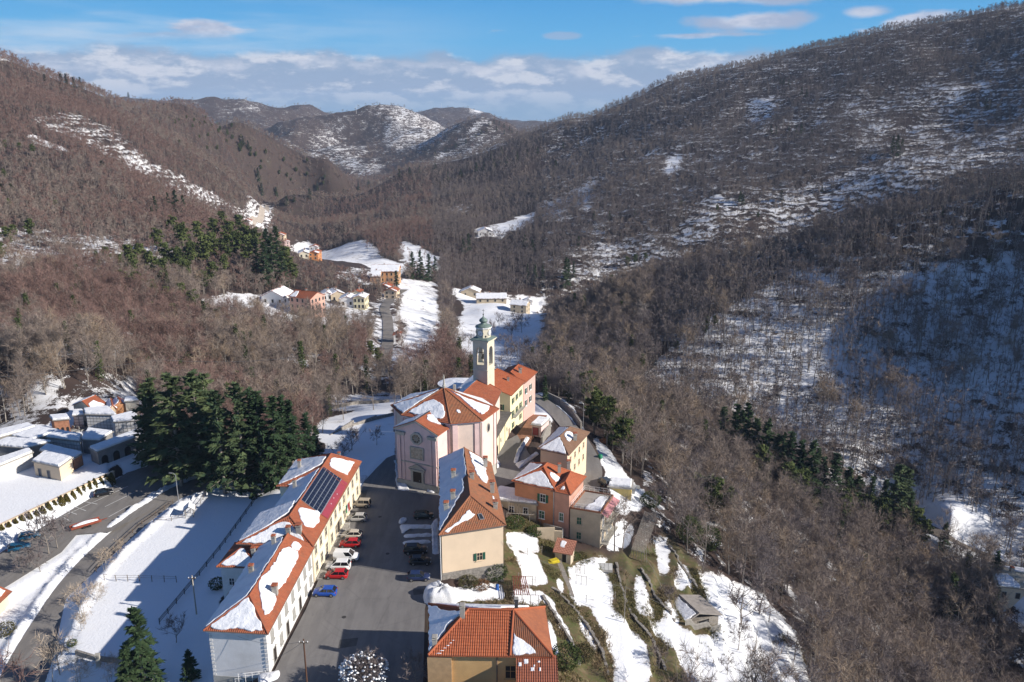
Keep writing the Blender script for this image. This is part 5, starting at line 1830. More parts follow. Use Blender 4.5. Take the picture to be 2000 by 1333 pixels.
b = MB()
for x in (-4.3, 4.3, -3.3, 3.3): b = MB(); fbox(b, x, 1.5, .75 if abs(x) > 4 else .5, 10.2, .28 if abs(x) > 4 else .16); b.build('pilaster', M_PINK, B.e)
b = MB()
for x in (-3.85, 3.85): b = MB(); fbox(b, x, 11.6, 2.1, .5, .42); fbox(b, x, 12.1, 2.3, .22, .55); b.build('capital', M_STONEP, B.e)
b = MB(); fbox(b, 0, 5.6, 9.9, .22, .2); b.build('string_course', M_STONEP, B.e); b = MB()
p0, p1, p2 = B.L(CW(-hw - .3, -.3, 12.75)), B.L(CW(0, -.3, 15.1)), B.L(CW(hw + .3, -.3, 12.75))
for a_, c_ in ((p0, p1), (p1, p2)): b.tube(a_, c_, .22, n=4)
b.build('gable_moulding', M_STONEP, B.e)
b = MB(); fbox(b, 0, -.1, 10.1, 1.5, .3); b.build('stone_base', M_STONEP, B.e)
# rose window
rw = bpy.data.objects.new('rose_window', None); COL.objects.link(rw); rw.parent = B.e
rw.location = CW(0, -.08, 11.3) - CO; rw.rotation_euler = (0, 0, CA)
b = MB()
for k in range(8):
    a0, a1 = (k + .5) * math.pi / 4, (k + 1.5) * math.pi / 4
    for r0_, r1_, dp in ((1.0, 1.45, .22),):
        P_ = [(r0_ * math.cos(a0), -dp, r0_ * math.sin(a0)), (r1_ * math.cos(a0), -dp, r1_ * math.sin(a0)), (r1_ * math.cos(a1), -dp, r1_ * math.sin(a1)), (r0_ * math.cos(a1), -dp, r0_ * math.sin(a1))]
        b.face(P_[::-1])
        b.face([P_[1], (P_[1][0], .1, P_[1][2]), (P_[2][0], .1, P_[2][2]), P_[2]]); b.face([P_[0], P_[3], (P_[3][0], .1, P_[3][2]), (P_[0][0], .1, P_[0][2])])
b.build('surround', M_STONEP, rw)
b = MB(); b.face([(1.02 * math.cos(k * math.pi / 8), -.05, 1.02 * math.sin(k * math.pi / 8)) for k in range(16)]); b.build('glass', GLASS, rw)
b = MB()
for k in range(4):
    a0 = k * math.pi / 4; b.tube((-math.cos(a0), -.1, -math.sin(a0)), (math.cos(a0), -.1, math.sin(a0)), .05, n=4)
for k in range(12):
    a0, a1 = k * math.pi / 6, (k + 1) * math.pi / 6; b.tube((.45 * math.cos(a0), -.1, .45 * math.sin(a0)), (.45 * math.cos(a1), -.1, .45 * math.sin(a1)), .05, n=4)
b.build('tracery', M_STONEP, rw)
# painted panel above the door
b = MB(); fbox(b, 0, 6.75, 2.9, 2.4, .14); b.build('painted_panel', mat('faded_fresco', (0.42, 0.36, 0.27), .9, .35, 2.2, dirt=(0.40, 0.20, 0.15), dscale=1.6), B.e)
b = MB()
for (x, z, w, h) in ((-1.55, 6.6, .22, 2.7), (1.55, 6.6, .22, 2.7), (0, 6.6, 3.2, .2), (0, 9.15, 3.2, .22)): fbox(b, x, z, w, h, .24)
b.build('panel_frame', M_STONEP, B.e)
# portal
b = MB(); fbox(b, 0, 0, 2.1, 3.8, .12); dr = b.build('door', M_DOOR, B.e)
b = MB(); fbox(b, .4, 1.7, .08, .25, .2); b.build('handle', METAL, dr)
b = MB(); fbox(b, -1.3, 0, .5, 4.1, .32); fbox(b, 1.3, 0, .5, 4.1, .32); fbox(b, 0, 3.85, 3.3, .42, .34); fbox(b, 0, 4.27, 3.7, .16, .6); b.build('door_surround', M_STONEP, B.e)
b = MB()
pa, pb, pc = B.L(CW(-1.95, -.35, 4.42)), B.L(CW(0, -.35, 5.5)), B.L(CW(1.95, -.35, 4.42))
for a_, c_ in ((pa, pb), (pb, pc)): b.tube(a_, c_, .2, n=4)
b.face([pa, pc, pb]); b.build('pediment', M_STONEP, B.e)
b = MB(); fbox(b, 0, -.3, 4.6, .42, 2.2); fbox(b, 0, -.3, 5.6, .3, 3.2); b.build('entrance_steps', CONC, B.e)
opening(B, octw, 1, 3.2, 4.6, .95, 1.7, M_STONEP, DARK)
for (k_, s_) in ((2, 3.6),):
    a0, d, L, ang = B.edge(octw, k_)
    rw2 = bpy.data.objects.new('oval_window', None); COL.objects.link(rw2); rw2.parent = B.e
    p = a0 + d * s_ + Vector((d.y, -d.x)) * .04
    rw2.location = (p.x - B.o.x, p.y - B.o.y, 11.2); rw2.rotation_euler = (0, 0, ang)
    b = MB(); b.face([(.75 * math.cos(k * math.pi / 8), -.06, 1.1 * math.sin(k * math.pi / 8)) for k in range(16)]); b.build('surround', M_STONEP, rw2)
    b = MB(); b.face([(.5 * math.cos(k * math.pi / 8), -.1, .85 * math.sin(k * math.pi / 8)) for k in range(16)]); b.build('glass', GLASS, rw2)
b = MB(); a0, d, L, ang = B.edge(octw, 1)
for k_ in (0, 1, 2):
    a0, d, L, ang = B.edge(octw, k_); p = a0 + d * (L - .12) + Vector((d.y, -d.x)) * .25
    b.tube((p.x - B.o.x, p.y - B.o.y, 0), (p.x - B.o.x, p.y - B.o.y, 13.8), .07)
b.build('downpipes', mat('gutter_metal', (0.16, 0.12, 0.10), 0.5), B.e)

# ---- choir and rectory behind it
B = Bld('choir', 'orange roofed choir with snow on its shady slope between church and bell tower', 'church', CW(4, 21, 0))
c = [V2(CW(-3.5, 18.5)), V2(CW(7.4, 18.5)), V2((-3.0, 184.3)), V2((-11.5, 188.5))]
B.wall(c, -2, 11.2, M_PINKC)
r = B.roof(c, 11.2, (-11.5, 176.5, 13.4), (-8.1, 187.5, 13.4), [TILE], ov=.45, gable=(False, False))
B.snow(r, B.faces[3], [(0, .03), (1, .03), (1, .95), (0, .95)], .22)
B.snow(r, B.faces[0], [(.05, .1), (.6, .1), (.5, .9), (.4, .9)], .2)

B = Bld('rectory', 'tall lemon yellow rectory with green shutters and plain orange roof behind the church', 'house', (-2, 195, -1))
c = q4((-14.0, 192.5), (-0.45, 188.8), (2.9, 199.2), (-10.5, 203.5))
B.wall(c, -5, 8.6, M_LEMON, 'wall', [(0, (-7.6, 190.75, 11.35))])
r = B.roof(c, 8.6, (-7.75, 190.2, 11.4), (-3.9, 201.8, 11.4), [TILEN], ov=.5, gable=(True, False))
B.snow(r, B.faces[3], [(0, .05), (.95, .05), (.9, .9), (0, .9)], .2)
for z in (5.6, 2.2):
    for s in (2.2, 5.4, 8.6): opening(B, c, 1, s, z, .85, 1.5, M_LEMON, GLASS, GREEN)
for s in (2.2, 8.6): opening(B, c, 1, s, -.9, .8, 1.4, M_LEMON, GLASS, GREEN)
opening(B, c, 0, 11.5, 4.4, .85, 1.5, M_LEMON, GLASS, GREEN)
b = MB(); a0, d, L, ang = B.edge(c, 1)
p = a0 + d * 5.4 + Vector((d.y, -d.x)) * .55
b.box((p.x - B.o.x, p.y - B.o.y, 2.1 - B.o.z), (8.6, 1.1, .14), ang)
for k in range(24):
    q = a0 + d * (1.2 + k * .365) + Vector((d.y, -d.x)) * 1.05
    b.box((q.x - B.o.x, q.y - B.o.y, 2.2 - B.o.z), (.04, .04, .9))
q0 = a0 + d * 1.2 + Vector((d.y, -d.x)) * 1.05; q1 = a0 + d * 9.6 + Vector((d.y, -d.x)) * 1.05
b.tube((q0.x - B.o.x, q0.y - B.o.y, 3.1 - B.o.z), (q1.x - B.o.x, q1.y - B.o.y, 3.1 - B.o.z), .04)
b.build('balcony', M_STONEP, B.e)
B.chimney(r, -1.0, 196.5, 9.2, 1.3, .6)

B = Bld('lean_to', 'cream lean-to with a dark flat roof along the paved lane behind the church', 'house', (-2.5, 180, -1))
c = q4((-4.1, 170.6), (-3.3, 170.4), (-0.3, 188.4), (-6.5, 188.8))
c = q4((-8.0, 171.6), (-4.0, 170.6), (-0.35, 188.5), (-6.0, 190.0))
B.wall(c, -5, 3.9, M_LEMON)
rb = B.wall(offset_poly(c, .3), 3.9, 4.12, mat('dark_roof_felt', (0.11, 0.105, 0.10), .9, .2, .8), 'flat_roof')
opening(B, c, 1, 2.6, -1.1, 1.5, 2.6, M_STONEP, M_DOOR, None, 'door', False, False)
for s in (6.5, 13.5): opening(B, c, 1, s, 1.2, .55, .7, M_STONEP, GLASS, None, 'window', True, False)
for s in (16.2,): opening(B, c, 1, s, -1.3, .9, 1.9, M_STONEP, mat('red_door', (.22, .05, .05), .6), None, 'door', False, False)
b = MB(); a0, d, L, ang = B.edge(c, 1)
for s in (4.7, 11.0): 
    p = a0 + d * s + Vector((d.y, -d.x)) * .1; b.tube((p.x - B.o.x, p.y - B.o.y, -1), (p.x - B.o.x, p.y - B.o.y, 5), .06)
b.build('downpipes', MAT['gutter_metal'], B.e)

B = Bld('pink_house', 'pink house with a bare orange roof standing last behind the rectory', 'house', (1.5, 205, -3))
c = q4((-4.0, 203.6), (3.0, 199.6), (6.4, 208.5), (-1.0, 212))
B.wall(c, -8, 8.2, mat('rose_pink_plaster', (.60, .38, .33), .85, .06))
r = B.roof(c, 8.2, (-.4, 202.6, 10.2), (1.8, 209.4, 10.2), [TILEN], ov=.5)
B.chimney(r, 2.2, 204.5, 9.0, 1.6, .8, M_STONEP)
for s in (2, 5.5):
    opening(B, c, 1, s, 4.6, .85, 1.5, WHITE, GLASS, GREEN); opening(B, c, 1, s, 1.2, .85, 1.5, WHITE, GLASS, GREEN)

B = Bld('round_chapel', 'low round-ended stone building under a thick snow roof left of the bell tower', 'church', (-15, 206, -3))
pts = []
ctr = (-15.4, 207.0)
for k in range(14):
    a_ = math.pi * (0.55 + 0.95 * k / 13)
    pts.append(V2((ctr[0] + 4.6 * math.cos(a_), ctr[1] + 4.4 * math.sin(a_))))
pts += [V2((-8.6, 201.0)), V2((-8.0, 211.0))]
B.wall(pts, -9, 5.4, M_STONEP)
o_ = B.wall(offset_poly(pts, .4), 5.4, 5.65, TILEB, 'roof_edge')
b = MB(); cen = Vector((-12.4, 206.4)); P_ = offset_poly(pts, .36)
rows = [[b.vert((p.x - B.o.x, p.y - B.o.y, 5.66 - B.o.z)) for p in P_]]
for ins, h_ in ((.12, .22), (.45, .5), (.95, 1.0)):
    rows.append([b.vert(((p + (cen - p) * ins).x - B.o.x, (p + (cen - p) * ins).y - B.o.y, 5.66 + h_ - B.o.z)) for p in P_])
for ra, rb2 in zip(rows, rows[1:]):
    for k in range(len(P_)): b.f.append([ra[k], ra[(k + 1) % len(P_)], rb2[(k + 1) % len(P_)], rb2[k]]); b.m.append(0)
b.f.append(rows[-1]); b.m.append(0)
b.build('snow_patch', SNOW, o_, smooth=True)

# ---- bell tower
TC = Vector((-6.95, 187.6, 0))
B = Bld('bell_tower', 'slender bell tower with clock faces and a green onion cupola behind the church', 'bell tower', TC)
M_TOW = mat('tower_plaster', (0.62, 0.56, 0.43), .88, .1, .6, .2, 6, dirt=(.45, .41, .33), dscale=.4)


def TWp(x, y, z):
    r_ = Vector((.909, -.417, 0)); f_ = Vector((.417, .909, 0))
    return r_ * x + f_ * y + Vector((0, 0, z))


def tbox(b, x, y, z, sx, sy, h):
    p = TWp(x, y, z); b.box(p, (sx, sy, h), CA)


b = MB(); tbox(b, 0, 0, -2, 3.9, 3.9, 19.2)
for sx in (-1, 1):
    for sy in (-1, 1): tbox(b, sx * 1.5, sy * 1.5, 17.2, .9, .9, 6.0)
for s in (-1, 1):
    tbox(b, 0, s * 1.5, 21.9, 2.1, .9, 1.3); tbox(b, s * 1.5, 0, 21.9, .9, 2.1, 1.3)
# round heads of the bell openings
for ax in (0, 1):
    for s in (-1, 1):
        for k in range(6):
            a0, a1 = k * math.pi / 6, (k + 1) * math.pi / 6
            def pt(a_, d_, top=False):
                u_ = 1.06 * math.cos(a_); z_ = 20.85 + (1.06 * math.sin(a_)) if not top else 21.95
                return TWp(u_, d_, z_) if ax == 0 else TWp(d_, u_, z_)
            f_ = [pt(a0, s * 1.93), pt(a1, s * 1.93), pt(a1, s * 1.93, True), pt(a0, s * 1.93, True)]
            b.face(f_ if (s > 0) == (ax == 0) else f_[::-1])
            b.face([pt(a0, s * 1.93), pt(a0, s * 1.1), pt(a1, s * 1.1), pt(a1, s * 1.93)])
b.build('shaft', M_TOW, B.e)
b = MB(); tbox(b, 0, 0, 15.9, 4.15, 4.15, .25); tbox(b, 0, 0, 23.2, 4.5, 4.5, .25); tbox(b, 0, 0, 23.45, 4.9, 4.9, .22); b.build('cornice', M_TOW, B.e)
b = MB(); tbox(b, 0, 0, 23.67, 5.0, 5.0, .12)
p = TWp(0, 0, 23.79); b.box(p, (4.9, 4.9, .35), CA, 0, .72); b.build('copper_skirt', M_COPPER, B.e)
R8 = 1.78
b = MB()
O8 = [TWp(R8 * math.cos(math.pi / 8 + k * math.pi / 4) * 1.0, R8 * math.sin(math.pi / 8 + k * math.pi / 4), 0) for k in range(8)]
b.prism([(p.x, p.y) for p in O8], 23.9, 26.4); b.build('clock_drum', M_TOW, B.e)
b = MB()
O8b = [p * 1.14 for p in O8]; b.prism([(p.x, p.y) for p in O8b], 26.4, 26.7); b.build('drum_cornice', WHITE, B.e)
b = MB(); b.lathe([(2.0, 26.7), (1.95, 26.82), (1.35, 27.12), (.7, 27.42), (.55, 27.65), (.85, 27.82), (1.05, 28.1), (1.0, 28.35), (.68, 28.65), (.28, 28.95), (.11, 29.25), (.06, 29.6)], (0, 0, 0), 16); b.build('cupola', M_COPPER, B.e, True)
b = MB(); b.lathe([(.05, 29.4), (.18, 29.55), (.18, 29.7), (.05, 29.85)], (0, 0, 0), 8); b.tube((0, 0, 29.7), (0, 0, 31.0), .05); b.tube(TWp(-.35, 0, 30.6), TWp(.35, 0, 30.6), .05); b.build('cross', MAT['dark_iron'], B.e)
for ax in range(4):
    cf = bpy.data.objects.new('clock_face', None); COL.objects.link(cf); cf.parent = B.e
    ang = CA + ax * math.pi / 2
    dv = Vector((math.sin(ang), -math.cos(ang), 0))
    cf.location = dv * 1.68 + Vector((0, 0, 25.3)); cf.rotation_euler = (0, 0, ang)
    def disc(r_, y_): return [(r_ * math.cos(-k * math.pi / 12), y_, r_ * math.sin(-k * math.pi / 12)) for k in range(24)]
    b = MB(); b.face(disc(.82, -.03)[::-1]); b.build('rim', mat('clock_black', (.03, .03, .03), .6), cf)
    b = MB(); b.face(disc(.74, -.05)[::-1]); b.build('dial', WHITE, cf)
    b = MB()
    for k in range(12):
        a_ = k * math.pi / 6; b.tube((.58 * math.sin(a_), -.07, .58 * math.cos(a_)), (.69 * math.sin(a_), -.07, .69 * math.cos(a_)), .035, n=4)
    b.build('hour_marks', MAT['clock_black'], cf)
    for (a_, l_, w_) in ((2.4, .34, .04), (-2.7, .55, .03)):
        b = MB(); b.tube((0, -.09, 0), (l_ * math.sin(a_), -.09, l_ * math.cos(a_)), w_, n=4); b.build('hand', MAT['clock_black'], cf)
    b = MB()
    for xx in (-.0,): b.face([(1.1 + .22 * math.cos(-k * math.pi / 5), -.0, -1.2 + .22 * math.sin(-k * math.pi / 5)) for k in range(10)][::-1])
b = MB()
for k in range(8):
    d_ = (O8[k] + O8[(k + 1) % 8]) / 2
    if k % 2 == 0:
        t_ = Vector((-d_.y, d_.x, 0)).normalized(); n_ = d_.normalized()
        b.face([d_ + n_ * .03 + t_ * (.22 * math.cos(j * math.pi / 5)) + Vector((0, 0, 24.5 + .26 * math.sin(j * math.pi / 5))) for j in range(10)])
b.build('oculus', DARK, B.e)
bell = MB(); bell.lathe([(.75, 0), (.62, .15), (.45, .6), (.38, .95), (.1, 1.15)], TWp(0, 0, 18.6), 12); bell.tube(TWp(-1.6, 0, 19.95), TWp(1.6, 0, 19.95), .12)
bell.build('bell', mat('bronze', (.14, .12, .08), .4, .1, metal=.6), B.e)
b = MB(); tbox(b, -.9, -1.96, 12.2, .7, .06, 1.3); b.build('slit_window', DARK, B.e)

# ---- long cream building on the right of the plaza
B = Bld('cream_building', 'long cream building right of the plaza with blank end wall and red brown roof', 'house', (-8, 135, 0))
c = q4((-11.75, 119.4), (-1.5, 122.6), (-4.6, 147.6), (-14.4, 149.4))
B.wall(c, -6, 8.55, M_CREAM)
B.wall([V2((-11.82, 119.28)), V2((-1.45, 122.5)), V2((-1.5, 122.75)), V2((-11.85, 119.6))], -6, 1.1, STONE, 'stone_base')
r = B.roof(c, 8.55, (-7.3, 127.2, 11.6), (-9.6, 148.6, 11.6), [TILEO], ov=.45, gable=(False, True), mats={})
F = B.faces
B.snow(r, F[3], [(.01, .02), (.45, .03), (.97, .03), (.86, .55), (.78, .88), (.62, .82), (.58, .97), (.3, .97), (.01, .96)], .22)
B.snow(r, F[0], [(.05, .06), (.10, .04), (.30, .26), (.52, .33), (.62, .44), (.50, .46), (.40, .62), (.34, .5), (.2, .3)], .14, .2)
B.snow(r, F[1], [(.50, .35), (.62, .3), (.80, .28), (.96, .35), (.96, .85), (.8, .80), (.66, .75), (.55, .7), (.48, .5)], .2, .25)
B.snow(r, F[1], [(.28, .2), (.34, .2), (.34, .26), (.28, .26)], .1, .05)
for (x, y, z, h_) in ((-11.5, 126.4, 9.0, 1.5), (-10.5, 129.0, 9.9, 1.5), (-11.0, 137.5, 10.2, 1.3), (-7.4, 135.0, 10.8, 1.5), (-3.6, 133.0, 9.4, 1.9), (-5.2, 143.5, 9.8, 1.6), (-2.9, 127, 9.0, 1.4)):
    B.chimney(r, x, y, z, h_, .75, M_STONEP)
b = MB(); q = F[0]; nv = (q[1] - q[0]).cross(q[2] - q[0]).normalized()
P_ = [quadpos(q, a_, b_2) + nv * .13 for a_, b_2 in ((.66, .26), (.745, .26), (.745, .42), (.66, .42))]
sk = bpy.data.objects.new('skylight', None); COL.objects.link(sk); sk.parent = r
for a_, b_2 in zip(P_, P_[1:] + P_[:1]): b.tube(a_, b_2, .07, n=4)
b.build('frame', METAL, sk)
b = MB(); b.face(P_); b.build('pane', GLASS, sk)
opening(B, c, 0, 6.5, 2.5, .9, 1.35, M_CREAM, DARK, GREEN, folded=True)
opening(B, c, 0, 6.3, -1.7, 1.1, 2.1, M_STONEP, GREEN, None, 'door', False, False)
for s in (3, 7.5, 12, 16.5, 21, 25.5):
    opening(B, c, 3, s, 4.6, .95, 1.5, M_STONEP, GLASS, GREEN); opening(B, c, 3, s, 1.0, .95, 1.5, M_STONEP, GLASS, GREEN)
for s in (4, 10, 16, 22): opening(B, c, 1, s, 4.4, .95, 1.5, M_STONEP, GLASS, GREEN)
b = MB(); p = B.L((-11.9, 119.3, 0)); b.tube(p + Vector((-.1, -.05, -1)), p + Vector((-.1, -.05, 8.4)), .08); b.build('downpipe', WHITE, B.e)
an = MB(); p = B.L((-5.2, 139, 10.3)); an.tube(p, p + Vector((0, 0, 2.6)), .04); an.tube(p + Vector((-.8, 0, 2.3)), p + Vector((.8, 0, 2.5)), .03)
for k in range(5): an.tube(p + Vector((-.7 + k * .35, -.35, 2.35)), p + Vector((-.7 + k * .35, .35, 2.35)), .02)
an.build('aerial', METAL, r)

# ---- hip-roofed beige house on the right
B = Bld('hip_roof_house', 'square beige house with brown hipped roof and snow, right of the church forecourt', 'house', (12, 169, -3))
c = q4((6.4, 165.3), (12.2, 162.3), (17.6, 174.6), (11.8, 177.6))
B.wall(c, -9, 4.2, M_CREAM)
r = B.roof(c, 4.2, (10.75, 167.3, 6.3), (13.5, 173.0, 6.3), [TILEB], ov=.55)
F = B.faces
B.snow(r, F[0], [(.03, .05), (.5, .04), (.96, .06), (.95, .5), (.85, .93), (.15, .95), (.04, .5)], .22)
B.snow(r, F[3], [(.02, .04), (.98, .04), (.9, .9), (.1, .95)], .22)
B.snow(r, F[1], [(.22, .55), (.3, .42), (.55, .44), (.66, .55), (.68, .85), (.55, .96), (.3, .95)], .2)
B.chimney(r, 14.3, 168.5, 4.9, 1.4, .8, M_STONEP)
for z in (1.4, -1.6):
    for s in (2, 5, 8, 11): opening(B, c, 1, s, z, .8, 1.4, M_CREAM, GLASS)
for s in (3.0, 4.2): opening(B, c, 0, s, -1.0, .8, 1.4, WHITE, GLASS)

# ---- terracotta house
B = Bld('terracotta_house', 'terracotta house with orange hipped roof and a pink side wing behind the gardens', 'house', (7, 152, -6))
c = q4((.6, 151.4), (8.5, 147.4), (12.2, 155.2), (4.2, 159.4))
B.wall(c, -10, 3.0, M_RED)
r = B.roof(c, 3.0, (6.5, 152.4, 5.6), (7.4, 154.4, 5.6), [TILEN], ov=.55)
F = B.faces
B.snow(r, F[0], [(.03, .04), (.5, .04), (.97, .06), (.93, .42), (.80, .74), (.5, .80), (.14, .70), (.05, .4)], .22)
B.snow(r, F[3], [(.02, .04), (.98, .04), (.7, .8), (.3, .85)], .22)
B.snow(r, F[1], [(.1, .5), (.2, .2), (.45, .16), (.5, .5), (.3, .7)], .15)
cw = q4((8.5, 147.3), (11.5, 145.8), (15.0, 153.4), (12.1, 155.1))
B.wall(cw, -10, 2.8, M_ROSE, 'wing_wall')
r2 = B.roof(cw, 2.8, (10.9, 148.2, 4.3), (12.2, 152.2, 4.6), [TILEN], ov=.5, name='wing_roof')
B.snow(r2, B.faces[0], [(.35, .25), (.65, .25), (.6, .6), (.42, .6)], .15)
B.chimney(r, 9.8, 152.4, 4.4, 1.6, .6); B.chimney(r, 12.0, 156.0, 3.4, 1.7, .7)
opening(B, c, 0, 6.4, -.4, 1.1, 1.7, WHITE, GLASS, GREEN); opening(B, c, 0, 6.2, -4.1, 1.1, 1.6, WHITE, GREEN)
opening(B, cw, 0, 1.7, -3.6, .8, 1.7, WHITE, GREEN); opening(B, cw, 0, 1.4, -7.0, 1.5, 1.4, WHITE, GREEN)
b = MB(); a0, d, L, ang = B.edge(cw, 0); p = a0 + Vector((d.y, -d.x)) * .12
b.tube((p.x - B.o.x, p.y - B.o.y, -4), (p.x - B.o.x, p.y - B.o.y, 8.6), .1); b.build('downpipe', METAL, B.e)

# ---- long flat annexe between the cream building and the terracotta house
B = Bld('flat_roof_annexe', 'low cream annexe with thick snow on its flat roof above the hedge', 'house', (1, 152, -5))
c = q4((-3.4, 150.7), (5.0, 148.6), (5.4, 153.6), (-2.8, 156.2))
B.wall(c, -9, -1.1, M_BEIGE)
o_ = B.wall(offset_poly(c, .35), -1.1, -.85, CONC, 'roof_slab')
e4 = [B.L((p.x, p.y, -.85)) for p in offset_poly(c, .3)]
B.snow(o_, e4, [(0.01, .05), (.5, .03), (.97, .05), (.97, .95), (.03, .97)], .42, .1)
for s in (1.0, 3.4, 6.4): opening(B, c, 0, s, -3.4, .85, 1.3, WHITE, DARK)
b = MB(); a0, d, L, ang = B.edge(c, 0)
for k in range(6):
    p = a0 + d * (.3 + k * L * .18) + Vector((d.y, -d.x)) * .3; b.tube((p.x - B.o.x, p.y - B.o.y, 4), (p.x - B.o.x, p.y - B.o.y, 5.4), .03)
b.build('roof_rail', METAL, B.e)

# ---- beige house with the roof terrace
B = Bld('terrace_house', 'beige house with a flat roof terrace, pink awning and balconies above the gardens', 'house', (16, 148, -8))
c = q4((11.75, 145.7), (17.7, 143.6), (21.2, 151.4), (15.3, 153.6))
B.wall(c, -13, -.5, M_BEIGE)
tr_ = B.wall(offset_poly(c, -.25), -.5, -.42, CONC, 'roof_terrace')
b = MB()
for k in range(4):
    a0, d, L, ang = B.edge(c, k); p = a0 + d * L / 2 - Vector((d.y, -d.x)) * .12
    b.box((p.x - B.o.x, p.y - B.o.y, -.5 - B.o.z), (L, .25, .32), ang)
b.build('parapet', TILEO, B.e)
e4 = [B.L((p.x, p.y, -.42)) for p in offset_poly(c, -.35)]
B.snow(tr_, e4, [(.42, .03), (.94, .05), (.95, .5), (.92, .92), (.7, .9), (.55, .75), (.6, .5), (.45, .3)], .16)
b = MB()
for k in (0, 3, 2):
    a0, d, L, ang = B.edge(c, k)
    for s in np.linspace(.1, L - .1, 7):
        p = a0 + d * s - Vector((d.y, -d.x)) * .1; b.tube((p.x - B.o.x, p.y - B.o.y, -.2 - B.o.z), (p.x - B.o.x, p.y - B.o.y, .9 - B.o.z), .03)
    for zz in (.9, .4):
        p, q_ = a0 + d * .1 - Vector((d.y, -d.x)) * .1, a0 + d * (L - .1) - Vector((d.y, -d.x)) * .1
        b.tube((p.x - B.o.x, p.y - B.o.y, zz - B.o.z), (q_.x - B.o.x, q_.y - B.o.y, zz - B.o.z), .03)
b.build('railing', WHITE, B.e)
for z in (-3.6, -6.9): opening(B, c, 0, 1.9, z, .9, 1.5, M_BEIGE, GREEN)
a0, d, L, ang = B.edge(c, 1); n_ = Vector((d.y, -d.x))
b = MB()
P_ = [a0 + d * .1 + n_ * .05, a0 + d * (L - .1) + n_ * .05]
b.face([B.L((P_[0].x, P_[0].y, -.55)), B.L((P_[0].x + n_.x * 1.3, P_[0].y + n_.y * 1.3, -1.15)), B.L((P_[1].x + n_.x * 1.3, P_[1].y + n_.y * 1.3, -1.15)), B.L((P_[1].x, P_[1].y, -.55))])
b.face([B.L((P_[0].x + n_.x * 1.3, P_[0].y + n_.y * 1.3, -1.15)), B.L((P_[0].x + n_.x * 1.3, P_[0].y + n_.y * 1.3, -1.4)), B.L((P_[1].x + n_.x * 1.3, P_[1].y + n_.y * 1.3, -1.4)), B.L((P_[1].x + n_.x * 1.3, P_[1].y + n_.y * 1.3, -1.15))])
b.build('awning', mat('pink_awning', (.55, .25, .26), .8, .05), B.e)
for z in (-4.2, -7.4):
    b = MB(); p = a0 + d * L / 2 + n_ * .65
    b.box((p.x - B.o.x, p.y - B.o.y, z - B.o.z), (L - .4, 1.3, .16), ang)
    for s in np.linspace(.4, L - .4, 16):
        p = a0 + d * s + n_ * 1.25; b.box((p.x - B.o.x, p.y - B.o.y, z + .16 - B.o.z), (.04, .04, .9), ang)
    p, q_ = a0 + d * .3 + n_ * 1.25, a0 + d * (L - .3) + n_ * 1.25
    b.tube((p.x - B.o.x, p.y - B.o.y, z + 1.06 - B.o.z), (q_.x - B.o.x, q_.y - B.o.y, z + 1.06 - B.o.z), .04)
    b.build('balcony', M_STONEP, B.e)
for s in (1.6, 4.4, 7.0):
    for z in (-3.9, -7.1): opening(B, c, 1, s, z, .9, 2.0, WHITE, GLASS, None, 'door', False, True)
# slatted canopy over the stair at its back
cnp = empty('slatted_canopy', (13.5, 152.5, -1), 'grey slatted canopy between the terracotta house and the roof terrace', 'canopy')
b = MB()
for sx, sy in ((-1.2, -2), (1.2, -2.6), (1.2, 2.6), (-1.2, 3)): b.tube((sx + sy * .4, sy, -6), (sx + sy * .4, sy, .0), .06)
b.build('post', METAL, cnp)
b = MB(); b.box((0, 0, 0), (.1, .1, .05)); sl = None
b2 = MB(); b2.box((0, 0, 0), (2.9, .2, .06), -.43); slm = b2.mesh('slat', mat('canopy_slat', (.30, .30, .28), .8, .1))
for k in range(16):
    o = bpy.data.objects.new('slat', slm); COL.objects.link(o); o.parent = cnp; t = -2.6 + k * .36; o.location = (t * .42, t, 0.02)

# ---- small yellow shed, garage by the lane
B = Bld('yellow_shed', 'small yellow shed on pillars under a thick snow slab at the wood edge', 'shed', (28, 157, -8))
fl_, fr_, br_, bl_ = at(1189, 951, -5.2), at(1233, 954, -5.2), at(1235, 939, -5.2), at(1192, 936, -5.2)
c = q4(fl_, fr_, br_, bl_)
B.wall(c, -8.3, -5.4, mat('shed_yellow', (.60, .45, .17), .85, .08))
o_ = B.wall(offset_poly(c, .35), -5.4, -5.1, CONC, 'roof_slab')
e4 = [B.L((p.x, p.y, -5.1)) for p in offset_poly(c, .2)]
B.snow(o_, e4, [(.02, .05), (.95, .05), (.96, .9), (.05, .95)], .55, .06)
b = MB()
for p in offset_poly(c, -.3): b.box((p.x - B.o.x, p.y - B.o.y, -13 - B.o.z), (.5, .5, 4.7))
b.build('pillar', MAT['shed_yellow'], B.e)
B = Bld('lane_garage', 'pale garage with dark red door and snow roof beside the paved lane', 'garage', (8, 184, -2))
fl_, fr_, br_, bl_ = at(1039, 829, 1.2), at(1057, 832, 1.2), at(1072, 818, 1.2), at(1053, 815, 1.2)
c = q4(fl_, fr_, br_, bl_)
B.wall(c, -7, 1.0, M_PINK)
o_ = B.wall(offset_poly(c, .3), 1.0, 1.2, CONC, 'roof_slab')
e4 = [B.L((p.x, p.y, 1.2)) for p in offset_poly(c, .25)]
B.snow(o_, e4, [(.02, .05), (.95, .05), (.96, .95), (.05, .95)], .4, .06)
opening(B, c, 0, 1.0, -1.6, 1.6, 2.1, CONC, mat('red_door', (.22, .05, .05), .6), None, 'door', False, False)

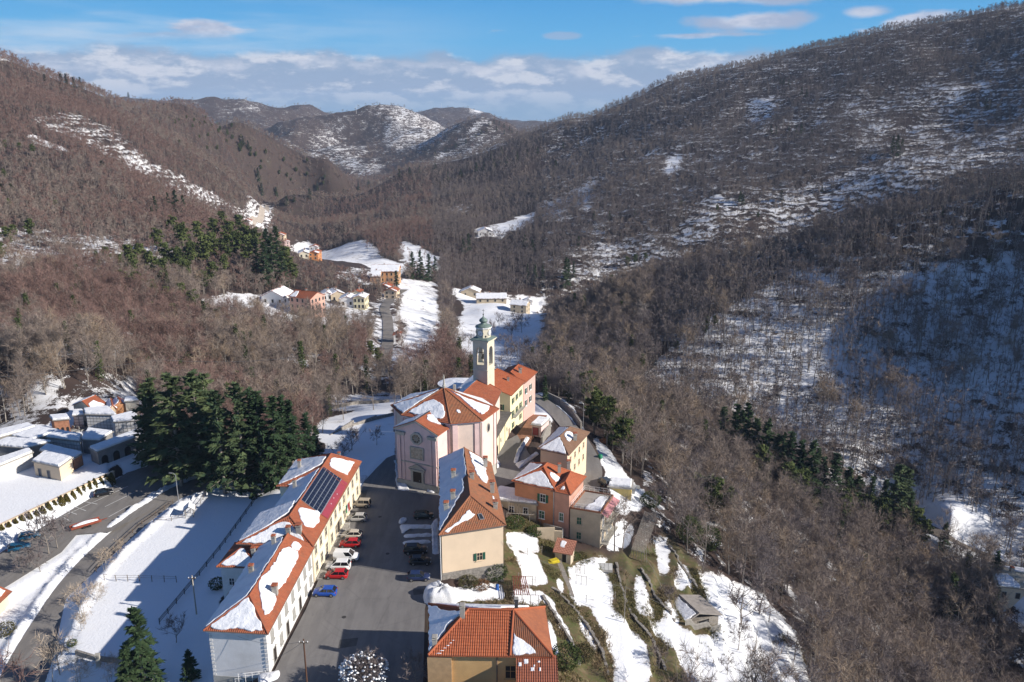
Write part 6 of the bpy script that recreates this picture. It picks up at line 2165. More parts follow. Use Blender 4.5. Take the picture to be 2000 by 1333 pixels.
# ---- ochre house at the lower edge
B = Bld('ochre_house', 'ochre house with a large new orange tile roof at the lower edge of the picture', 'house', (-3, 95, 0))
c = q4((-10.6, 90.6), (4.9, 90.3), (4.3, 100.4), (-11.6, 101.1))
B.wall(c, -6, 7.0, M_OCHRE)
r = B.roof(c, 7.0, (-6.0, 96.2, 9.8), (0.2, 96.0, 9.8), [TILEN], ov=.5)
E_ = offset_poly(c, .5); e = [B.L((p.x, p.y, 7.0)) for p in E_]
bpy.data.objects.remove(r.children[0]); 
for ch in list(r.children): bpy.data.objects.remove(ch)
bpy.data.objects.remove(r)
r0, r1 = B.L((-6.0, 96.2, 9.8)), B.L((0.2, 96.0, 9.8))
FQ = {0: [e[0], e[1], r1, r0], 1: [e[1], e[2], r1, r1], 2: [e[2], e[3], r0, r1], 3: [e[3], e[0], r0, r0]}
b = MB()
roof_courses(b, [e[0], e[0].lerp(e[1], .655), r1, r0], .46, .085)
for k in (1, 2, 3): roof_courses(b, FQ[k], .42, .05, 1 if k == 1 else 0)
for k in range(4): b.face([e[k] - Vector((0, 0, .15)), e[(k + 1) % 4] - Vector((0, 0, .15)), e[(k + 1) % 4] + Vector((0, 0, .07)), e[k] + Vector((0, 0, .07))])
b.face([p - Vector((0, 0, .15)) for p in e][::-1])
r = b.build('roof', [TILEN, tile_mat('weathered_tiles', (.42, .15, .07), (.30, .11, .06))], B.e)
# old ribbed tiles at the right end: rows running down the slope with snow between
b = MB(); q = [e[0].lerp(e[1], .655), e[1], r1, r1]; nv = (q[1] - q[0]).cross(q[2] - q[0]).normalized()
b.face([p + nv * .02 for p in q[:3]], 1)
nrib = 22
for k in range(nrib):
    t = (k + .5) / nrib
    p0 = q[0].lerp(q[1], t); up = (r1 - q[0]); p1 = p0 + up * (1 - t)
    b.tube(p0 + nv * .06, p1 + nv * .06, .09, n=5, m=0)
b.build('ribbed_tiles', [TILEO, mat('old_underlay', (.16, .12, .10), .9, .3, 1.0, dirt=(.6, .6, .62), dscale=2.2)], r)
b = MB()
for p, q_ in ((r0, r1), (e[0], r0), (e[3], r0), (e[1], r1), (e[2], r1), (e[0].lerp(e[1], .655), r1)): b.tube(p + Vector((0, 0, .1)), q_ + Vector((0, 0, .1)), .17, n=7)
b.build('ridge_tiles', [TILEN], r)
B.snow(r, FQ[3], [(.02, .02), (.98, .03), (.72, .55), (.56, .93), (.45, .93), (.2, .5)], .26)
B.snow(r, FQ[2], [(.12, .04), (.98, .04), (.85, .45), (.70, .92), (.4, .95), (.3, .9), (.35, .5)], .26)
B.snow(r, [e[0].lerp(e[1], .655), e[1], r1, r1], [(.04, .04), (.66, .05), (.60, .16), (.50, .26), (.36, .36), (.2, .42), (.1, .52), (.05, .4)], .24, .22)
for k in range(6):
    B.snow(r, FQ[0], [(.045 + k * .013, .03 + k * .055), (.10 + k * .006, .03 + k * .055), (.10 + k * .006, .055 + k * .055), (.05 + k * .013, .055 + k * .055)], .1, .03)
B.chimney(r, -6.8, 95.2, 8.9, 2.0, .65, M_STONEP, False); B.chimney(r, -10.3, 91.6, 7.0, 1.5, .6, M_STONEP, False); B.chimney(r, .6, 97.4, 9.0, 1.4, .5, mat('dark_flue', (.07, .07, .075), .6), False)
opening(B, c, 0, 10.4, 3.3, 1.3, 1.9, M_OCHRE, DARK)
b = MB(); a0, d, L, ang = B.edge(c, 0); p = a0 + d * 8.6 + Vector((d.y, -d.x)) * .1; b.tube((p.x - B.o.x, p.y - B.o.y, -3), (p.x - B.o.x, p.y - B.o.y, 6.9), .08); b.build('downpipe', MAT['gutter_metal'], B.e)
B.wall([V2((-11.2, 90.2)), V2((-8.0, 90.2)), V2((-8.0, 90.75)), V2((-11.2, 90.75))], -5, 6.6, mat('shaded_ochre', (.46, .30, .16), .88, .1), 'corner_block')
# lower wing of the ochre house with a lean-to roof
cw = q4((.9, 84.6), (5.6, 84.5), (5.6, 90.2), (.9, 90.25))
B.wall(cw, -6, 5.2, M_OCHRE, 'wing_wall')
b = MB(); E2 = offset_poly(cw, .35); e2 = [B.L((E2[0].x, E2[0].y, 5.0)), B.L((E2[1].x, E2[1].y, 5.0)), B.L((E2[2].x, 90.3, 6.85)), B.L((E2[3].x, 90.3, 6.85))]
roof_courses(b, e2, .42, .07); b.face([p - Vector((0, 0, .14)) for p in e2][::-1])
for k in range(4): b.face([e2[k] - Vector((0, 0, .14)), e2[(k + 1) % 4] - Vector((0, 0, .14)), e2[(k + 1) % 4] + Vector((0, 0, .05)), e2[k] + Vector((0, 0, .05))])
rw_ = b.build('wing_roof', [tile_mat('dull_red_tiles', (.33, .11, .06), (.23, .085, .055))], B.e)
B.snow(rw_, e2, [(.08, .05), (.80, .06), (.84, .2), (.78, .34), (.12, .34), (.05, .2)], .22)
for (a_, b_2, w_, h_) in ((.05, .72, .1, .12), (.18, .78, .14, .14), (.34, .62, .12, .1), (.42, .72, .05, .06), (.55, .62, .06, .1), (.52, .82, .08, .05)):
    B.snow(rw_, e2, [(a_, b_2), (a_ + w_, b_2), (a_ + w_, b_2 + h_), (a_, b_2 + h_)], .12, .08)
B = Bld('lower_house', 'small house with a snowy hipped roof cut off by the lower edge of the picture', 'house', (-6, 82, -1))
pts4 = q4((-9.4, 79.0), (-3.2, 78.8), (-3.3, 85.2), (-9.2, 85.4))
B.wall(pts4, -6, 3.4, M_OCHRE)
r = B.roof(pts4, 3.4, (-6.3, 81.0, 5.3), (-6.3, 83.4, 5.3), [TILEN], ov=.45)
B.snow(r, B.faces[3], [(.03, .03), (.97, .03), (.8, .9), (.2, .9)], .25)
B.snow(r, B.faces[2], [(.03, .03), (.97, .03), (.6, .9), (.4, .9)], .25)
B.chimney(r, -7.6, 83.6, 4.0, 1.7, .6, M_STONEP, False)

# ------------------------------------------------------------------ small things on the ground
def gpt(u, v, z=None, dz=0.0):
    p = hit(u, v) if z is None else at(u, v, z)
    if z is None: p.z += dz
    return p


def heap(name, poly, z, hgt, label, cat='snow', m=None, seed=0, top=.6, jit=.25, group=None, follow=False):
    """a heaped or ploughed patch of snow with an uneven outline"""
    R = random.Random(seed)
    ring = []
    n = len(poly)
    for k in range(n):
        a, b2 = Vector((poly[k][0], poly[k][1])), Vector((poly[(k + 1) % n][0], poly[(k + 1) % n][1]))
        s = max(1, int((b2 - a).length / .5))
        for i in range(s): ring.append(a.lerp(b2, i / s) + Vector((R.uniform(-jit, jit), R.uniform(-jit, jit))))
    ring = [(ring[k - 1] + ring[k] * 2 + ring[(k + 1) % len(ring)]) / 4 for k in range(len(ring))]
    c = sum(ring, Vector((0, 0))) / len(ring)
    zz = (lambda p: ground(p.x, p.y)) if follow else (lambda p: z)
    b = MB(); rows = []
    org = Vector((c.x, c.y, zz(c)))
    for ins, h in ((0, -.15), (.10, .55), (.28, .85), (.55, 1.0), (.8, 1.0)):
        rows.append([b.vert((*(p.lerp(c, ins) - c), zz(p.lerp(c, ins)) - org.z + (hgt * h * R.uniform(.72, 1.2) if h > 0 else -.15))) for p in ring])
    for ra, rb_ in zip(rows, rows[1:]):
        for k in range(len(ring)): b.f.append([ra[k], ra[(k + 1) % len(ring)], rb_[(k + 1) % len(ring)], rb_[k]]); b.m.append(0)
    b.f.append(rows[-1]); b.m.append(0)
    o = b.build(name, m or SNOWB, None, True, org)
    return tag(o, label, cat, group)


def P2(lst, z=0): return [at(u, v, z) for u, v in lst]


# ---- cars
M_TYRE = mat('tyre', (.02, .02, .02), .9, .1)
M_RIM = mat('wheel_rim', (.35, .35, .36), .4, .05, metal=.7)
M_CARGL = mat('car_glass', (.012, .014, .017), .08, 0, spec=.7)
M_LAMP = mat('lamp_lens', (.7, .7, .68), .2, 0, spec=.6)
M_TAIL = mat('tail_lamp', (.35, .02, .02), .3, 0)


def car_paint(nm, col):
    m = mat('paint_' + nm, col, .28, .02, 1.0, spec=.55)
    return m


def make_car(label, paint, kind, loc, rz, group=None, name='parked_car', snowy=False):
    """kind: hatch, suv, offroad, van. x runs forward"""
    e = empty(name, loc, label, {'van': 'van'}.get(kind, 'car'), group, rz)
    L, Wd, H, hood, belt, gc = {'hatch': (3.85, 1.68, 1.46, .88, .92, .2), 'suv': (4.25, 1.82, 1.68, 1.0, 1.04, .25), 'offroad': (3.65, 1.62, 1.72, 1.02, 1.05, .3), 'van': (4.35, 1.82, 1.84, 1.08, 1.08, .22)}[kind]
    hl = L / 2
    # body: cross-sections along the length
    prof = [(-hl, .55, belt * .88), (-hl + .08, .98, belt), (-hl * .55, 1.0, belt), (0, 1.0, belt), (hl * .42, 1.0, belt), (hl * .5, .99, belt * .985), (hl * .86, .93, hood * .9), (hl * .97, .8, hood * .72), (hl, .6, hood * .55)]
    if kind == 'van': prof[0] = (-hl, .9, belt)
    b = MB(); rings = []
    for (x, w, z) in prof:
        hw_ = Wd / 2 * w; lo = gc + .02
        rings.append([b.vert(p) for p in ((x, -hw_ * .9, lo), (x, -hw_, lo + .18), (x, -hw_, z - .16), (x, -hw_ * .92, z - .02), (x, 0, z + .02), (x, hw_ * .92, z - .02), (x, hw_, z - .16), (x, hw_, lo + .18), (x, hw_ * .9, lo))])
    for ra, rb_ in zip(rings, rings[1:]):
        for k in range(8): b.f.append([ra[k], ra[k + 1], rb_[k + 1], rb_[k]][::-1]); b.m.append(0)
    b.f.append(rings[0][::-1] if False else rings[0]); b.m.append(0)
    b.f.append(rings[-1][::-1]); b.m.append(0)
    body = b.build('body', paint, e, True)
    # cabin: dark glass all round, painted roof and pillars
    fx, rx_ = {'hatch': ((.50, .12), (-.97, -.72)), 'suv': ((.48, .16), (-.97, -.82)), 'offroad': ((.36, .22), (-.98, -.92)), 'van': ((.60, .26), (-.99, -.97))}[kind]
    hb, ht = Wd / 2 * .93, Wd / 2 * .76
    A_ = [(rx_[0] * hl, -hb, belt - .03), (fx[0] * hl, -hb, belt - .03), (fx[0] * hl, hb, belt - .03), (rx_[0] * hl, hb, belt - .03)]
    T_ = [(rx_[1] * hl, -ht, H - .07), (fx[1] * hl, -ht, H - .07), (fx[1] * hl, ht, H - .07), (rx_[1] * hl, ht, H - .07)]
    b = MB()
    for k in range(4): b.face([A_[k], A_[(k + 1) % 4], T_[(k + 1) % 4], T_[k]])
    b.build('window', M_CARGL, e)
    b = MB()
    m = [((T_[k][0] * 1.0), T_[k][1] * 1.02, H - .08) for k in range(4)]
    b.face(m)
    mid = [(p[0] * .9 + sum(q[0] for q in m) / 4 * .1, p[1] * .82, H) for p in m]
    for k in range(4): b.face([m[k], m[(k + 1) % 4], mid[(k + 1) % 4], mid[k]])
    b.face(mid)
    b.build('roof', paint, e)
    b = MB()
    for s in (0, 3):
        for (k, f_) in ((s, 0), ({0: 1, 3: 2}[s], 0)): b.tube(Vector(A_[k]), Vector(T_[k]), .055, .05, 4)
        i, j = ({0: (0, 1), 3: (3, 2)})[s]
        for t in ((.5,) if kind != 'van' else (.62,)):
            b.tube(Vector(A_[i]).lerp(Vector(A_[j]), t), Vector(T_[i]).lerp(Vector(T_[j]), t), .05, .045, 4)
        if kind == 'van':
            q = [Vector(A_[i]).lerp(Vector(A_[j]), 0), Vector(A_[i]).lerp(Vector(A_[j]), .62), Vector(T_[i]).lerp(Vector(T_[j]), .62), Vector(T_[i])]
            sh = Vector((0, -.03 if s == 0 else .03, 0)); b.face([p + sh for p in q] if s == 0 else [p + sh for p in q][::-1])
    if kind == 'van': b.face([Vector(p) - Vector((.03, 0, 0)) for p in (A_[3], A_[0], T_[0], T_[3])])
    b.build('pillars', paint, e)
    wr = .31 if kind in ('hatch', 'van') else .36
    wb = MB()
    for k in range(1): wb.tube((0, -.1, 0), (0, .1, 0), wr, n=14)
    wm = wb.mesh('wheel', M_TYRE)
    rb2 = MB(); rb2.tube((0, -.115, 0), (0, .115, 0), wr * .62, n=10); rm = rb2.mesh('rim', M_RIM)
    for x in (-.62 * hl, .64 * hl):
        for y in (-1, 1):
            w = bpy.data.objects.new('wheel', wm); COL.objects.link(w); w.parent = e; w.location = (x, y * (Wd / 2 - .08), wr)
            r_ = bpy.data.objects.new('rim', rm); COL.objects.link(r_); r_.parent = w
    for y in (-1, 1):
        b = MB(); b.box((hl - .18, y * Wd * .33, hood * .60), (.3, .34, .14)); b.build('headlight', M_LAMP, e)
        b = MB(); b.box((-hl + .04, y * Wd * .40, belt * .68), (.12, .16, .3)); b.build('tail_light', M_TAIL, e)
        b = MB(); b.box((fx[0] * hl - .12, y * (Wd / 2 + .07), belt - .02), (.14, .16, .12)); b.build('mirror', paint, e)
    if kind == 'offroad':
        b = MB(); b.tube((-hl - .12, -.1, .95), (-hl + .02, -.1, .95), .33, n=12); b.build('spare_wheel', M_TYRE, e)
    if snowy:
        b = MB(); b.face(mid); 
        for k in range(4): b.face([mid[k], mid[(k + 1) % 4], Vector(mid[(k + 1) % 4]) + Vector((0, 0, .16)), Vector(mid[k]) + Vector((0, 0, .16))])
        b.face([Vector(p) + Vector((0, 0, .16)) for p in mid]); b.build('snow_patch', SNOW, e)
    return e


PI = math.pi
PV = 'cars parked on the plaza'
for (u, v, kind, nm, col, rz, lab, z) in [
        (706, 990, 'offroad', 'beige', (.38, .32, .24), PI - .05, 'small beige off-roader parked nearest the church end of the yellow hall', 0),
        (697, 1017, 'hatch', 'silver', (.42, .41, .39), PI, 'silver hatchback parked beside the entrance steps of the yellow hall', 0),
        (687, 1050, 'hatch', 'champagne', (.52, .47, .39), PI, 'pale champagne hatchback parked between the silver car and a red car', 0),
        (684, 1067, 'hatch', 'red', (.42, .012, .015), PI, 'red hatchback parked between the pale car and the white van', 0),
        (677, 1093, 'van', 'white', (.74, .74, .74), 0.0, 'white van parked nose out towards the dark plaza', 0),
        (661, 1111, 'suv', 'white', (.74, .74, .74), PI, 'white SUV parked between the white van and a red hatchback', 0),
        (657.5, 1128, 'hatch', 'red', (.42, .012, .015), PI, 'red hatchback in the sun, last of the row before the blue car', 0),
        (635, 1162, 'hatch', 'blue', (.012, .07, .36), PI - .03, 'bright blue hatchback standing alone by the white house', 0),
        (818, 1132, 'hatch', 'navy', (.018, .03, .085), .05, 'dark blue hatchback at the corner of the cream building', 0),
        (812, 1080, 'suv', 'black', (.012, .012, .014), .05, 'black SUV in the shade between snow-edged parking bays', 0),
        (821, 1101, 'hatch', 'anthracite', (.02, .022, .025), .05, 'dark grey car in the shade next to the black SUV', 0),
        (828, 1012, 'hatch', 'dark_green', (.012, .022, .02), .05, 'dark car in the shade near the church by the cream building', 0),
        (1012, 806, 'hatch', 'light_silver', (.5, .5, .52), 1.25, 'light silver car parked on the paved lane by the pink house', -2.2),
        (1181, 946, 'suv', 'steel', (.06, .07, .08), 2.0, 'dark car parked behind the small yellow shed', None),
        (203, 967, 'hatch', 'black', (.012, .012, .014), .55, 'black car parked alone in the lot below the cemetery', -4.72),
        (58, 1052, 'hatch', 'teal', (.015, .10, .19), .5, 'teal blue car half hidden by bare trees at the left edge, farther one', -4.72),
        (38, 1074, 'hatch', 'teal', (.015, .10, .19), .5, 'teal blue car behind the bare tree at the left edge, nearer one', -4.9),
        (516, 956, 'suv', 'slate', (.03, .06, .11), 1.3, 'dark blue car with snow on its roof under the cedars behind the hall', None)]:
    p = at(u, v, z) if z is not None else gpt(u, v)
    make_car(lab, car_paint(nm, col), kind, p + Vector((0, 0, .03)), rz, PV if z == 0 else None, snowy='snow' in lab and 'roof' in lab)
# snow left between the parking bays in the shade of the cream building, and other heaps
for k, (pl, hh, lab) in enumerate([
        ([(781, 1026), (850, 1026), (850, 1033), (790, 1033), (789, 1044), (781, 1043)], .28, 'strip of snow edging the farthest parking bay'),
        ([(786, 1045), (845, 1043), (846, 1048), (788, 1051)], .25, 'strip of snow between the second and third parking bays'),
        ([(784, 1058), (842, 1055), (843, 1061), (786, 1066)], .25, 'strip of snow between the third bay and the black SUV'),
        ([(842, 1022), (855, 1010), (858, 1085), (845, 1085)], .35, 'snow along the foot of the cream building by the bays'),
        ([(780, 1016), (795, 1013), (790, 1024), (781, 1025)], .5, 'small heap of snow at the church side of the bays'),
        ([(824, 1166), (835, 1150), (856, 1146), (884, 1158), (905, 1172), (890, 1180), (840, 1184), (828, 1178)], 1.9, 'big ploughed snow heap between the cream and the ochre house'),
        ([(770, 898), (778, 900), (780, 952), (800, 957), (803, 962), (776, 958)], .6, 'snow heap against the left corner of the church'),
        ([(833, 958), (852, 958), (850, 964), (834, 962)], .4, 'small snow heap right of the church door'),
        ([(500, 1320), (548, 1310), (545, 1325), (505, 1345)], .5, 'snow heap at the corner of the white house'),
        ([(700, 930), (718, 930), (712, 942), (700, 944)], .3, 'strip of snow at the far corner of the yellow hall')]):
    heap('snow_heap', P2(pl), 0.02, hh, lab, 'snow heap', None, 60 + k, group=None)
heap('snow_heap', [at(u, v, -1.15) for u, v in [(1002, 905), (1010, 880), (1029, 852), (1035, 854), (1017, 884), (1010, 907)]], -1.15, .55, 'snow along the left rim of the triangular bed by the lane', 'snow heap', None, 80, jit=.12)
heap('snow_heap', [at(u, v, -1.15) for u, v in [(1004, 907), (1013, 917), (1053, 887), (1049, 882), (1015, 908)]], -1.15, .45, 'snow along the lower rim of the triangular bed by the lane', 'snow heap', None, 82, jit=.12)
heap('snow_heap', [at(u, v, -1.15) for u, v in [(963, 905), (972, 898), (978, 912), (966, 918)]], -1.15, .8, 'snow-covered shrub heap in the corner behind the cream building', 'snow heap', None, 81)

# ---- road markings of the lot
b = MB()
for (u0, v0, u1, v1) in [(120, 1010, 250, 950), (135, 1017, 118, 1008), (150, 1005, 128, 997), (168, 998, 146, 990), (190, 985, 165, 980), (205, 990, 262, 962), (240, 956, 222, 948), (212, 1010, 252, 988), (252, 988, 268, 990), (268, 990, 230, 1008), (210, 1028, 308, 968)]:
    a, c = at(u0, v0, -4.70), at(u1, v1, -4.70)
    d = (c - a).normalized() * .07; n_ = Vector((-d.y, d.x, 0))
    b.face([a - n_, c - n_, c + n_, a + n_])
o = b.build('road_markings', PAINT); tag(o, 'white bay lines painted on the parking lot', None, None, 'structure')

# patches, gullies and manholes of the plaza
for k, (pl, lab) in enumerate([([(806, 1152), (836, 1150), (838, 1160), (808, 1163)], 'dark square asphalt patch in front of the snow heap'), ([(700, 960), (718, 958), (712, 978), (694, 980)], 'dark asphalt patch by the far corner of the yellow hall'), ([(664, 1250), (700, 1246), (696, 1262), (660, 1268)], 'long repair patch near the lower end of the plaza')]):
    b = MB(); b.face([(p.x, p.y, .028) for p in P2(pl)][::-1]); o = b.build('asphalt_patch', mat('fresh_asphalt', (.088, .085, .083), .9, .15, 1.0, .2, 12))
    tag(o, lab, None, None, 'structure')
for (u, v, lab) in [(757, 1082, 'round iron manhole cover in the middle of the plaza'), (672, 1206, 'round iron manhole cover near the white house'), (742, 1010, 'round iron manhole cover towards the church')]:
    b = MB(); b.lathe([(.36, 0), (.36, .035), (.3, .04)], (0, 0, 0), 12); o = b.build('manhole_cover', mat('cast_iron', (.07, .065, .06), .6, .2, 4, metal=.5), None, False, at(u, v, 0)); tag(o, lab, 'manhole cover')
# ---- cemetery
M_CEM = mat('cemetery_render', (.46, .43, .37), .9, .12, .6, .2, 6, dirt=(.32, .30, .27), dscale=.4)
M_CEMW = mat('cemetery_marble', (.58, .57, .55), .8, .1, .8)
M_CEMD = mat('cemetery_grey', (.24, .235, .23), .9, .15, .6)


def tomb(label, q, zr, z0=-3.0, wall=None, roofth=.22, niches=(), name='tomb_block', cat='tomb', snowth=.42, gable=0.0, roofm=None, arches=None):
    """flat or gabled cemetery block: q = four roof corners in the photograph (near left, near right, far right, far left)"""
    pts = [at(u, v, zr) for u, v in q]
    c = sum(pts, Vector()) / 4
    B = Bld(name, label, cat, (c.x, c.y, z0))
    cc = [V2(p) for p in pts]
    B.wall(cc, z0 - 2, zr, wall or M_CEM)
    if gable:
        m01 = (cc[0] + cc[1]) / 2; m23 = (cc[2] + cc[3]) / 2
        r = B.roof(cc, zr, (m01.x, m01.y, zr + gable), (m23.x, m23.y, zr + gable), [roofm or TILE], ov=.3, gable=(True, True))
        B.wall(cc, zr - .05, zr, wall or M_CEM, 'gable', [(0, (m01.x, m01.y, zr + gable - .15))])
        B.snow(r, B.faces[3], [(.03, .04), (.97, .04), (.97, .95), (.03, .95)], .25)
        B.snow(r, B.faces[1], [(.05, .1), (.8, .08), (.6, .7), (.1, .6)], .2)
    else:
        s = B.wall(offset_poly(cc, .3), zr, zr + roofth, CONC, 'roof_slab')
        e4 = [B.L((p.x, p.y, zr + roofth)) for p in offset_poly(cc, .25)]
        B.snow(s, e4, [(.01, .03), (.5, .02), (.98, .03), (.98, .96), (.5, .97), (.02, .96)], snowth, .1)
    for k in niches:
        a0, d, L, ang = B.edge(cc, k); n_ = Vector((d.y, -d.x))
        bb = MB()
        h = zr - z0 - .4
        nx, nz = max(2, int(L / .85)), max(2, int(h / .75))
        for i in range(nx):
            for j in range(nz):
                p = a0 + d * (L * (i + .5) / nx) + n_ * .03
                bb.box((p.x - B.o.x, p.y - B.o.y, .25 + h * j / nz), (L / nx * .82, .06, h / nz * .8), ang)
        o = bb.build('niche_slabs', M_CEMW, B.e); o['kind'] = 'stuff'
    if arches is not None:
        a0, d, L, ang = B.edge(cc, arches); n_ = Vector((d.y, -d.x))
        na = max(3, int(L / 2.6))
        for i in range(na):
            bb = MB(); w_ = L / na * .55
            p = a0 + d * (L * (i + .5) / na) + n_ * .04
            P_ = [(-w_ / 2, 0), (w_ / 2, 0), (w_ / 2, 1.5)] + [(w_ / 2 * math.cos(t), 1.5 + w_ / 2 * math.sin(t)) for t in np.linspace(.3, PI - .3, 7)] + [(-w_ / 2, 1.5)]
            bb.face([(p.x - B.o.x + d.x * x, p.y - B.o.y + d.y * x, zz) for x, zz in P_])
            bb.build('arch', DARK, B.e)
    return B


def z4(x, y): return (x / 3.8075, 700 + y / 3.8075)


tomb('long grey arcade with dark arches, nearest the tall cedars in the cemetery', [z4(725, 700), z4(1062, 572), z4(1010, 545), z4(668, 672)], .6, arches=0, wall=M_CEMD)
tomb('burial wall of marble niches left of the cedars, farther back', [z4(850, 478), z4(1055, 462), z4(985, 405), z4(830, 445)], 1.6, niches=(0, 3), wall=M_CEMD)
tomb('burial block with double snow ridges in the middle of the cemetery back row', [z4(640, 420), z4(860, 425), z4(800, 365), z4(630, 385)], 1.6, niches=(0,), wall=M_CEMD)
tomb('narrow grey burial block behind the brick hut', [z4(545, 430), z4(618, 425), z4(608, 390), z4(550, 395)], .6, niches=(0,), wall=M_CEMD)
tomb('cemetery chapel with bare red roof at the back of the cemetery', [z4(545, 350), z4(690, 385), z4(800, 345), z4(640, 300)], 1.0, gable=1.8, wall=M_CREAM, name='cemetery_chapel', cat='chapel', roofm=TILE)
tomb('cream gabled chapel between the red roof and the orange chapel', [z4(815, 385), z4(862, 378), z4(850, 320), z4(800, 330)], 1.0, gable=1.2, wall=M_CREAM, name='cemetery_chapel', cat='chapel')
tomb('orange chapel with a pale pediment at the back of the cemetery', [z4(850, 362), z4(938, 352), z4(915, 315), z4(840, 325)], 1.4, gable=1.4, wall=mat('orange_plaster', (.55, .27, .13), .85), name='cemetery_chapel', cat='chapel')
tomb('tall grey chapel with flat snow roof beside the cedars', [z4(930, 325), z4(1030, 318), z4(1030, 298), z4(940, 300)], 2.6, wall=M_CEM, name='cemetery_chapel', cat='chapel')
tomb('small brick tomb hut standing alone at the wood edge', [z4(400, 465), z4(512, 455), z4(490, 425), z4(375, 435)], .8, wall=mat('tomb_brick', (.36, .17, .10), .9, .2), arches=0)
tomb('farthest long flat roof of the stepped burial rows at the left edge', [z4(-60, 610), z4(262, 515), z4(210, 492), z4(-120, 570)], .6, wall=M_CEMD)
tomb('stepped burial row behind the dark gaps, second from the back', [z4(90, 585), z4(245, 610), z4(440, 545), z4(290, 515)], .5, wall=M_CEMD)
tomb('flat burial block with marble niches beside the empty snow court', [z4(350, 590), z4(590, 620), z4(600, 575), z4(430, 545)], .9, niches=(0, 1), wall=M_CEMD)
tomb('stepped burial row in front of the dark gaps at the left', [z4(-60, 650), z4(200, 672), z4(380, 625), z4(60, 600)], .5, wall=M_CEMD)
tomb('flat tomb with a dark front left of the arcade', [z4(610, 610), z4(740, 615), z4(835, 552), z4(660, 530)], .5, wall=M_CEMD)
tomb('low wide tomb behind the little cream house', [z4(300, 690), z4(545, 752), z4(610, 715), z4(350, 650)], .1, wall=mat('tomb_brick', (.36, .17, .10), .9, .2))
tomb('white burial wall with square niches at the left edge of the cemetery', [z4(-30, 815), z4(240, 705), z4(215, 682), z4(-60, 770)], .6, niches=(0,), wall=M_CEMW)
B = tomb('little cream house with two dark doors under smooth snow in the cemetery yard', [z4(248, 770), z4(440, 812), z4(535, 745), z4(335, 703)], .7, wall=M_CREAM, name='cemetery_lodge', cat='house')
cc = [V2(at(*z4(*p), .7)) for p in ((248, 770), (440, 812), (535, 745), (335, 703))]
opening(B, cc, 0, 1.6, -2.9, .8, 2.1, CONC, mat('blue_grey_door', (.09, .10, .13), .6), None, 'door', False, False); opening(B, cc, 0, 4.4, -2.9, .8, 2.1, CONC, MAT['blue_grey_door'], None, 'door', False, False)
# graves with snow between the blocks
for (x, y) in ((560, 520), (595, 515), (630, 505), (545, 540), (580, 545), (620, 535)):
    p = at(*z4(x, y), -2.95); b = MB(); b.box((0, 0, 0), (1.1, 2.0, .35), -.4); b.box((-.4, .9, 0), (.9, .18, 1.1), -.4)
    o = b.build('gravestone', M_CEMD, None, False, p); tag(o, 'grey gravestone poking out of the snowy court between burial blocks', 'gravestone', 'gravestones in the cemetery court')
# retaining wall of the yard and its clipped trees
rw0, rw1 = at(-40, 1046, -2.5), at(222, 922, -2.5)
d_ = (rw1 - rw0); L = d_.length; d_.normalize(); n_ = Vector((d_.y, -d_.x, 0))
b = MB(); m_ = (rw0 + rw1) / 2
b.box((0, 0, -2.4), (L, .4, 2.55), math.atan2(d_.y, d_.x)); b.box((0, 0, .15), (L, .6, .14), math.atan2(d_.y, d_.x))
o = b.build('retaining_wall', M_CREAM, None, False, m_); tag(o, 'long cream retaining wall behind the row of clipped cypresses', 'wall')
M_TOP = foliage_mat('golden_cypress', (.06, .055, .014), (.14, .115, .03))


def cone_shape(R):
    t = R.random() ** .8
    z = 2.5 * t
    r = .62 * (math.sin(min(1, (1 - t) * 1.25) * PI / 2)) * R.uniform(.8, 1.03)
    a = R.uniform(0, 6.283)
    return Vector((r * math.cos(a), r * math.sin(a), z))


topm = leafy(5, 900, cone_shape, .26, 'crown', M_TOP)
stm = MB(); stm.tube((0, 0, -.3), (0, 0, 1.8), .09); stm = stm.mesh('trunk', BARK)
for (x, y) in ((25, 1295), (78, 1270), (128, 1243), (178, 1220), (228, 1198), (283, 1172), (327, 1150), (371, 1124), (415, 1098), (466, 1078), (505, 1056), (551, 1030), (591, 1008), (632, 988), (675, 965), (711, 946), (756, 926), (797, 910), (836, 898)):
    u, v = z4(x, y)
    p = at(u, v + 10, -4.7)
    e = empty('clipped_cypress', p, 'golden green clipped cypress in the row along the cream retaining wall', 'shrub', 'clipped cypresses along the cemetery wall', random.uniform(0, 6))
    s = random.uniform(.92, 1.08); e.scale = (s * 1.12, s * 1.12, s * 1.05)
    for nm, mm in (('trunk', stm), ('crown', topm)):
        o = bpy.data.objects.new(nm, mm); COL.objects.link(o); o.parent = e

# ---- trailer with a snowed load
p = at(168, 1030, -4.9)
e = empty('trailer', p, 'rusty red trailer carrying a snow-covered load beside the road', 'trailer', None, .72)
b = MB(); b.box((0, 0, .55), (5.6, 1.5, .16)); b.box((3.3, 0, .55), (1.6, .12, .12)); b.build('chassis', mat('rusty_red', (.24, .06, .035), .7, .2), e)
for sy in (-1, 1):
    b = MB(); b.box((0, sy * .78, .7), (5.6, .08, .4)); b.build('side_board', MAT['rusty_red'], e)
b = MB(); b.lathe([(.2, 0), (.75, .1), (.7, .35), (.3, .6), (.05, .68)], (0, 0, .7), 12); o = b.build('snow_patch', SNOW, e, True); o.scale = (3.4, .95, 1)
for sy in (-1, 1):
    for x in (-.4, .5):
        b = MB(); b.tube((x, sy * .8 - .1, .33), (x, sy * .8 + .1, .33), .33, n=12); b.build('wheel', M_TYRE, e)

